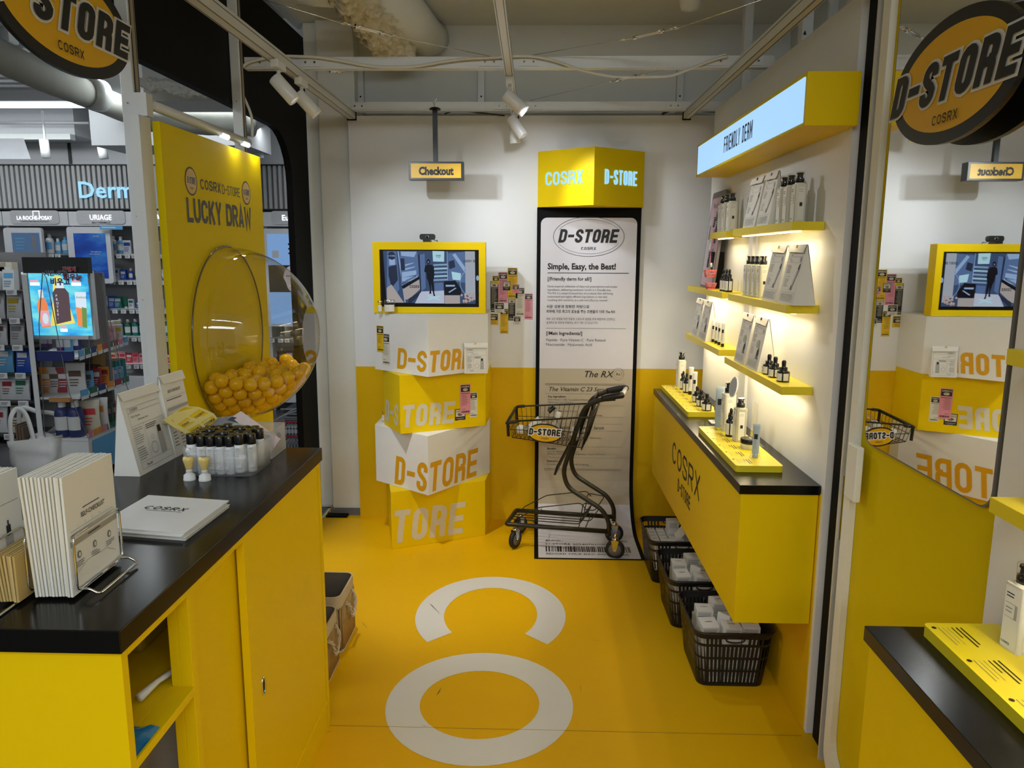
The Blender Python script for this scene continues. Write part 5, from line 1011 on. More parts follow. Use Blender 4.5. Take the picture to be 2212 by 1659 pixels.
# basket: near rim (s .15-.58) sits .03 proud of the side tube
bk = thing('cart_basket', '', ''); bpy.data.objects.remove(bk)
def rim(s, d): return 0
m = MB(); D0, D1 = -.035, DW+.035; top_ = [(.58, D0, .725), (.135, D0, .775), (.135, D1, .790), (.61, D1, .747)]; bot_ = [(.565, D0+.02, .635), (.185, D0+.02, .602), (.185, D1-.02, .612), (.59, D1-.02, .637)]
mid_ = [tuple(.5*(a_[i]+b_[i]) for i in range(3)) for a_, b_ in zip(top_, bot_)]
m.tube(fillet([cc(*p) for p in top_+[top_[0]]], .01), .005, DKG, n=8); m.build('basket_rim', t)
m = MB()
m.tube([cc(*p) for p in mid_], .002, DKG, n=5, closed=True); m.tube([cc(*p) for p in bot_], .0028, DKG, n=5, closed=True)
L_ = lambda a_, b_, k: tuple(a_[i]*(1-k)+b_[i]*k for i in range(3))
for i, n in ((0, 17), (1, 9), (2, 17), (3, 9)):
    j = (i+1) % 4
    for k in range(n+1): m.tube([cc(*L_(top_[i], top_[j], k/n)), cc(*L_(bot_[i], bot_[j], k/n))], .0014, DKG, n=5)
for k in range(1, 17): m.tube([cc(*L_(bot_[0], bot_[1], k/17)), cc(*L_(bot_[3], bot_[2], k/17))], .0014, DKG, n=5)
for k in range(1, 9): m.tube([cc(*L_(bot_[0], bot_[3], k/9)), cc(*L_(bot_[1], bot_[2], k/9))], .0014, DKG, n=5)
o = m.build('basket_wires', t); o['kind'] = 'stuff'
for d in (D0, D1): m = MB(); a_ = (.585, D0, .72) if d == D0 else (.612, D1, .745); m.tube(fillet([cc(a_[0]-.05, d, a_[2]+.006), cc(a_[0], d, a_[2]), cc(a_[0]-.004, d, a_[2]-.075)], .015), .0085, BLKP, n=10); m.build('corner_guard', t)
m = MB(); m.tube([cc(.59, D0, .715), cc(.615, D1, .740)], .008, BLKP, n=10); m.build('front_bar', t)
m = MB(); P = [cc(.150, .0, .80), cc(.150, DW, .81), cc(.195, DW, .60), cc(.195, .0, .585)]; q_ = UC*(-.006); m.add(P+[p+q_ for p in P], [(0, 1, 2, 3), (7, 6, 5, 4), (0, 4, 5, 1), (1, 5, 6, 2), (2, 6, 7, 3), (3, 7, 4, 0)], BLKP); m.tube(fillet([cc(.145, .03, .80), cc(.135, .03, .865), cc(.135, DW-.03, .865), cc(.145, DW-.03, .80)], .02), .006, BLKP, n=8); m.build('child_flap', t)
m = MB(); P = [cc(.262, .09, .60), cc(.262, .16, .60), cc(.33, .16, .46), cc(.35, .125, .40), cc(.33, .09, .46)]; m.add(P+[p+UC*.012 for p in P], [(0, 1, 2, 3, 4), (9, 8, 7, 6, 5)]+[(i, 5+i, 5+(i+1) % 5, (i+1) % 5) for i in range(5)], BLKP); m.build('support', t)
def wheel(s, d, swivel, lab=None):
    m = MB(); c = cc(s, d, .052); ax = (UC*math.sin(swivel)+VC*math.cos(swivel)); Q = ax.to_track_quat('Z', 'Y').to_matrix().to_4x4(); m.M = Matrix.Translation(c) @ Q
    m.lathe([(.034, -.011), (.048, -.012), (.052, -.006), (.052, .006), (.048, .012), (.034, .011)], RUB, n=32); m.lathe([(.008, -.013), (.034, -.0115), (.034, .0115), (.008, .013)], PRG, n=24); w_ = m.build('wheel', t)
    m = MB(); m.M = Matrix.Translation(c) @ Q; mt = BRS if lab else CHR
    for z in (-.017, .015): m.add([(x, y, z+dz) for dz in (0, .002) for x, y in YK], [tuple(range(len(YK)))[::-1], tuple(range(len(YK), 2*len(YK)))]+[(i, (i+1) % len(YK), len(YK)+(i+1) % len(YK), len(YK)+i) for i in range(len(YK))], mt)
    m.lathe([(.004, -.020), (.004, .020)], CHR, n=8); m.M = Matrix.Translation(cc(s+.02*0, d, .104)); m.lathe([(.016, 0), (.018, .006), (.014, .012)], CHR, n=16); m.tube([(0, 0, .01), (0, 0, .035)], .010, CHR, n=10); m.build('caster_fork', t, 'yellow zinc caster fork' if lab else None)
def yk(Q): return None
YKl = [(-.008, -.008), (.008, -.008), (.020, .052), (-.020, .052)]
import mathutils
def orient_wheel(s, d, sw, lab):
    global YK
    ax = (UC*math.sin(sw)+VC*math.cos(sw)); Q = ax.to_track_quat('Z', 'Y').to_matrix(); zl = Q.transposed() @ Vector((0, 0, 1)); hl = Vector((zl.y, -zl.x)); YK = [(zl.x*b_+hl.x*a_, zl.y*b_+hl.y*a_) for a_, b_ in YKl]; wheel(s, d, sw, lab)
orient_wheel(.0, .0, 0, 1); orient_wheel(.03, DW, .3, None); orient_wheel(.552, .01, 1.25, None); orient_wheel(.575, DW, 1.1, None)
m = MB(); F = fr(cc(.380, D0-.008, .676), -UC, (0, 0, 1)); n = 40; m.M = F; e = lambda rx, ry, z: [(rx*math.cos(2*PI*k/n), ry*math.sin(2*PI*k/n), z) for k in range(n)]
m.add(e(.094, .052, 0)+e(.094, .052, .004), [(i, (i+1) % n, n+(i+1) % n, n+i) for i in range(n)]+[tuple(range(n, 2*n)), tuple(range(n))[::-1]], PRT); m.flat(e(.087, .045, .0043), mat('sign_yellow', ())) if 0 else m.flat(e(.087, .045, .0043), MATS['sign_yellow'])
k_ = dict(w=.60, t=.23, gap=.10, shear=.1); stext(m, WHT, 'D-STORE', .036, y=-.012, z=.0048, out=.13, **k_); stext(m, PRT, 'D-STORE', .036, y=-.012, z=.0054, **k_); stext(m, PRT, 'COSRX', .008, w=.8, t=.2, gap=.3, y=-.032, z=.0048); m.build('oval_badge', t)
def clear_bottle(name, lab, a, b, r, cap=None, group='clear bottles lying in the cart'):
    a = Vector(a); b = Vector(b); d = b-a; L = d.length; t = thing(name, lab, 'bottle', group, tuple(a), world=False); t.rotation_mode = 'QUATERNION'; t.rotation_quaternion = d.to_track_quat('Z', 'Y')
    m = MB(); m.lathe([(r*.9, 0), (r, .004), (r, L*.68), (r*.5, L*.78), (r*.45, L*.82)], GLS, n=20); m.build('body', t); m = MB(); m.lathe([(r*.88, .006), (r*.88, L*.5)], mat('cart_liquid', (.72, .70, .60), .2, alpha=.55), n=20); m.build('liquid', t)
    m = MB(); m.lathe([(r*.55, L*.80), (r*.58, L*.99), (r*.5, L)], cap or GLS, n=16); m.build('cap', t); m = MB(); m.lathe([(r*1.01, L*.15), (r*1.01, L*.5)], PAP, n=20, cap=False); m.build('label', t)
clear_bottle('serum_bottle', 'clear bottle with a dark cap leaning left to right in the cart', cc(.50, .06, .655), cc(.36, .10, .79), .022, CAP)
clear_bottle('serum_bottle', 'clear bottle with a white cap standing in the middle of the cart', cc(.37, .09, .63), cc(.33, .08, .765), .027, WPL)
clear_bottle('serum_bottle', 'clear round bottle at the left end of the cart basket', cc(.555, .05, .665), cc(.46, .03, .672), .025)
clear_bottle('serum_bottle', 'clear bottle lying behind the oval badge in the cart', cc(.47, .0, .648), cc(.30, .03, .64), .024)
clear_bottle('serum_bottle', 'clear bottle standing at the right end of the cart basket', cc(.235, .04, .628), cc(.225, .05, .775), .022)
clear_bottle('serum_bottle', 'clear bottle lying far side of the cart basket', cc(.50, .17, .655), cc(.33, .19, .66), .024)
# ================================================================ RIGHT DISPLAY WALL
def proj(p): d = Vector(p)-Vector((0, 0, EYE)); z = d.dot(FW); return (1106+FPX*d.dot(RT)/z, 829.5-FPX*d.dot(UP)/z)
def yfor(u, X, z):
    lo, hi = .6, 5.0
    for _ in range(40):
        md = (lo+hi)/2
        if proj((X, md, z))[0] > u: lo = md
        else: hi = md
    return (lo+hi)/2
t = thing('lit_sign_box', 'long yellow box sign with a glowing light blue face', 'sign', loc=(.86, 3.05, 2.05))
m = MB(); m.box(.782, XR-.002, 2.305, 3.79, 1.975, 2.125, YEL); m.build('body', t, bev=.001)
m = MB(); m.box(.778, .782, 2.318, 3.75, 1.985, 2.112, LBLUE); m.build('lit_face', t)
m = MB(); stext(m, PRT, 'FRIENDLY DERM', .062, fr((.7775, 3.035, 2.02), (0, -1, 0), (0, 0, 1)), w=.42, t=.145, gap=.13, z=.0006, y=-.001); m.build('lettering', t)
SH = [('upper near yellow shelf under the lit sign', 2.507, 3.245, 1.683, 1.711), ('short upper far yellow shelf beside the pink board', 3.36, 3.66, 1.680, 1.708), ('middle near yellow shelf with two yellow-taped bags', 2.507, 3.265, 1.414, 1.442), ('middle far yellow shelf with the pink board', 3.37, 4.13, 1.414, 1.442), ('lower near yellow shelf with three black droppers', 2.507, 3.27, 1.141, 1.169), ('lower far yellow shelf with thin tubes', 3.38, 4.13, 1.157, 1.185)]
for lab, y0, y1, z0, z1 in SH:
    t = thing('wall_shelf', lab, 'shelf', 'yellow wall shelves', (.88, y0, z0)); m = MB(); m.box(.832, XR-.001, y0, y1, z0, z1, YELS); m.build('board', t, bev=.001)
    m = MB(); m.box(.865, .875, y0+.03, y1-.03, z0-.004, z0-.0002, LWARM); m.build('led_strip', t)
    area('shelf_led', (.885, (y0+y1)/2, z0-.006), (0, math.radians(20), 0), .02, (y1-y0)*.9, 1.15*(y1-y0)/.7, (1, .84, .55))
m = MB(); m.box(.926, XR, 3.27, 3.33, .87, 1.72, WHT); struct(m, 'trim_10', 'white upright strip between the shelves')
t = thing('wall_counter', 'yellow wall-hung counter with black top and black lettering', 'counter', loc=(.8, 3.3, .38))
m = MB(); m.box(.682, XR-.006, 2.378, 4.165, .385, .836, YEL); m.build('body', t, bev=.001); m = MB(); m.box(.675, XR-.002, 2.372, 4.17, .836, .867, BLK); m.build('worktop', t, bev=.001)
m = MB(); F = fr((.6815, 3.27, 0), (0, -1, 0), (0, 0, 1)); PRD2 = PRT; stext(m, PRT, 'COSRX', .106, F, w=.95, t=.125, gap=.26, x=.0, y=.612, z=.0004); stext(m, PRT, 'D-STORE', .062, F, w=.52, t=.15, gap=.17, x=.0, y=.515, z=.0004); m.build('lettering', t)
# print trays
def tray(lab, x0, x1, y0, y1, z, rows, seed):
    t = thing('tester_tray', lab, 'tray', 'yellow tester trays', ((x0+x1)/2, y0, z)); m = MB(); m.prism(rrect(x0, x1, y0, y1, .012), z, z+.023, YELS); m.build('board', t)
    m = MB(); m.M = fr((x0, y1, z+.0232), (0, -1, 0), (1, 0, 0)); dy = (y1-y0)/rows
    for k in range(rows):
        X = dy*(k+.12); m.flat([(X+.006+.005*math.cos(q), .012+.0045*math.sin(q), .0003) for q in [j*PI/5 for j in range(10)]], PRT)
        old = m.M; m.M = old @ Matrix.Translation((X+.004, .02, .0003))
        for j, (ln, tk) in enumerate(((.05, .0012), (.045, .0008), (.048, .0008), (.03, .0022), (.055, .003), (.048, .003))): m.rect(0, dy*.62*(ln/.055), .006*j*1.4, .006*j*1.4+tk, PRG if j < 3 else PRT)
        m.M = old
    m.build('print', t)
tray('far yellow tester tray on the wall counter', .713, .862, 3.418, 4.150, .8675, 8, 1)
tray('near yellow tester tray on the wall counter', .700, .862, 2.520, 3.125, .8675, 6, 2)
ZR = .8907
# product kinds, front towards -Y, standing at the origin
def label_front(m, w, h, z0, y, dark=True):
    old = m.M; m.M = old @ fr((0, y, z0), (1, 0, 0), (0, 0, 1)); m.rect(-w/2, w/2, 0, h, PAP, .0002)
    bars(m, PRT, -w*.40, w*.1, h*.90, 2, h*.05, h*.018, z=.0005); m.rect(-w*.42, w*.30, h*.50, h*.50+.0006, PRG, .0005); m.rect(-w*.42, w*.30, h*.73, h*.73+.0006, PRG, .0005); m.rect(w*.20, w*.34, h*.50, h*.73, PRL, .0005); m.rect(w*.18, w*.20, h*.50, h*.73, PRG, .0006); bars(m, PRG, -w*.38, w*.05, h*.66, 2, h*.06, h*.012, z=.0005)
    stext(m, PRT, 'COSRX', h*.035, w=.8, t=.2, gap=.2, x=-w*.18, y=h*.06, z=.0005); m.M = old
def k_pump(H=.17, W=.046, mt=BTL, clearcap=True):
    t = thing('pump_bottle', 'x', 'bottle', world=False); hb = H*.76
    m = MB(); m.prism(rrect(-W/2, W/2, -W*.42, W*.42, W*.16, 4), 0, hb, mt, True); m.lathe([(W*.36, hb), (W*.34, hb+.004)], mt, n=16); m.build('body', t)
    m = MB(); label_front(m, W*.8, hb*.93, hb*.03, -W*.425); old = m.M; m.M = fr((W*.505, 0, hb*.06), (0, 1, 0), (0, 0, 1)); m.rect(-W*.22, W*.22, 0, hb*.86, PAP, .0002); bars(m, PRG, -W*.18, W*.16, hb*.80, 2, hb*.05, .001); m.rect(-W*.10, W*.10, hb*.36, hb*.46, PRT, .0005); m.M = old; m.build('label', t)
    m = MB(); m.lathe([(W*.30, hb+.003), (W*.31, hb+.003), (W*.31, hb+H*.11), (W*.22, hb+H*.12), (W*.2, hb+H*.19), (W*.26, hb+H*.20), (W*.24, hb+H*.225)], CAP, n=20); m.build('pump', t)
    if clearcap: m = MB(); m.lathe([(W*.325, hb+H*.09), (W*.325, H), (W*.30, H*1.008), (0, H*1.01)], GLS, n=20, cap=False); m.build('overcap', t)
    return Proto(t)
def k_dropper(H=.095, R=.0155, mt=CAP, squat=False):
    t = thing('dropper_bottle', 'x', 'bottle', world=False); hb = H*(.50 if squat else .60)
    m = MB(); m.lathe([(R*.93, 0), (R, .002), (R, hb*.92), (R*.75, hb), (R*.5, hb*1.03)], mt, n=24); m.build('body', t)
    m = MB(); vs = []; n = 14
    for k in range(n+1): a_ = -PI/2-1.25+2.3*k/n; vs += [(R*1.015*math.cos(a_), R*1.015*math.sin(a_), hb*.12), (R*1.015*math.cos(a_), R*1.015*math.sin(a_), hb*.80)]
    m.add(vs, [(2*k, 2*k+2, 2*k+3, 2*k+1) for k in range(n)], PAP, True); vs = []
    for k in range(5): a_ = .02+.9*k/4-.3; vs += [(R*1.015*math.cos(a_), R*1.015*math.sin(a_), hb*.12), (R*1.015*math.cos(a_), R*1.015*math.sin(a_), hb*.80)]
    m.add(vs, [(2*k, 2*k+2, 2*k+3, 2*k+1) for k in range(4)], PAP, True); old = m.M; m.M = fr((0, -R*1.02, 0), (1, 0, 0), (0, 0, 1)); m.rect(-R*.5, R*.22, hb*.30, hb*.33, PRG, .0002); m.rect(R*.12, R*.3, hb*.30, hb*.55, PRL, .0004); m.rect(-R*.5, R*.2, hb*.55, hb*.57, PRG, .0003); bars(m, PRT, -R*.5, R*.1, hb*.70, 1, 1, hb*.04); m.M = old; m.build('label', t)
    m = MB(); m.lathe([(R*.62, hb*.98), (R*.62, hb+H*.16), (R*.34, hb+H*.18), (R*.32, hb+H*.22), (R*.36, H*.90), (R*.30, H*.97), (R*.12, H)], CAP, n=20); m.build('dropper_cap', t); return Proto(t)
def k_tube(H=.11, W=.022, mt=WPL, capm=CAP, capdown=True):
    t = thing('cream_tube', 'x', 'tube', world=False); hc = H*.13; N = 10; n = 20; vs = []; fs = []
    for i in range(N+1):
        s = i/N; z = hc+(H-hc)*s; f = 1-s**1.5
        for k in range(n): a_ = 2*PI*k/n; vs.append((W/2*math.cos(a_)*(1-.0*s), W/2*math.sin(a_)*max(.06, .8*f), z))
    for i in range(N):
        for k in range(n): fs.append((i*n+k, i*n+(k+1) % n, (i+1)*n+(k+1) % n, (i+1)*n+k))
    fs.append(tuple(N*n+k for k in range(n))); m = MB(); m.add(vs, fs, mt, True); m.build('body', t)
    m = MB(); m.lathe([(W*.42, 0), (W*.44, .002), (W*.42, hc)], capm, n=20); m.build('cap', t)
    m = MB(); old = m.M; m.M = fr((0, -W*.405, hc+.005), (1, 0, 0), (0, -.0+math.sin(.19)*0+.16*W/.022*.35, 1)); m.rect(-W*.25, W*.25, (H-hc)*.45, (H-hc)*.62, PRT, .0015); bars(m, PRG, -W*.25, W*.2, (H-hc)*.40, 5, (H-hc)*.06, .0008, z=.0012); m.M = old; m.build('label', t); return Proto(t)
def cov_small(tape, pic, seed):
    def f(m, w, L):
        x0, x1 = w*.08, w*.94; z = .0012
        for y in (.04, .20, .80, .86): m.rect(x0, x1, L*y, L*y+.0006, PRG, z)
        m.rect(x0, x0+.0005, L*.04, L*.86, PRG, z); m.rect(x1-.0005, x1, L*.04, L*.86, PRG, z); m.rect(x0, x1, L*.70, L*.7+.0005, PRG, z); m.rect(x0, w*.5, L*.46, L*.46+.0005, PRG, z)
        stext(m, PRT, 'COSRX', L*.022, w=.8, t=.14, gap=.2, x=w*.28, y=L*.815, z=z); ttext(m, PRT, 'The 6 Peptide' if seed % 2 else 'The Vitamin C', L*.026, x=w*.12, y=L*.755, z=z, shear=.3); ttext(m, PRT, 'Skin Booster' if seed % 2 else 'Serum', L*.026, x=w*.22, y=L*.72, z=z, shear=.3)
        m.rect(w*.80, w*.88, L*.72, L*.79, PRL, z); bars(m, PRG, w*.12, w*.42, L*.66, 6, L*.025, L*.006, z=z, seed=seed); bars(m, PRG, w*.12, w*.40, L*.42, 5, L*.028, L*.006, z=z, seed=seed+1); bars(m, PRG, w*.10, w*.9, L*.17, 6, L*.021, L*.005, z=z, seed=seed+2, full=.9); ttext(m, PRT, 'RX', L*.03, x=w*.5, y=L*.235, z=z, shear=.3)
        if pic == 0: m.flat([(w*.58, L*.25, z), (w*.64, L*.24, z), (w*.88, L*.58, z), (w*.80, L*.60, z)], PRL); m.flat([(w*.80, L*.60, z+.0002), (w*.88, L*.58, z+.0002), (w*.90, L*.68, z+.0002), (w*.86, L*.68, z+.0002)], PRT); m.flat([(w*.58, L*.25, z+.0003), (w*.68, L*.24, z+.0003), (w*.66, L*.32, z+.0003), (w*.60, L*.32, z+.0003)], PRG)
        else: m.flat([(w*.62+w*.16*math.cos(q)*.8, L*.50+L*.08*math.sin(q), z) for q in [k*PI/8 for k in range(16)]], mat('print_green', (.42, .46, .38), .6) if pic == 1 else PRL); m.flat([(w*.64, L*.22, z+.0002), (w*.80, L*.30, z+.0002), (w*.78, L*.44, z+.0002), (w*.66, L*.38, z+.0002)], PRT); m.flat([(w*.60, L*.22, z+.0003), (w*.86, L*.22, z+.0003), (w*.74, L*.28, z+.0003)], PRG)
        m.rect(w*.44, w*.56, L*.86, L*.995, YP if tape else PRT, .0045)
    return f
def bag_row(items, z, x0, d, h, tape, pic, labs, group):
    for (u0, u1), lab, k in zip(items, labs, range(9)):
        ya = yfor(u0, x0, z); yb = yfor(u1, x0, z); F = Matrix(((0, 1, 0, x0), (-1, 0, 0, ya), (0, 0, 1, z+.0005), (0, 0, 0, 1))); tri_bag('paper_bag', lab, 'bag', F, ya-yb, h, d*.9, cov_small(tape, pic, k+pic), group, .46)
RZ = -PI/2
kp = k_pump(.165, .046); kp2 = k_pump(.160, .044, mat('milky_clear_bottle', (.66, .66, .52), .15, coat=.4)); kd = k_dropper(); ks = k_dropper(.075, .0215, squat=True); kt = k_tube(.112, .017); kb = k_tube(.15, .030, TUB, TUB)
def row(proto, us, X, z, labs, group, sc_=1, rz=RZ):
    for u, lab in zip(us, labs): proto.place((X, yfor(u, X, z), z+.0005), rz, lab, group, sc_)
row(kp, (1690, 1704, 1722), .882, 1.711, ('pump bottle on the upper near shelf, next to the bags', 'pump bottle on the upper near shelf, middle of three', 'pump bottle on the upper near shelf, nearest the shelf end'), 'pump bottles on the upper near shelf')
row(kp, (1560, 1568.5, 1579), .868, 1.708, ('pump bottle on the short upper shelf, farthest of three', 'pump bottle on the short upper shelf, middle of three', 'pump bottle on the short upper shelf, nearest of three'), 'pump bottles on the short upper shelf')
row(kp2, (1616, 1624.5, 1634, 1645), .880, 1.442, ('clear pump bottle on the middle shelf, farthest of four', 'clear pump bottle on the middle shelf, second from the far end', 'clear pump bottle on the middle shelf, third from the far end', 'clear pump bottle on the middle shelf, touching the paper bag'), 'clear pump bottles on the middle shelf')
row(kd, (1562, 1568, 1574), .868, 1.442, ('black dropper bottle on the middle far shelf, farthest of three', 'black dropper bottle on the middle far shelf, middle of three', 'black dropper bottle on the middle far shelf, nearest of three'), 'dropper bottles on the middle far shelf', 1.05)
row(ks, (1660, 1673, 1691), .872, 1.169, ('squat dropper bottle on the lower shelf, next to the paper bag', 'squat dropper bottle on the lower shelf, middle of three', 'squat dropper bottle on the lower shelf, nearest of three'), 'squat dropper bottles on the lower shelf')
row(kt, (1540, 1546.5, 1553, 1560.5), .878, 1.185, ('thin cream tube on the lower far shelf, beside the bag', 'thin cream tube on the lower far shelf, second from the bag', 'thin cream tube on the lower far shelf, third from the bag', 'thin cream tube on the lower far shelf, nearest of four'), 'thin tubes on the lower far shelf', 1, -.5)
bag_row(((1604, 1629), (1633, 1658)), 1.711, .842, .075, .190, 0, 0, ('tall paper bag on the upper shelf, farther of two', 'tall paper bag on the upper shelf, beside the pump bottles'), 'paper bags on the shelves')
bag_row(((1645, 1674), (1680, 1713)), 1.442, .842, .080, .195, 1, 0, ('yellow-taped paper bag on the middle shelf, farther of two', 'yellow-taped paper bag on the middle shelf, nearer of two'), 'paper bags on the shelves')
bag_row(((1585, 1606), (1611, 1635)), 1.169, .842, .080, .200, 0, 1, ('paper bag with a green leaf picture on the lower shelf', 'paper bag with a dropper picture on the lower shelf'), 'paper bags on the shelves')
bag_row(((1493, 1506), (1508, 1523)), 1.185, .842, .070, .195, 0, 2, ('paper bag at the far end of the lower far shelf', 'paper bag beside the thin tubes on the lower far shelf'), 'paper bags on the shelves')
# pink board leaning on the middle far shelf
t = thing('display_board', 'tall grey and pink board with pictures leaning on the middle shelf', 'board', loc=(.9, 3.9, 1.44))
yA = yfor(1530, .865, 1.7); yB_ = yfor(1568, .865, 1.7); zt = 1.925; F = fr((.868, 3.99, 1.443), (0, -1, 0), (.10, 0, 1)); m = MB(); m.M = F
m.prism(rrect(0, .27, 0, .475, .02), -.012, 0, mat('board_grey', (.17, .16, .17), .5), True); m.build('backing', t)
m = MB(); m.M = F; m.flat([(p[0], p[1], .0006) for p in rrect(.012, .258, .012, .445, .012)], mat('board_pink', (.62, .42, .52), .5)); ttext(m, PRT, 'The 6 Peptide', .036, x=.135, y=.395, z=.001, ax='CENTER', sx=.8)
m.flat([(p[0], p[1], .001) for p in rrect(.018, .082, .05, .345, .025)], mat('board_tube', (.55, .53, .56), .5)); m.flat([(.035, .24, .0014), (.065, .24, .0014), (.060, .31, .0014), (.04, .31, .0014)], PRG)
for k, (x, y, w_, h_, mt_) in enumerate(((.10, .30, .035, .05, PRT), (.14, .33, .04, .045, PRT), (.09, .19, .035, .07, PAP), (.13, .20, .03, .09, PNK), (.17, .22, .035, .12, PRT), (.10, .10, .03, .08, BKP), (.14, .11, .045, .085, PNK), (.15, .05, .03, .05, YP))): m.rect(x, x+w_, y, y+h_, mt_, .0014+.0002*k); bars(m, PAP if mt_ in (PRT, BKP) else PRT, x+.004, x+w_-.004, y+h_-.006, 4, .009, .0025, z=.003)
m.build('print', t); m = MB(); m.box(.875, .93, 3.76, 3.80, 1.443, 1.62, BLKM); m.build('stand', t)
# small pink baskets
def pink_basket(c, lab, s=1):
    t = thing('pink_basket', lab, 'basket', 'small pink baskets', c, world=False); m = MB(); w0, w1, h = .020*s, .028*s, .034*s
    for z0, z1 in ((0, .006*s), (.015*s, .019*s), (.028*s, .034*s)):
        f0 = w0+(w1-w0)*z0/h; f1 = w0+(w1-w0)*z1/h; vs = [(x*f, y*f*.8, z) for z, f in ((z0, f0), (z1, f1)) for x, y in ((-1, -1), (1, -1), (1, 1), (-1, 1))]; m.add(vs, [(i, (i+1) % 4, 4+(i+1) % 4, 4+i) for i in range(4)], PNKP)
    for k in range(7):
        q = -1+2*k/6
        for sx_, sy_ in ((0, 1), (0, -1), (1, 0), (-1, 0)):
            a_ = Vector((q*w0, .8*w0*sy_, 0)) if sy_ else Vector((w0*sx_, q*.8*w0, 0)); b_ = Vector((q*w1, .8*w1*sy_, h)) if sy_ else Vector((w1*sx_, q*.8*w1, h)); m.tube([a_, b_], .0012*s, PNKP, n=4)
    m.box(-w0, w0, -.8*w0, .8*w0, 0, .0015, PNKP); m.build('body', t); m = MB(); m.tube([(-w1, -.8*w1, h), (w1, -.8*w1, h), (w1, .8*w1, h), (-w1, .8*w1, h)], .002*s, PNKP, n=6, closed=True); m.build('rim', t)
p = yfor(1534, .85, 1.442); pink_basket((.852, min(p, 4.05), 1.4425), 'tiny pink basket standing on the middle far shelf', .85)
p = yfor(1532, .845, 1.50); pink_basket((.848, p, 1.500), 'tiny pink basket hanging before the pink board', .95)
jar((.850, p+.002, 1.503), 'small clear jar in the hanging pink basket', .011, .05, 'jar in the pink basket')
# counter products
def on(proto, u, v, lab, group, s=1, z=ZR, rz=RZ): p = at(u, v, Z=z); return proto.place((p.x, p.y, z), rz, lab, group, s)
G1 = 'products on the far tester tray'; G2 = 'products on the near tester tray'
on(kp, 1470, 834, 'tall pump bottle at the far end of the far tester tray', G1, 1.15); on(kd, 1475, 841, 'black dropper bottle on the far tray, farther of two', G1, 1.05); on(kd, 1482, 848, 'black dropper bottle on the far tray, nearer of two', G1, 1.1)
kw = k_tube(.145, .026, WPL, CAP); on(kw, 1491, 852, 'white cream tube on the far tray, farther of two', G1, 1.0, rz=-.45); on(kw, 1499, 861, 'white cream tube on the far tray, nearer of two', G1, .95, rz=-.35)
on(ks, 1505, 868, 'squat dropper on the far tray, farthest of three', G1, 1.05); on(ks, 1514, 877, 'squat dropper on the far tray, middle of three', G1, 1.05); on(ks, 1526, 886, 'squat dropper on the far tray, nearest of three', G1, 1.05)
on(kb, 1552, 922, 'large blue-grey tube behind the tall pump bottle', G2, 1.15, rz=-.2); on(kp, 1571, 929, 'tall pump bottle at the far end of the near tester tray', G2, 1.22); on(kd, 1577, 942, 'black dropper bottle before the tall pump bottle', G2, 1.2)
kc = k_pump(.155, .046, mat('clear_toner_bottle', (.60, .58, .44), .08, alpha=.75, coat=.6)); on(kc, 1596, 952, 'clear toner bottle beside the black dropper', G2, 1.1)
p = at(1618, 968, Z=ZR); t = thing('cream_jar', 'black-lidded cream jar lying flat on the near tray', 'jar', G2, (p.x, p.y, ZR), world=False); m = MB(); m.lathe([(.030, 0), (.032, .002), (.032, .022)], BTL, n=32); m.build('body', t); m = MB(); m.lathe([(.0325, .020), (.033, .022), (.033, .036), (.0315, .038)], CAP, n=32); m.build('lid', t); m = MB(); stext(m, PAP, 'COSRX', .005, fr((0, 0, .0384), (0, -1, 0), (1, 0, 0)), w=.8, t=.2, gap=.2); m.build('lettering', t)
on(kb, 1631, 988, 'blue-grey tube in a clear ring at the near end of the tray', G2, .82, rz=-.45); p = at(1631, 988, Z=ZR); m = MB(); m.lathe([(.021, 0), (.021, .001), (.0165, .0015), (.0165, .024)], GLS, c=(p.x, p.y, ZR), n=24, cap=False); single(m, 'tube_ring', 'clear plastic ring round the foot of the blue-grey tube', 'holder')
m = MB(); p0 = at(1530, 915, Z=.868); m.M = fr((p0.x+.01, p0.y+.02, .8685), (0, -1, 0), (1, 0, 0)); m.prism(rrect(-.035, .035, 0, .07, .006), 0, .005, WPL); ttext(m, PRT, '₩32,000', .010, x=-.028, y=.045, z=.0055, bold=.02); bars(m, PRT, -.028, .02, .035, 3, .008, .002, z=.0055); single(m, 'price_card', 'white electronic price card between the tester trays', 'price tag')
# folding oval mirror on a clear stand
t = thing('folding_mirror', 'open folding hand mirror with two oval glasses on the counter', 'mirror', loc=(.82, 2.98, .9))
for k, (u_, v_, tl, rx_, rz_) in enumerate(((1586, 836, .42, .026, .046), (1553, 872, .55, .028, .046))):
    c = at(u_, v_, X=.80); m = MB(); n = 32; F = fr(c, (.25, -.97, 0), (0, 0, 1)) @ Matrix.Rotation(-tl, 4, 'Z'); m.M = F; e = lambda f, z: [(rx_*f*math.cos(2*PI*i/n), rz_*f*math.sin(2*PI*i/n), z) for i in range(n)]
    m.add(e(1, 0)+e(1, .005), [(i, (i+1) % n, n+(i+1) % n, n+i) for i in range(n)]+[tuple(range(n, 2*n)), tuple(range(n))[::-1]], WPL, False); m.build('frame', t); m = MB(); m.M = F; m.flat(e(.88, .0056), MIR if k else mat('mirror_film', (.40, .46, .58), .15)); m.build('glass', t)
m = MB(); m.box(.862, .866, 2.86, 2.93, .868, 1.04, GLS); m.box(.84, .90, 2.86, 2.93, .868, .872, GLS); m.tube([(.80, 2.99, .872), (.80, 2.985, 1.0)], .004, WPL, n=8); m.build('stand', t)

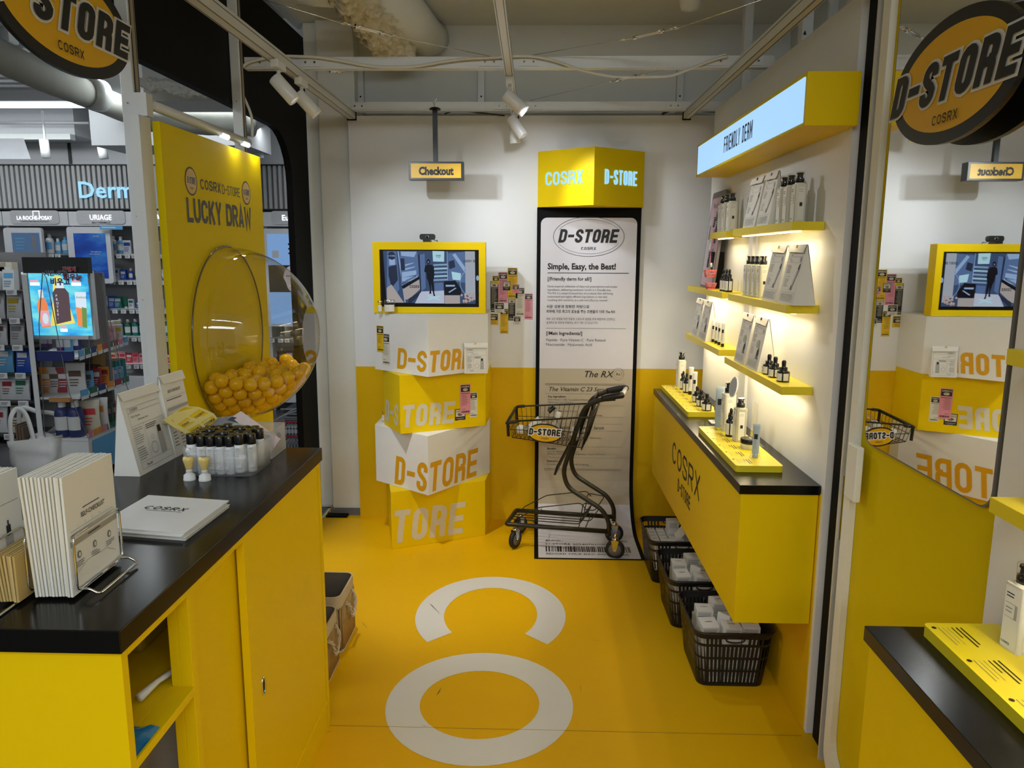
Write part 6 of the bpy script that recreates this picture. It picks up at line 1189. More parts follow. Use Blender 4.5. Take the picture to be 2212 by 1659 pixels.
# black baskets below the counter
def black_basket(lab, x0, x1, y0, y1, h):
    t = thing('plastic_basket', lab, 'basket', 'black plastic baskets below the counter', ((x0+x1)/2, (y0+y1)/2, 0)); cx, cy = (x0+x1)/2, (y0+y1)/2; tp = .84
    def R(f, z): s = tp+(1-tp)*z/h; return [(cx+(p[0]-cx)*s, cy+(p[1]-cy)*s, z) for p in rrect(x0, x1, y0, y1, .045, 5)]
    m = MB(); n = 24
    m.add(R(0, .002), [tuple(range(n))[::-1]], BLKP)
    bands = [(0, .016), (.062, .070), (.116, .124), (.170, .180), (h-.022, h)]
    for z0, z1 in bands:
        a_, b_ = R(0, z0), R(0, z1); m.add(a_+b_, [(i, (i+1) % n, n+(i+1) % n, n+i) for i in range(n)], BLKP)
        q_ = .9965; m.add([(cx+(p[0]-cx)*.985, cy+(p[1]-cy)*.985, p[2]) for p in a_+b_], [(n+i, n+(i+1) % n, (i+1) % n, i) for i in range(n)], BLKP)
        m.add(b_+[(cx+(p[0]-cx)*.985, cy+(p[1]-cy)*.985, p[2]) for p in b_], [(i, (i+1) % n, n+(i+1) % n, n+i) for i in range(n)], BLKP)
    m.build('bands', t)
    m = MB()
    def wallpt(s, z, side_):  # s 0..1 along the side
        k = tp+(1-tp)*z/h; r_ = .045
        if side_ in (0, 2): x = x0+r_+(x1-x0-2*r_)*s; y = y0 if side_ == 0 else y1
        else: y = y0+r_+(y1-y0-2*r_)*s; x = x0 if side_ == 3 else x1
        return Vector((cx+(x-cx)*k, cy+(y-cy)*k, z))
    for sd in range(4):
        nb = 13 if sd in (0, 2) else 17; out_n = (Vector((0, -1, 0)), Vector((1, 0, 0)), Vector((0, 1, 0)), Vector((-1, 0, 0)))[sd]
        for j in range(nb+1):
            s = j/nb; w_ = .0046
            for bz0, bz1 in ((.010, .064), (.068, .118), (.122, .172), (.178, h-.018)):
                if bz0 > .17 and sd in (0, 2) and .3 < s < .7: continue
                a_, b_ = wallpt(s, bz0, sd), wallpt(s, bz1, sd); d = (wallpt(1, 0, sd)-wallpt(0, 0, sd)).normalized()*w_; m.add([a_-d, a_+d, b_+d, b_-d], [(0, 1, 2, 3)], BLKP); q_ = out_n*-.002; m.add([a_-d+q_, a_+d+q_, b_+d+q_, b_-d+q_], [(3, 2, 1, 0)], BLKP)
    for z0, z1 in ((.008, h-.01),):
        a_, b_ = R(0, z0), R(0, z1)
        for c0 in (0, 6, 12, 18):
            ids = list(range(c0, c0+6)); m.add([a_[i % n] for i in ids]+[b_[i % n] for i in ids], [(k, k+1, 7+k-1, 6+k) for k in range(5)], BLKP, True)
    o_ = m.build('slats', t); o_['kind'] = 'stuff'
    m = MB(); P = [(cx+(p[0]-cx)*1.01, cy+(p[1]-cy)*1.01, h) for p in R(0, h)]; m.tube(P, .0055, BLKP, n=8, closed=True); m.build('rim', t)
    for sd in (0, 2):
        m = MB(); c = wallpt(.5, .200, sd); m.tube([c+Vector((.034*math.cos(a_), 0, .011*math.sin(a_))) for a_ in [k*PI/8 for k in range(16)]], .003, BLKP, n=6, closed=True); m.build('handle', t)
    return t
BB = [('black basket farthest under the counter, full of small cartons', .575, .895, 3.50, 3.86), ('black basket in the middle under the counter', .590, .895, 3.045, 3.41), ('black basket nearest the camera under the counter', .608, .905, 2.60, 2.955)]
CB = []
def carton_kind(w_, d_, h_, mt):
    t = thing('product_carton', 'x', 'carton', world=False); m = MB(); m.box(-w_/2, w_/2, -d_/2, d_/2, 0, h_, mt); m.build('box', t, bev=.0006)
    m = MB(); stext(m, PRT, 'COSRX', .0055, fr((0, 0, h_+.0002), (1, 0, 0), (0, 1, 0)), w=.8, t=.22, gap=.25); old = m.M; m.M = fr((0, -d_/2-.0004, 0), (1, 0, 0), (0, 0, 1)); bars(m, PRG, -w_*.42, w_*.42, h_*.88, 9, h_*.055, h_*.018, z=.0002, full=.85); m.rect(-w_*.42, w_*.42, h_*.25, h_*.26, PRG, .0002); m.M = old; m.rect(-w_/2, w_/2, d_*.35, d_*.36, PRL, h_+.0003)
    m.build('print', t); return Proto(t)
kc1 = carton_kind(.064, .064, .075, PAP); kc2 = carton_kind(.040, .040, .105, PAP)
rd = random.Random(11)
for bi, (lab, x0, x1, y0, y1) in enumerate(BB):
    black_basket(lab, x0, x1, y0, y1, .225); where = ('far', 'middle', 'near')[bi]; cx, cy = (x0+x1)/2, (y0+y1)/2
    if bi: # big cartons in two layers
        for L in range(2):
            for i in range(3):
                for j in range(4):
                    kc1.place((cx-.072+.070*i+(.012*L if j % 2 else 0), cy-.112+.0735*j, .006+.0765*L), rd.uniform(-.03, .03), 'white carton in the %s black basket' % where, 'white cartons in the %s black basket' % where)
        for x, y, z, rot in ((cx-.085, cy-.09, .160, (.18, 0, .10)), (cx-.075, cy+.02, .160, (0, 0, -.05)), (cx+.005, cy-.045, .160, (-.12, .22, .5)), (cx-.005, cy-.118, .160, (0, .05, .05)), (cx+.07, cy-.11, .160, (.0, .0, -.08)), (cx+.07, cy+.04, .160, (0, 0, .2)), (cx+.0, cy+.09, .160, (0, 0, .1))):
            kc1.place((x, y, z), 0, 'white carton on top in the %s black basket, %s' % (where, {(-.085, -.09): 'left side, near the front', (-.075, .02): 'left side towards the wall', (.005, -.045): 'tilted in the middle', (-.005, -.118): 'front middle, tipped', (.07, -.11): 'front right corner', (.07, .04): 'right side under the counter', (0, .09): 'rearmost of the heap'}.get((round(x-cx, 3), round(y-cy, 3)), 'in the heap')), 'cartons heaped on the %s black basket' % where, rot=rot)
    else:
        for i in range(5):
            for j in range(7): kc2.place((cx-.105+.047*i, cy-.135+.044*j, .07+.0*i), 0, 'small white carton standing in the far black basket', 'small cartons in the far black basket')
        for wh, (x, y, z, rot) in zip(('lying on its side at the front', 'tilted up in the middle', 'flat towards the wall end', 'flat at the right front', 'lying on its side at the right'), ((cx-.03, cy-.07, .176, (1.35, 0, .5)), (cx+.02, cy-.02, .18, (.5, .35, .4)), (cx+.0, cy+.1, .176, (0, 0, .1)), (cx+.09, cy-.06, .176, (0, .0, .1)), (cx+.08, cy+.05, .176, (1.57, 0, 1.2)))):
            kc1.place((x, y, z), 0, 'white carton in the far black basket, '+wh, 'cartons heaped on the far black basket', rot=rot, scale=.85)

# ================================================================ NEARER SECTION, RIGHT EDGE
t = thing('wall_counter', 'yellow counter with black top at the lower right corner', 'counter', loc=(.8, .6, 0)); m = MB(); m.box(.682, .928, -.5, 1.425, .05, .836, YEL); m.build('body', t, bev=.001); m = MB(); m.box(.672, .929, -.5, 1.432, .836, .867, BLK); m.build('worktop', t, bev=.001)
tray('yellow tester tray on the counter at the lower right', .770, .922, .80, 1.402, .8675, 5, 3)
p = at(2165, 1400, Z=ZR); kp.place((.892, 1.305, ZR), RZ+.15, 'large pump bottle with a clear cap at the right edge', 'products on the right tray', 1.0); kd.place((.875, 1.20, ZR), RZ, 'black dropper bottle cut by the right edge', 'products on the right tray', 1.2)
for lab, z0, z1 in (('yellow shelf at the right edge below the mirror', 1.143, 1.171), ('yellow shelf at the right edge beside the mirror', 1.414, 1.442)):
    t = thing('wall_shelf', lab, 'shelf', 'yellow shelves at the right edge', (.85, .3, z0)); m = MB(); y1 = 1.337; x0 = .832; m.box(x0, .929, .1, y1, z0, z1, YELS); m.build('board', t, bev=.001); m = MB(); m.box(.87, .88, .2, y1-.03, z0-.004, z0-.0002, LWARM); m.build('led_strip', t)
    area('shelf_led', (.885, .75, z0-.006), (0, math.radians(15), 0), .02, 1.0, 1.6, (1, .88, .66))
F = Matrix(((0, 1, 0, .86), (-1, 0, 0, 1.262), (0, 0, 1, 1.172), (0, 0, 0, 1))); tri_bag('paper_bag', 'white paper bag on the shelf at the right edge', 'bag', F, .07, .2, .06, cov_small(0, 0, 3))

# ================================================================ STORAGE BASKETS BEHIND THE LEFT COUNTER
LIN = mat('grey_lining', (.20, .19, .17), .9, bump=.3, scale=120); CAN = mat('cotton_trim', (.55, .48, .36), .9, bump=.2, scale=100); WAT = mat('water_hyacinth', (.38, .25, .09), .8, var=.3, scale=60)
def woven(lab, x0, x1, y0, y1, h):
    t = thing('woven_basket', lab, 'basket', 'woven baskets behind the counter', ((x0+x1)/2, (y0+y1)/2, 0)); rr = rrect(x0, x1, y0, y1, .035, 4); n = len(rr)
    m = MB(); m.prism(rrect(x0+.004, x1-.004, y0+.004, y1-.004, .033, 4), .0, .012, LIN); 
    i_ = rrect(x0+.006, x1-.006, y0+.006, y1-.006, .03, 4); m.add([(p[0], p[1], z) for z in (.012, h-.002) for p in i_], [(n+k, n+(k+1) % n, (k+1) % n, k) for k in range(n)], LIN, True); m.build('lining', t)
    m = MB(); m.add([(p[0], p[1], z) for z in (h-.055, h) for p in rr], [(k, (k+1) % n, n+(k+1) % n, n+k) for k in range(n)], CAN, True); m.add([(p[0], p[1], h) for p in rr]+[(p[0], p[1], h) for p in i_], [(k, (k+1) % n, n+(k+1) % n, n+k) for k in range(n)], CAN, True); m.build('rim_band', t)
    m = MB()
    for k in range(n):
        a_ = Vector((*rr[k], 0)); b_ = Vector((*rr[(k+1) % n], 0)); L_ = (b_-a_).length; c_ = max(1, int(L_/.009))
        for j in range(c_): p = a_.lerp(b_, (j+.5)/c_); m.tube([(p.x, p.y, .006), (p.x, p.y, h-.05)], .0045, WAT, n=6)
    o_ = m.build('stalks', t); o_['kind'] = 'stuff'
    m = MB(); m.tube([(p[0], p[1], .006) for p in rr], .006, CAN, n=6, closed=True); m.build('base_trim', t)
    m = MB(); c = (y0+y1)/2; P = smooth_path([(x1+.004, c-.055, h-.055), (x1+.018, c-.04, h-.075), (x1+.02, c-.02, h-.12), (x1+.02, c+.0, h-.135), (x1+.02, c+.03, h-.12), (x1+.018, c+.05, h-.08), (x1+.004, c+.055, h-.05)], 7)
    for ph in (0, PI): m.tube([p+Vector((.0035*math.cos(i*.8+ph), .0035*math.sin(i*.8+ph)*.6, .0035*math.sin(i*.8+ph))) for i, p in enumerate(P)], .0045, CAN, n=6)
    m.build('rope_handle', t); return t
woven('farther woven storage basket behind the cash counter', -1.10, -.765, 2.80, 3.05, .245)
woven('nearer woven storage basket behind the cash counter', -1.10, -.765, 2.53, 2.775, .225)
k3 = carton_kind(.03, .10, .10, PAP)
for i in range(5): k3.place((-.80-.038*i, 2.86, .07+.0), .0, 'thin white carton filed in the farther woven basket', 'thin cartons in the woven basket')
m = MB(); m.prism(rrect(-1.04, -.97, 2.90, 3.03, .02), .03, .20, SACK); single(m, 'plastic_sack', 'grey plastic bag stuffed in the farther woven basket', 'bag')
# ================================================================ THE SHOP BEYOND
def A(u, v, Y): return at(u, v, Y=Y)
SY = 8.0
m = MB(); m.box(-9, -1.3, SY, SY+.1, 0, 3.3, GREY); struct(m, 'wall_back', 'grey back wall of the shop')
m = MB(); m.box(-9, -1.42, .2, 8.2, 3.12, 3.18, CONC); m.box(-9, -1.42, -5, .2, 3.0, 3.06, LGREY); struct(m, 'ceiling', 'concrete ceiling of the shop')
m = MB(); m.box(-9.05, -9, -5, 8.2, 0, 3.1, LGREY); struct(m, 'wall_left', 'far side wall of the shop')
m = MB(); m.box(-1.42, 4, 4.7, 8.2, 3.0, 3.05, CONC); struct(m, 'ceiling', 'ceiling strip behind the booth')
m = MB(); x = -8.9
while x < -4.25: m.box(x, x+.001, 0, 0, 0, 0, LGREY) if 0 else None; x += 5
for k in range(13): y = 4.6+k*.19; m.box(-8.9, -3.6, y, y+.10, 3.03, 3.12, LGREY)
struct(m, 'ceiling', 'ribbed metal deck under the shop ceiling')
a = A(0, 228, 6.95); t = thing('ceiling_light', 'long bright strip light across the shop ceiling', 'lamp', loc=(-5, 6.95, a.z)); m = MB(); m.box(-8, -3.95, 6.93, 6.99, a.z-.015, a.z+.03, LWHT); m.build('tube', t); m = MB(); m.box(-8, -3.95, 6.90, 7.02, a.z+.03, 3.12, LGREY); m.build('housing', t)
zb = A(0, 292, 7.2).z; zt_ = A(0, 250, 7.2).z
m = MB(); m.box(-8.9, -4.3, 7.2, 7.9, zb, 3.12, LGREY); m.box(-8.9, -4.3, 7.12, 7.2, zb-.05, zb, GRYW); struct(m, 'trim_11', 'grey bulkhead above the shop shelves')
a = A(192, 246, 6.4); b = A(275, 314, 6.4); m = MB(); m.box(a.x, b.x+1.0, 6.4, 7.0, b.z, 3.12, GREY); struct(m, 'trim_12', 'light grey boxed duct under the shop ceiling')
m = MB(); m.tube([A(0, 266, 7.1), A(192, 266, 7.1)], .012, STEEL, n=8); single(m, 'sprinkler_pipe', 'thin grey pipe along the shop bulkhead', 'pipe')
def wrapped(pts, r, lab, seed):
    from mathutils import noise
    P = smooth_path(pts, 10); rr = [r*(1+.05*noise.noise(Vector((i*.9, seed, 0)))+(.03 if i % 4 == 0 else 0)) for i in range(len(P))]; m = MB(); m.tube(P, rr, mat('duct_wrap', (.40, .40, .36), .8, var=.08, scale=20, bump=.6), n=24)
    t = thing('insulated_duct', lab, 'duct', 'wrapped ceiling ducts', tuple(P[0])); m.build('wrap', t); return t
t = wrapped([at(-90, 75, Z=2.75), at(60, 150, Z=2.75), at(200, 208, Z=2.75), at(330, 262, Z=2.75)], .098, 'wrapped pale duct slanting across the upper left', 1)
m = MB(); p = at(207, 205, Z=2.75); m.tube([p+Vector((-.02, -.05, 0)), p+Vector((.02, .05, 0))], .112, STEEL, n=20); m.box(p.x-.012, p.x+.012, p.y-.02, p.y+.02, 2.80, 3.12, STEEL); m.build('strap', t)
wrapped([A(300, 250, 6.0), A(420, 258, 6.0), A(545, 262, 6.0)], .112, 'wrapped pale duct behind the yellow prize board', 4)
wrapped([A(560, 75, 5.3), A(680, 105, 5.4)], .06, 'short wrapped duct above the front beam', 6)
m = MB(); a = A(300, 176, 4.9); b = A(455, 200, 4.9); lumps('sprayed_foam', 'grey crumbling foam on the beam at the upper left', a, b, .03, .04, GRYW, .03, 8)
m = MB(); m.box(A(300, 60, 5.2).x, -1.45, 5.2, 5.6, A(400, 218, 5.2).z, 3.12, GRYW); struct(m, 'trim_13', 'grey concrete beam over the side opening')
# ribbed band, header, lettering
XA, XB = -8.0, -1.5
m = MB(); x = XA
while x < XB: m.box(x, x+.030, 7.62, 7.66, 2.045, 2.468, PRL); x += .052
o = m.build('wall_slats'); props(o, 'dark grey ribbed band above the shop shelves', 'panel', kind='stuff')
m = MB(); m.box(XA, XB, 7.66, 7.70, 2.03, 2.48, PRG); m.box(XA, XB, 7.58, 7.70, 2.035, 2.045, SHD); m.box(XA, XB, 7.60, 7.70, 2.465, 2.475, SHD); struct(m, 'wall_back', 'backing of the ribbed band')
a = A(170, 330, 7.85); m = MB(); m.box(XA, XB, 7.70, 7.80, 2.475, 3.12, LGREY); m.box(a.x-.015, a.x+.015, 7.69, 7.70, 2.475, 3.12, SHD); struct(m, 'wall_back', 'plain grey wall above the ribbed band')
t = thing('lit_lettering', 'large pale blue glowing word on the ribbed band', 'lettering', loc=(-4.5, 7.6, 2.2)); a = A(168, 427, 7.60); m = MB(); ttext(m, LTXT, 'Derma', .225, fr((a.x, 7.60, a.z), (1, 0, 0), (0, 0, 1)), bold=.018, sx=1.08); m.build('letters', t)
HZ0, HZ1 = A(200, 488, 7.55).z, A(200, 457, 7.55).z
bays = [A(u, 470, 7.55).x for u in (-160, 4, 147, 290, 432, 567, 700)]
LOGO = ['', 'LA ROCHE POSAY', 'URIAGE', 'AVENE', '', 'Eucerin']
for k in range(6):
    x0, x1 = bays[k], bays[k+1]; t = thing('shelf_bay', ('shop shelf bay at the far left edge', 'shop shelf bay under the first glowing brand name', 'shop shelf bay with the blue sea picture', 'shop shelf bay hidden behind the steel post', 'shop shelf bay behind the prize board', 'shop shelf bay seen through the dome opening')[k], 'shelving', 'shop shelf bays', (x0, 7.6, 0))
    m = MB(); m.box(x0+.004, x1-.004, 7.55, 7.9, HZ0, HZ1, LGREY); m.build('header', t, bev=.003)
    m = MB(); c_ = rrect(x0+.09, x1-.09, HZ0+.018, HZ1+.01, .03); m.M = fr((0, 7.548, 0), (1, 0, 0), (0, 0, 1)); m.prism(c_, 0, .006, mat('header_panel', (.5, .5, .52), .4), True); cx = (x0+x1)/2; hh = HZ1-HZ0
    m.build('logo_panel', t)
    if LOGO[k]:
        m = MB(); m.M = fr((cx, 7.54, HZ0+hh*.42), (1, 0, 0), (0, 0, 1))
        if k == 1: ttext(m, LWHT, 'LA ROCHE-POSAY', .052, ax='CENTER', bold=.012, sx=.85); m.rect(-.02, .035, .05, .09, LWHT, .001) if 0 else None; m.rect(-.012, -.006, .035, .085, LWHT, .001); m.rect(.05, .056, .035, .085, LWHT, .001); m.rect(-.012, .056, .080, .086, LWHT, .001); ttext(m, PRT, 'LABORATOIRE DERMATOLOGIQUE', .018, y=-.024, ax='CENTER')
        elif k == 2: ttext(m, LWHT, 'URIAGE', .072, ax='CENTER', bold=.006, sx=.9); ttext(m, PRT, 'EAU THERMALE', .022, y=-.034, ax='CENTER', bold=.01, sx=1.2)
        else: ttext(m, LWHT, LOGO[k], .075, ax='CENTER', bold=.012)
        m.build('brand_name', t)
    m = MB(); m.box(x0, x1, 7.92, 7.95, 0, HZ0, GREY); m.build('back_panel', t); m = MB(); m.box(x0-.012, x0+.012, 7.62, 7.94, 0, HZ0, LGREY); m.build('side_panel', t)
    m = MB(); m.box(x0, x1, 7.60, 7.92, 0.08, .34, LGREY); m.box(x0, x1, 7.66, 7.92, 0, .08, SHD); m.build('base', t, bev=.003)
SZ = [A(260, v, 7.6).z for v in (590, 648, 712, 772, 818)]; SZ = [A(250, v, 7.60).z for v in (548, 605, 667, 727, 786)]
PC = {n: mat('pack_'+n, c, .4) for n, c in dict(white=(.62, .63, .64), blue=(.02, .08, .42), sky=(.12, .36, .62), teal=(.01, .16, .15), green=(.02, .13, .07), pink=(.62, .22, .28), red=(.62, .04, .05), purple=(.14, .02, .24), gold=(.55, .38, .02), cream=(.60, .56, .44), silver=(.50, .50, .50), orange=(.70, .25, .02), brown=(.09, .05, .04), navy=(.02, .03, .14), rose=(.70, .42, .46), lime=(.26, .45, .04), grey=(.22, .22, .23), crimson=(.30, .02, .03)).items()}
def k_small(kind, c, c2='white'):
    t = thing({'b': 'bottle', 'x': 'box', 't': 'tube', 'p': 'pouch'}[kind], 'x', {'b': 'bottle', 'x': 'box', 't': 'tube', 'p': 'pouch'}[kind], world=False)
    if kind == 'b':
        m = MB(); m.lathe([(.028, 0), (.03, .004), (.03, .10), (.024, .115), (.012, .122)], PC[c], n=14); m.build('body', t); m = MB(); m.lathe([(.014, .12), (.014, .15), (.011, .152)], PC[c2], n=12); m.build('cap', t)
        m = MB(); n = 6; vs = []
        for k in range(n+1): a_ = -PI/2-1.0+2.0*k/n; vs += [(.0305*math.cos(a_), .0305*math.sin(a_), .03), (.0305*math.cos(a_), .0305*math.sin(a_), .085)]
        m.add(vs, [(2*k, 2*k+2, 2*k+3, 2*k+1) for k in range(n)], PC['white' if c != 'white' else 'sky'], True); m.build('label', t)
    elif kind == 'x':
        m = MB(); m.box(-.035, .035, -.02, .02, 0, .12, PC[c]); m.build('body', t); m = MB(); m.M = fr((0, -.0206, 0), (1, 0, 0), (0, 0, 1)); m.rect(-.028, .028, .07, .10, PC[c2]); bars(m, PC[c2], -.028, .02, .055, 3, .014, .005); m.build('print', t)
    elif kind == 't':
        m = MB(); m.lathe([(.018, .02), (.020, .022), (.020, .05)], PC[c], n=12, cap=False); m.add([(-.020, -.016, .05), (.020, -.016, .05), (.024, -.001, .14), (-.024, -.001, .14), (-.020, .016, .05), (.020, .016, .05), (.024, .001, .14), (-.024, .001, .14)], [(0, 1, 2, 3), (5, 4, 7, 6), (1, 5, 6, 2), (4, 0, 3, 7), (3, 2, 6, 7)], PC[c]); m.build('body', t); m = MB(); m.lathe([(.017, 0), (.018, .02)], PC[c2], n=12); m.build('cap', t)
    else:
        N = 6; vs = []; fs = []
        for s in (-1, 1):
            for i in range(N+1):
                for j in range(5): z = .16*i/N; x_ = -.05+.1*j/4; bul = .016*math.sin(PI*i/N)**.6*math.sin(PI*(j+.5)/5); vs.append((x_*(1-.08*math.sin(PI*i/N)), s*bul, z))
        for s in (0, 1):
            b = s*(N+1)*5
            for i in range(N):
                for j in range(4): f = (b+i*5+j, b+i*5+j+1, b+(i+1)*5+j+1, b+(i+1)*5+j); fs.append(f if s == 0 else f[::-1])
        m = MB(); m.add(vs, fs, PC[c], True); m.build('body', t); m = MB(); m.M = fr((0, -.0175, 0), (1, 0, 0), (0, 0, 1)); m.rect(-.03, .03, .09, .12, PC[c2]); bars(m, PC[c2], -.028, .02, .075, 3, .015, .005); m.build('print', t)
    return Proto(t)
KS = {}
def put(kind, c, c2, loc, lab, grp, s=1, rz=0, rot=None):
    k = (kind, c, c2)
    if k not in KS: KS[k] = k_small(kind, c, c2)
    return KS[k].place(loc, rz, lab, grp, s, rot=rot)
rd = random.Random(5)
def fill(bay, si, x0, x1, items, word, depth=7.70):
    z = SZ[si] if si < 5 else .34; x = x0; k = 0
    while x < x1:
        kd_, c, c2, s, stp = items[k % len(items)]; put(kd_, c, c2, (x, depth, z), '%s on %s' % (word[k % len(word)] if isinstance(word, list) else word, bay), word[0]+' row, '+bay, s*rd.uniform(.93, 1.05), rd.uniform(-.1, .1)); x += stp; k += 1
lev = ['the top shelf', 'the second shelf', 'the third shelf', 'the fourth shelf', 'the fifth shelf']
def lips(x0, x1, bay):
    t = [o for o in bpy.data.objects if o.get('label') == bay][0]
    for i, z in enumerate(SZ):
        m = MB(); m.box(x0+.01, x1-.01, 7.60, 7.93, z-.018, z, LGREY); bd = m.build('shelf', t); m = MB(); m.box(x0+.01, x1-.01, 7.585, 7.6, z-.055, z, GLS); m.build('tag_rail', t)
        x = x0+.05; q = MB()
        while x < x1-.06: m = MB(); m.box(x, x+.05, 7.57, 7.58, z-.045, z-.008, WPL); old = m.M; m.M = fr((x, 7.5695, z-.045), (1, 0, 0), (0, 0, 1)); bars(m, PRG, .006, .042, .030, 3, .009, .004, z=.0003); m.M = old; m.build('price_tag', t); x += .068+.02*((int(x*100)) % 2)
xs2 = A(236, 600, 7.6).x; lips(xs2-.03, bays[3], 'shop shelf bay with the blue sea picture'); lips(A(85, 600, 7.6).x, A(150, 600, 7.6).x, 'shop shelf bay under the first glowing brand name')
lips(A(567, 600, 7.6).x, bays[6], 'shop shelf bay seen through the dome opening')
lips(bays[3]+.02, bays[4]-.02, 'shop shelf bay hidden behind the steel post')
B3 = 'the bay right of the blue picture'; X1 = bays[3]+.2
for si, items, word in ((0, [('b', 'white', 'white', 1.15, .075), ('b', 'sky', 'white', 1.1, .07), ('x', 'white', 'blue', 1.1, .085), ('t', 'white', 'sky', 1.1, .07)], ['white lotion bottle', 'sky blue bottle', 'white carton', 'white tube']),
                        (1, [('x', 'white', 'blue', 1.0, .08), ('x', 'blue', 'white', .9, .075), ('b', 'blue', 'white', .8, .065), ('t', 'white', 'blue', .8, .055)], ['white and blue carton', 'blue carton', 'small blue bottle', 'small white tube']),
                        (2, [('x', 'teal', 'white', .95, .075), ('t', 'green', 'white', .9, .06), ('x', 'white', 'teal', .8, .075), ('x', 'blue', 'white', .6, .05), ('x', 'white', 'blue', .6, .05)], ['teal carton', 'green tube', 'white and teal carton', 'little blue carton', 'little white carton']),
                        (3, [('b', 'teal', 'white', 1.2, .08), ('b', 'green', 'white', 1.2, .078)], ['dark teal bottle', 'dark green bottle']),
                        (4, [('x', 'rose', 'red', .9, .07), ('x', 'red', 'white', .9, .068), ('x', 'pink', 'red', .95, .07)], ['rose carton', 'red carton', 'pink carton'])):
    fill(lev[si]+' of '+B3, si, xs2+.02, X1, items, word)
fill('the fourth shelf under the blue picture', 3, A(150, 600, 7.6).x, xs2, [('x', 'sky', 'white', 1.0, .085), ('x', 'pink', 'white', .9, .08)], ['sky blue carton', 'pink carton'])
fill('the third shelf below the blue picture', 2, A(165, 600, 7.6).x, xs2, [('x', 'blue', 'white', 1.1, .08), ('t', 'white', 'blue', .9, .07)], ['blue carton', 'white tube'])
fill('the fifth shelf below the blue picture', 4, A(205, 600, 7.6).x, xs2, [('x', 'rose', 'red', .9, .07), ('x', 'cream', 'red', .9, .07)], ['rose pack', 'cream pack'])
fill('the top shelf between the two pictures', 0, A(102, 600, 7.6).x, A(150, 600, 7.6).x, [('b', 'white', 'white', 1.35, .085), ('b', 'sky', 'white', 1.0, .075), ('b', 'sky', 'sky', 1.15, .08)], ['tall white spray bottle', 'blue and white bottle', 'clear blue bottle'])
fill('the second shelf between the two pictures', 1, A(100, 600, 7.6).x, A(150, 600, 7.6).x, [('x', 'lime', 'white', .9, .09)], ['lime green pack'])
for si, it, wd in ((0, [('x', 'teal', 'white', 1, .08)], ['teal carton']), (1, [('x', 'white', 'pink', 1, .08), ('b', 'white', 'grey', 1, .07)], ['white carton', 'white bottle']), (2, [('b', 'rose', 'white', 1.1, .08), ('x', 'white', 'crimson', 1, .08)], ['rose bottle', 'white pack']), (3, [('b', 'cream', 'gold', 1.1, .08), ('t', 'teal', 'white', 1, .07)], ['cream bottle', 'teal tube']), (4, [('x', 'purple', 'white', 1.1, .08), ('b', 'brown', 'silver', 1.1, .08)], ['purple pack', 'dark bottle'])):
    fill(lev[si]+' seen through the side opening', si, A(575, 600, 7.6).x, A(665, 600, 7.6).x, it, wd, 7.74)
# pictures in frames
PB = photo_mat('screen_sea', (.0, .02, .22), (.005, .07, .42), (.05, .25, .62), 1.8, .55); PS = mat('screen_slate', (.02, .03, .05), .2, emit=(.045, .085, .16), es=1); PL = mat('screen_lightblue', (.02, .03, .05), .2, emit=(.16, .30, .55), es=.9)
def framed(name, lab, u0, v0, u1, v1, pu0, pv0, pu1, pv1, mt, text=None, extra=None):
    a, b = A(u0, v1, 7.5), A(u1, v0, 7.5); t = thing(name, lab, 'screen', 'picture screens on the shop shelves', (a.x, 7.5, a.z)); m = MB(); m.M = fr((0, 7.54, 0), (1, 0, 0), (0, 0, 1)); m.prism(rrect(a.x, b.x, a.z, b.z, .03), 0, .04, mat('screen_frame', (.62, .63, .66), .35), True); m.build('frame', t)
    p, q = A(pu0, pv1, 7.498), A(pu1, pv0, 7.498); m = MB(); m.box(p.x, q.x, 7.497, 7.4995, p.z, q.z, mt); m.build('picture', t); m = MB(); m.M = fr((p.x, 7.4965, p.z), (1, 0, 0), (0, 0, 1))
    if text: text(m, q.x-p.x, q.z-p.z)
    if m.f: m.build('print', t)
def tx1(m, w, h): bars(m, PC['sky'], w*.12, w*.5, h*.75, 4, h*.16, h*.05); m.rect(w*.72, w*.86, h*.15, h*.85, PC['grey'])
def tx2(m, w, h): ttext(m, PC['white'], 'URIAGE', h*.04, x=w*.6, y=h*.92); ttext(m, PC['white'], 'Strengthens', h*.05, x=w*.5, y=h*.58); ttext(m, PC['white'], "skin's barrier", h*.045, x=w*.46, y=h*.53)
def tx3(m, w, h):
    m.rect(0, w, h*.36, h*.66, SHD, .0005); sk = mat('screen_face', (.1, .1, .1), .4, emit=(.22, .20, .22), es=1)
    cx, cy = w*.52, h*.52; m.flat([(cx+w*.20*math.cos(q)*(1 if math.sin(q) > 0 else .8), cy+h*.17*math.sin(q)*(.8 if math.sin(q) > 0 else .95), .001) for q in [k*PI/10 for k in range(20)]], sk)
    m.flat([(cx-w*.09, h*.43, .0015), (cx, h*.415, .0015), (cx+w*.09, h*.43, .0015), (cx, h*.45, .0015)], mat('screen_lips', (.1, .1, .1), .4, emit=(.5, .36, .22), es=1))
    for s in (-1, 1): m.rect(cx+s*w*.09-w*.05, cx+s*w*.09+w*.05, h*.535, h*.545, SHD, .0015)
    bars(m, SHD, w*.45, w*.9, h*.90, 3, h*.05, h*.02); m.rect(w*.10, w*.24, h*.74, h*.82, PC['white'], .001)
framed('wall_screen', 'slate blue screen in a pale frame under the first brand name', 18, 492, 88, 604, 29, 503, 84, 548, PS, tx1)
framed('wall_screen', 'tall blue sea picture screen in a pale frame', 154, 490, 236, 612, 167, 504, 227, 601, PB, tx2)
framed('wall_screen', 'tall blue screen with a face, seen beside the black wall', 573, 494, 690, 705, 586, 506, 676, 700, PL, tx3)
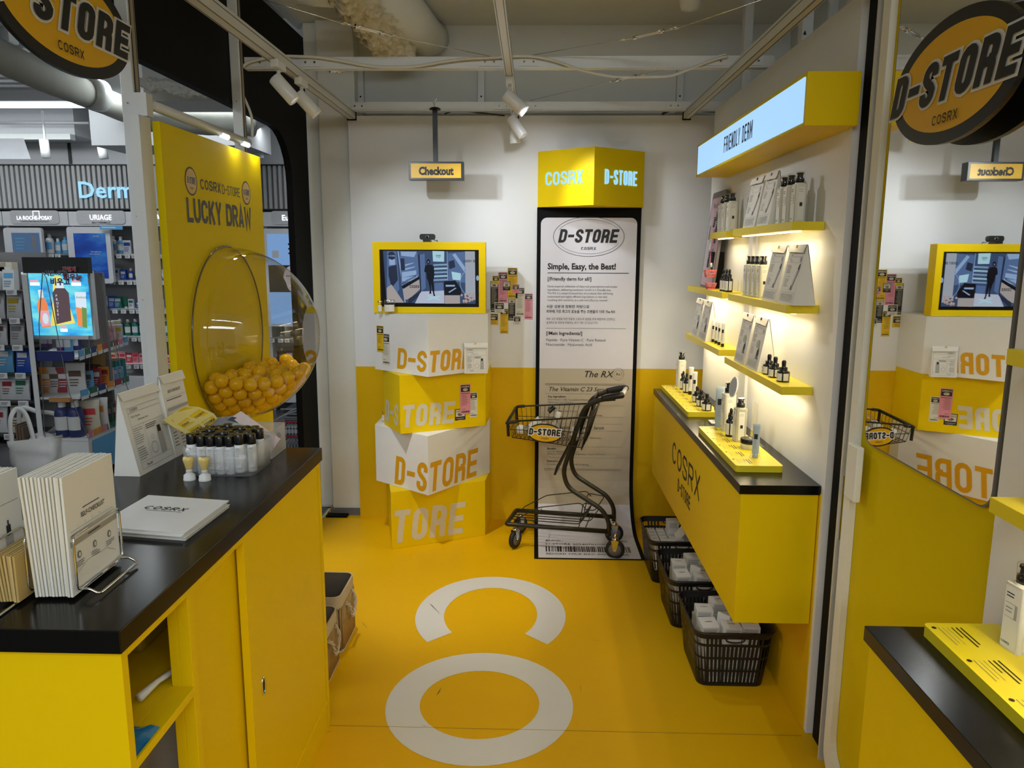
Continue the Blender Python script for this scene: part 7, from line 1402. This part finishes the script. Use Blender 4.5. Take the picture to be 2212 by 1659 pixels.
m = MB(); p = A(215, 487, 7.45); q = A(265, 496, 7.45); m.box(p.x, q.x, 7.45, 7.455, q.z, p.z, PC['sky']); m.M = fr((p.x, 7.4495, q.z), (1, 0, 0), (0, 0, 1)); bars(m, PC['white'], .02, .17, .026, 1, 1, .012); single(m, 'shelf_banner', 'small blue banner hanging above the sea picture shelf', 'sign')
# spotlights and curved reflector of the shop
for u_, v0, v1, Y, lab in ((97, 302, 341, 6.9, 'white can lamp right of the curved reflector'), (222, 318, 343, 7.0, 'white can lamp under the boxed duct'), (558, 303, 342, 6.9, 'white can lamp right of the prize board')):
    p, q = A(u_, v0, Y), A(u_, v1, Y); t = thing('can_lamp', lab, 'lamp', 'shop can lamps', tuple(p)); r = 9*Y/1624; m = MB(); m.tube([p+Vector((-.01, 0, 0)), q+Vector((.012, 0, 0))], r, WPL, n=18); m.build('housing', t); m = MB(); m.tube([p, p+Vector((0, 0, .25))], .01, WPL, n=6); m.build('stem', t)
m = MB(); p = A(-20, 325, 6.6); vs = []; fs = []; n = 16
for k in range(n+1):
    q = PI*k/n
    for xx in (-.6, .30): vs.append((p.x+xx+(.0 if xx < 0 else .16*math.sin(q)), p.y-.22*math.sin(q)*.8, p.z+.10-.24*math.sin(q)*.8-.0*k))
fs = [(2*k, 2*k+1, 2*k+3, 2*k+2) for k in range(n)]; m.add(vs, fs, LGREY, True); m.add([vs[2*k+1] for k in range(n+1)], [tuple(range(n+1))], LGREY); single(m, 'curved_reflector', 'white curved lamp reflector at the left edge', 'lamp')

# left near shelf unit, cut by the picture edge
LY = 6.1; LX1 = A(60, 700, LY).x
t = thing('shelf_bay', 'nearer shop shelf unit at the left edge, full of flat packs', 'shelving', loc=(-4.6, LY, 0)); lz = [A(20, v, LY).z for v in (628, 690, 748, 808, 868, 940)]
m = MB(); m.box(-5.6, LX1, LY+.32, LY+.36, 0, A(30, 545, LY).z, PRG); m.build('back_panel', t); pass
for z in lz: m = MB(); m.box(-5.6, LX1, LY, LY+.33, z-.016, z, SHD); m.build('board', t)
for z in lz:
    for k in range(6): x = LX1-.09-.155*k; m = MB(); m.box(x-.05, x+.035, LY-.02, LY-.012, z-.035, z+.012, WPL); old = m.M; m.M = fr((x-.05, LY-.0205, z-.035), (1, 0, 0), (0, 0, 1)); bars(m, PRG, .008, .07, .036, 3, .010, .005, z=.0003); m.M = old; m.build('price_tag', t)
rows_ = [([('x', 'white', 'sky', 1.5, .13), ('x', 'sky', 'white', 1.5, .12), ('x', 'white', 'teal', 1.4, .12)], ['white boxed pack', 'pale blue boxed pack', 'white and teal pack']), ([('p', 'white', 'grey', 1.5, .15), ('p', 'white', 'red', 1.5, .15), ('p', 'white', 'gold', 1.5, .15)], ['white pouch', 'white pouch with a red print', 'white pouch with a yellow print']), ([('p', 'silver', 'grey', 1.4, .10), ('p', 'white', 'brown', 1.4, .15)], ['silver flat pouch', 'white flat pouch']), ([('p', 'sky', 'white', 1.6, .16), ('p', 'blue', 'white', 1.5, .15)], ['turquoise mask pouch', 'blue mask pouch']), ([('p', 'white', 'green', 1.5, .13), ('p', 'silver', 'teal', 1.4, .12), ('p', 'white', 'crimson', 1.4, .12)], ['white pouch with a green print', 'silver pouch', 'white pouch with a dark red print']), ([('p', 'cream', 'brown', 1.6, .17), ('p', 'white', 'crimson', 1.6, .17)], ['cream pouch with dark print', 'white pouch with crimson print'])]
for i, (items, wd) in enumerate(rows_):
    x = -5.1; k = 0
    while x < LX1-.07:
        c = items[k % len(items)]; put(c[0], c[1], c[2], (x, LY+.09, lz[i]), '%s on the left edge unit, %s shelf' % (wd[k % len(wd)], ('highest', 'second', 'third', 'fourth', 'fifth', 'sixth')[i]), 'packs on the left edge unit, shelf '+str(i+1), c[3]*.93, 0, rot=(-.12, 0, 0)); x += c[4]; k += 1
for i in range(7): put('x', ('rose', 'cream', 'cream', 'cream', 'pink', 'cream', 'cream')[i], 'white', (A(-8+12*i, 590, LY+.5).x, LY+.22, lz[0]+.0), ('rose' if i in (0, 4) else 'cream')+' carton standing behind the top row at the left edge', 'cartons behind the top row at the left edge', 1.9+(.25 if i < 3 else 0))
# display unit with the lit picture
GY = 5.35
def gx(u, v=760, Y=GY): return A(u, v, Y).x
t = thing('display_unit', 'light grey display unit with a glowing picture and angled shelves', 'display', loc=(-3.3, GY, 0))
xl, xr = gx(66, 740), gx(196, 740)
def xe(Y, u=73): return A(u, 740, Y).x
m = MB(); m.prism([(xe(GY-.35, 61), GY-.35), (xe(GY-.35), GY-.35), (xe(GY+.25), GY+.25), (xe(GY+.25, 61), GY+.25)], 0, A(65, 590, GY).z, LGREY); m.build('side_panel', t, bev=.004)
m = MB(); m.box(xl, xr, GY+.22, GY+.25, 0, A(65, 590, GY).z, PRG); m.build('back_panel', t)
a, b = A(50, 590, GY-.1), A(188, 556, GY-.1); m = MB(); m.box(a.x, b.x, GY-.1, GY-.05, a.z, b.z, mat('header_black', (.02, .02, .02), .5)); m.build('header', t)
a, b = A(75, 724, GY), A(189, 590, GY); m = MB(); m.box(a.x-.04, b.x+.02, GY, GY+.05, a.z-.03, b.z+.02, LGREY); m.build('lightbox', t, bev=.004)
LBX = photo_mat('lightbox_picture', (.01, .20, .62), (.06, .50, .80), (.25, .80, .70), 4, 1.0); m = MB(); m.box(a.x, b.x, GY-.004, GY-.001, a.z, b.z, LBX); m.build('lit_picture', t)
W_, H_ = b.x-a.x, b.z-a.z; m = MB(); m.M = fr((a.x, GY-.0045, a.z), (1, 0, 0), (0, 0, 1)); LE = lambda n, c: mat('lit_'+n, (.1, .1, .1), .4, emit=c, es=1)
br, og, wh, yl, gn, pk = LE('brown', (.07, .035, .045)), LE('orange', (.80, .22, .05)), LE('pale', (.62, .72, .80)), LE('yellow', (.80, .68, .10)), LE('green', (.10, .25, .05)), LE('rose', (.75, .35, .42))
m.flat([(W_*x, H_*y, .0004) for x, y in ((.30, .15), (.72, .2), (.62, .6), (.55, .95), (.42, .95), (.38, .6))], yl)
m.flat([(W_*x, H_*y, .0008) for x, y in ((.40, .18), (.66, .24), (.66, .68), (.60, .76), (.44, .76), (.38, .68))], br); m.flat([(W_*x, H_*y, .0012) for x, y in ((.46, .76), (.58, .76), (.57, .85), (.47, .85))], wh)
m.flat([(W_*x, H_*y, .0008) for x, y in ((.14, .12), (.30, .14), (.28, .50), (.24, .60), (.15, .60), (.10, .50))], og); m.flat([(W_*x, H_*y, .0012) for x, y in ((.15, .14), (.30, .16), (.29, .40), (.14, .40))], pk); m.flat([(W_*x, H_*y, .0014) for x, y in ((.15, .60), (.23, .61), (.22, .74), (.14, .73))], wh); m.flat([(W_*(.225+.05*math.cos(q)), H_*(.27+.09*math.sin(q)), .0016) for q in [k*PI/8 for k in range(16)]], wh)
m.flat([(W_*x, H_*y, .0008) for x, y in ((.76, .16), (.92, .12), (.95, .70), (.76, .70))], wh); m.flat([(W_*x, H_*y, .0012) for x, y in ((.76, .16), (.92, .12), (.94, .42), (.76, .46))], og); m.flat([(W_*x, H_*y, .0014) for x, y in ((.84, .14), (.92, .12), (.94, .44), (.86, .46))], gn); ttext(m, PC['teal'], 'Kombucha', H_*.05, x=W_*.775, y=H_*.60, z=.0016, shear=.3, sx=.8)
for k, c in enumerate('PROTEE-'): ttext(m, wh, c, H_*.055, x=W_*.43, y=H_*(.62-.06*k), z=.0014)
for x, y, s_ in ((.02, .80, .16), (.72, .80, .16), (.46, .06, .12)): m.rect(W_*x, W_*(x+s_), H_*y, H_*(y+.05), LE('white', (.8, .8, .8)), .0012); m.rect(W_*x, W_*(x+s_*.9), H_*(y+.06), H_*(y+.09), pk, .0012)
m.build('picture_print', t)
m = MB(); a = A(97, 618, GY-.12); m.M = fr((a.x, GY-.12, a.z), (1, 0, 0), (0, 0, 1)); o2 = PC['silver']
for s_, x, y, mt_, sz in (('시원~하게', .005, .075, PC['navy'], .038), ('비우고', .04, .012, PC['blue'], .052), ('가볍게', .135, .105, PC['red'], .036), ('채우는', .135, .045, PC['crimson'], .050)):
    ttext(m, o2, s_, sz, x=x, y=y, z=0, bold=.06); ttext(m, mt_, s_, sz, x=x, y=y, z=.003, bold=.015); 
m.build('cutout_lettering', t, 'red and blue cut-out lettering')
# angled shelves
def gshelf(v0, v1, u0, u1, lipmt, lab):
    p0, p1, p2 = A(78, v0, GY-.32), A(u0, v0, GY-.34), A(u1, v1, GY+.12); z = p0.z; q1 = at(u0, v0, Z=z); q2 = at(u1, v1, Z=z)
    m = MB(); m.prism([(xe(GY-.33), GY-.33), (q1.x, q1.y), (q2.x, q2.y), (q2.x-.05, max(q2.y, GY+.2)), (xl+.03, GY+.2)], z-.014, z, lipmt); m.build('board', t)
    d = (q2-q1); d.z = 0; n_ = int(d.length/.10)
    for k in range(n_):
        p = q1+d*(k+.08)/n_; e = q1+d*(k+.92)/n_; out = Vector((d.y, -d.x, 0)).normalized()*.006; m = MB(); c = (PC['sky'], PC['green'], PC['navy'], PC['orange'], PC['crimson'], PC['green'], PC['crimson'], PC['pink'])[k % 8]
        P = [p+out, e+out, e+out+Vector((0, 0, .045)), p+out+Vector((0, 0, .045))]; m.add([*P, *[x-out*.6 for x in P]], [(0, 1, 2, 3), (7, 6, 5, 4), (3, 2, 6, 7)], c); P2 = [x+out*.1+Vector((0, 0, -.024)) for x in P[:2]]; m.add([P2[0], P2[1], P[1]+out*.1, P[0]+out*.1], [(0, 1, 2, 3)], PC['white']); m.build('price_strip', t)
    return z, q1, q2
z1, a1, b1 = gshelf(772, 738, 168, 276, PC['white'], '')
z2, a2, b2 = gshelf(858, 823, 172, 279, PC['white'], '')
m = MB(); c1 = at(190, 946, Z=z2-.52); zB = A(190, 946, GY-.3).z
q0, q1, q2 = A(112, 946, GY-.33), A(190, 946, GY-.30), A(248, 918, GY+.1); zB = q1.z; r1 = at(190, 946, Z=zB); r2 = at(250, 920, Z=zB)
m.prism([(xe(GY-.33, 62), GY-.33), (r1.x, r1.y), (r2.x, r2.y), (r2.x-.05, GY+.2), (xl+.03, GY+.2)], .05, zB, LGREY); m.build('base', t, bev=.004); d = (r2-r1); d.z = 0; out = Vector((d.y, -d.x, 0)).normalized()*.004
m = MB(); P = [r1+d*.12+out, r2+out, r2+out-Vector((0, 0, zB-.06)), r1+d*.12+out-Vector((0, 0, zB-.06))]; P = [Vector((p.x, p.y, p.z-.03 if i < 2 else p.z)) for i, p in enumerate(P)]; m.flat(P[::-1], PC['sky']); m.build('blue_panel', t); n_ = 6
for k in range(n_): p = r1+d*(k+.05)/n_+out; e = r1+d*(k+.95)/n_+out; m = MB(); m.flat([p, e, e+Vector((0, 0, .045)), p+Vector((0, 0, .045))], (PC['pink'], PC['orange'], PC['orange'], PC['pink'], PC['green'], PC['green'])[k]); m.build('price_strip', t)
m = MB(); a, b = A(84, 778, GY-.3), A(160, 758, GY-.3); m.box(a.x, b.x, GY-.335, GY-.30, a.z, b.z, PC['navy']); m.build('blue_tray', t); m = MB(); m.box(xe(GY-.33, 94), A(150, 850, GY-.33).x, GY-.335, GY-.28, z2-.03, z2-.002, mat('wood_board', (.45, .20, .05), .6)); m.build('wood_strip', t)
# clear side shield with rounded corner
def shield(P, lab):
    m = MB(); m.flat(P, GLS); m.tube(P, .003, PRG, n=5, closed=True); m.build('clear_shield', t, 'clear plastic side shield')
shield([A(92, 588, GY-.25), A(100, 600, GY-.28), A(150, 850, GY-.36), A(190, 945, GY-.36), A(97, 945, GY-.36), A(84, 700, GY-.28)], '')
shield([A(190, 583, GY+.0), A(205, 585, GY+.0), A(217, 600, GY+.02), A(262, 800, GY+.12), A(285, 865, GY+.12), A(245, 930, GY+.1), A(195, 900, GY)], '')
# goods in the unit
def gput(kind, c, c2, u, v, z, lab, grp, s, dY=0, rz=0): p = at(u, v, Z=z); put(kind, c, c2, (p.x, p.y+dY, z), lab, grp, s, rz)
for i, (u_, v_, k, c, s, w_) in enumerate(((99, 752, 'b', 'purple', 1.0, 'purple bottle standing back left'), (114, 752, 'b', 'purple', 1.0, 'purple bottle standing back, second from left'), (133, 760, 'b', 'purple', 1.0, 'purple bottle in front of the back row'), (149, 760, 'b', 'sky', 1.0, 'light blue bottle beside the purple ones'), (165, 758, 'b', 'navy', 1.15, 'dark blue bottle before the gold pouches'))): gput(k, c, 'white', u_, v_-2, z1, w_+' of the display unit', 'bottles on the display unit', s)
for i, (u_, v_) in enumerate(((187, 752), (203, 752))): gput('p', 'gold', 'gold', u_, v_-4, z1, ('left', 'right')[i]+' gold pouch on the upper shelf of the display unit', 'gold pouches', 1.15, .03*i, .3)
for i, (u_, v_, c, c2) in enumerate(((222, 742, 'cream', 'teal'), (240, 738, 'rose', 'pink'), (255, 736, 'white', 'gold'), (214, 742, 'white', 'green'), (232, 738, 'white', 'orange'), (247, 735, 'cream', 'gold'))): gput('x', c, c2, u_, v_, z1, ('%s and %s carton on the upper shelf of the display unit, %s row' % (c, c2, 'front' if i < 3 else 'back')), 'cartons on the upper display shelf', 1.1 if i < 3 else 1.35, 0 if i < 3 else .02, .35)
for i, (u_, c, w_) in enumerate(((107, 'orange', 'orange and white'), (124, 'silver', 'silver'), (143, 'crimson', 'dark red'), (168, 'silver', 'large silver'))): gput('p', c, 'white' if c != 'silver' else 'brown', u_, 848, z2, w_+' snack pouch on the middle shelf of the display unit', 'snack pouches', 1.15 if i < 3 else 1.35, 0, .15)
for i, (u_, v_, c, c2) in enumerate(((190, 842, 'sky', 'brown'), (208, 836, 'crimson', 'white'), (226, 830, 'orange', 'crimson'), (237, 826, 'rose', 'white'), (247, 824, 'sky', 'cream'), (258, 821, 'sky', 'cream'))): gput('x', c, c2, u_, v_, z2, '%s carton on the middle shelf of the display unit%s' % ({'sky': 'light blue', 'rose': 'rose', 'crimson': 'crimson', 'orange': 'orange'}[c], (', front left', '', '', '', ', second from the end', ', at the far end')[i]), 'cartons on the middle display shelf', 1.15 if i < 3 else .9, 0, .35)
for i in range(9): gput('x', ('brown', 'green', 'teal')[i // 3], 'brown', 178+8*i, 838-2*i, z2, 'dark carton in the back row of the middle shelf', 'dark cartons in the back row', 1.3, .11)
for i, u_ in enumerate((140, 168)):
    p = at(u_, 942, Z=zB); put('b', 'navy', 'white', (p.x, p.y, zB), ('left', 'right')[i]+' large dark bottle with a fruit picture at the bottom of the display unit', 'large dark bottles', 1.75)
for i, (u_, c, c2) in enumerate(((196, 'cream', 'red'), (214, 'white', 'orange'))): gput('p', c, c2, u_, 934-6*i, zB, '%s packet with %s print at the bottom of the display unit' % (c, c2), 'packets at the bottom', 1.5, 0, .3)
for i, (u_, c) in enumerate(((232, 'green'), (243, 'brown'), (252, 'pink'))): gput('x', c, 'pink', u_, 918-3*i, zB, '%s carton standing at the right of the unit bottom' % c, 'cartons at the bottom', 1.3, 0, .3)

# white tote bag and black backpack on the shop floor
def tote():
    from mathutils import noise
    c = at(95, 1042, Z=0); t = thing('tote_bag', 'crumpled white tote bag with long handles on the shop floor', 'bag', loc=(c.x, c.y, 0)); wd, dp, h = .38, .20, .33; N, K = 18, 48; vs = []; fs = []
    for i in range(N+1):
        for k in range(K):
            a_ = 2*PI*k/K; f = i/N; cx_ = math.copysign(abs(math.cos(a_))**.55, math.cos(a_)); sy_ = math.copysign(abs(math.sin(a_))**.55, math.sin(a_)); tp = .86+.10*f
            p = Vector((c.x+wd/2*cx_*tp-.03*f*(1), c.y+dp/2*sy_*(1-.25*f), h*f*(1-.10*(cx_ < 0)*0+.06*cx_*f))); q = (noise.noise(p*9)*.022+noise.noise(p*22+Vector((3, 0, 0)))*.010); vs.append((p.x+q*cx_, p.y+q*sy_, p.z))
    for i in range(N):
        for k in range(K): fs.append((i*K+k, i*K+(k+1) % K, (i+1)*K+(k+1) % K, (i+1)*K+k))
    mt = mat('tote_fabric', (.66, .66, .66), .5, bump=.3, scale=40); m = MB(); m.add(vs, fs, mt, True); m.add([vs[k] for k in range(K)], [tuple(range(K))[::-1]], mt); m.build('body', t)
    for dy, s in ((-.07, 0), (.06, .05)):
        P = smooth_path([(c.x-.14-.03, c.y+dy, h-.08), (c.x-.17, c.y+dy*.9, h+.12), (c.x-.16+s, c.y+dy*.4, h+.20), (c.x-.06+s, c.y+dy*.3, h+.23-s), (c.x+.08+s, c.y+dy*.6, h+.14), (c.x+.14, c.y+dy, h-.05)] if s else [(c.x-.15, c.y+dy, h-.08), (c.x-.15, c.y+dy*.9, h+.12), (c.x-.13, c.y+dy*.4, h+.20), (c.x-.07, c.y+dy*.5, h+.19), (c.x-.02, c.y+dy*.8, h+.1), (c.x+.02, c.y+dy, h-.12)], 8)
        v2 = []; w_ = .016
        for i, p in enumerate(P):
            d = (P[min(i+1, len(P)-1)]-P[max(i-1, 0)]).normalized(); n_ = d.cross(Vector((0, 1, 0))).normalized()*w_; v2 += [p+n_, p-n_, p-n_+Vector((0, .004, 0)), p+n_+Vector((0, .004, 0))]
        m = MB(); m.add(v2, [(4*i+j, 4*i+(j+1) % 4, 4*i+4+(j+1) % 4, 4*i+4+j) for i in range(len(P)-1) for j in range(4)], mt, True); m.build('strap', t)
    m = MB(); m.M = Matrix.Translation((c.x+.03, c.y, h-.02)); m.lathe([(.12, -.04), (.11, .0), (.07, .04), (.01, .06)], PC['white'], n=14, sy=.5); m.build('wrapped_goods', t); m = MB()
    for k in range(3): m.box(c.x-.13+.02*k, c.x-.115+.02*k, c.y-.05, c.y+.05, h-.1, h+.10-.01*k, mat('brown_card', (.13, .09, .06), .6))
    m.build('brown_folder', t)
tote()
c = at(-5, 1010, Z=.25); sack('backpack', 'black soft bag standing at the left edge beside the tote', 'bag', (-3.72, 4.62, 0), .17, .14, .50, mat('black_fabric', (.015, .015, .018), .8), 9, .6)
# stacked grey shopping baskets seen under the dome
for i in range(4):
    Y0 = 5.45; zt = A(640, 912, Y0).z-.11*i
    if zt < .10: break
    x0, x1 = A(588, 940, Y0).x, A(588, 940, Y0).x+.50; t = thing('shop_basket', 'grey shopping basket with red rim, %s of the stack' % ('topmost', 'second', 'third', 'lowest')[i], 'basket', 'stacked shopping baskets', ((x0+x1)/2, Y0, max(zt-.1, 0)))
    if zt < .08: break
    m = MB()
    for z0, z1 in ((zt-.10, zt-.085), (zt-.055, zt-.045), (zt-.015, zt)): m.box(x0, x1, Y0, Y0+.004, z0, z1, PC['grey']); m.box(x1-.004, x1, Y0, Y0+.32, z0, z1, PC['grey']); m.box(x0, x0+.004, Y0, Y0+.32, z0, z1, PC['grey']); m.box(x0, x1, Y0+.316, Y0+.32, z0, z1, PC['grey'])
    for k in range(22): x = x0+(x1-x0)*k/21; m.box(x-.004, x+.004, Y0, Y0+.003, zt-.1, zt, PC['grey'])
    m.box(x0, x1, Y0, Y0+.32, zt-.102, zt-.098, PC['grey']); m.build('body', t); m = MB(); m.box(x0-.01, x1+.01, Y0-.012, Y0+.0, zt-.004, zt+.008, PC['crimson']); m.build('rim', t)
    if i == 0:
        for s in (0, 1): m = MB(); y = Y0+.05+.2*s; m.tube(smooth_path([(x0+.02, y, zt), (x0+.10, y-.06, zt+.05), (x0+.25, y-.1, zt+.10), (x0+.4, y-.06, zt+.05), (x0+.48, y, zt)], 6), .006, PC['grey'], n=6); m.build('handle', t)
for i in range(2): 
    x0 = A(612, 880, 6.3).x; z = A(620, 884, 6.3).z-.07*i; t = thing('shop_basket', 'dark crate %s behind the shopping baskets' % ('on top', 'below it')[i], 'crate', 'dark crates', (x0, 6.3, z)); m = MB(); m.box(x0, x0+.6, 6.3, 6.7, max(z-.06, .0) if i else z-.06, z, SHD); m.build('body', t, bev=.01); m = MB(); m.box(x0-.02, x0+.6, 6.28, 6.3, z-.004, z+.008, PC['grey']); m.build('rim', t)
m = MB(); x0 = A(612, 880, 6.3).x; m.box(x0+.02, x0+.58, 6.32, 6.7, 0, A(620, 884, 6.3).z-.13, SHD); single(m, 'crate_stand', 'dark stand under the dark crates', 'stand')
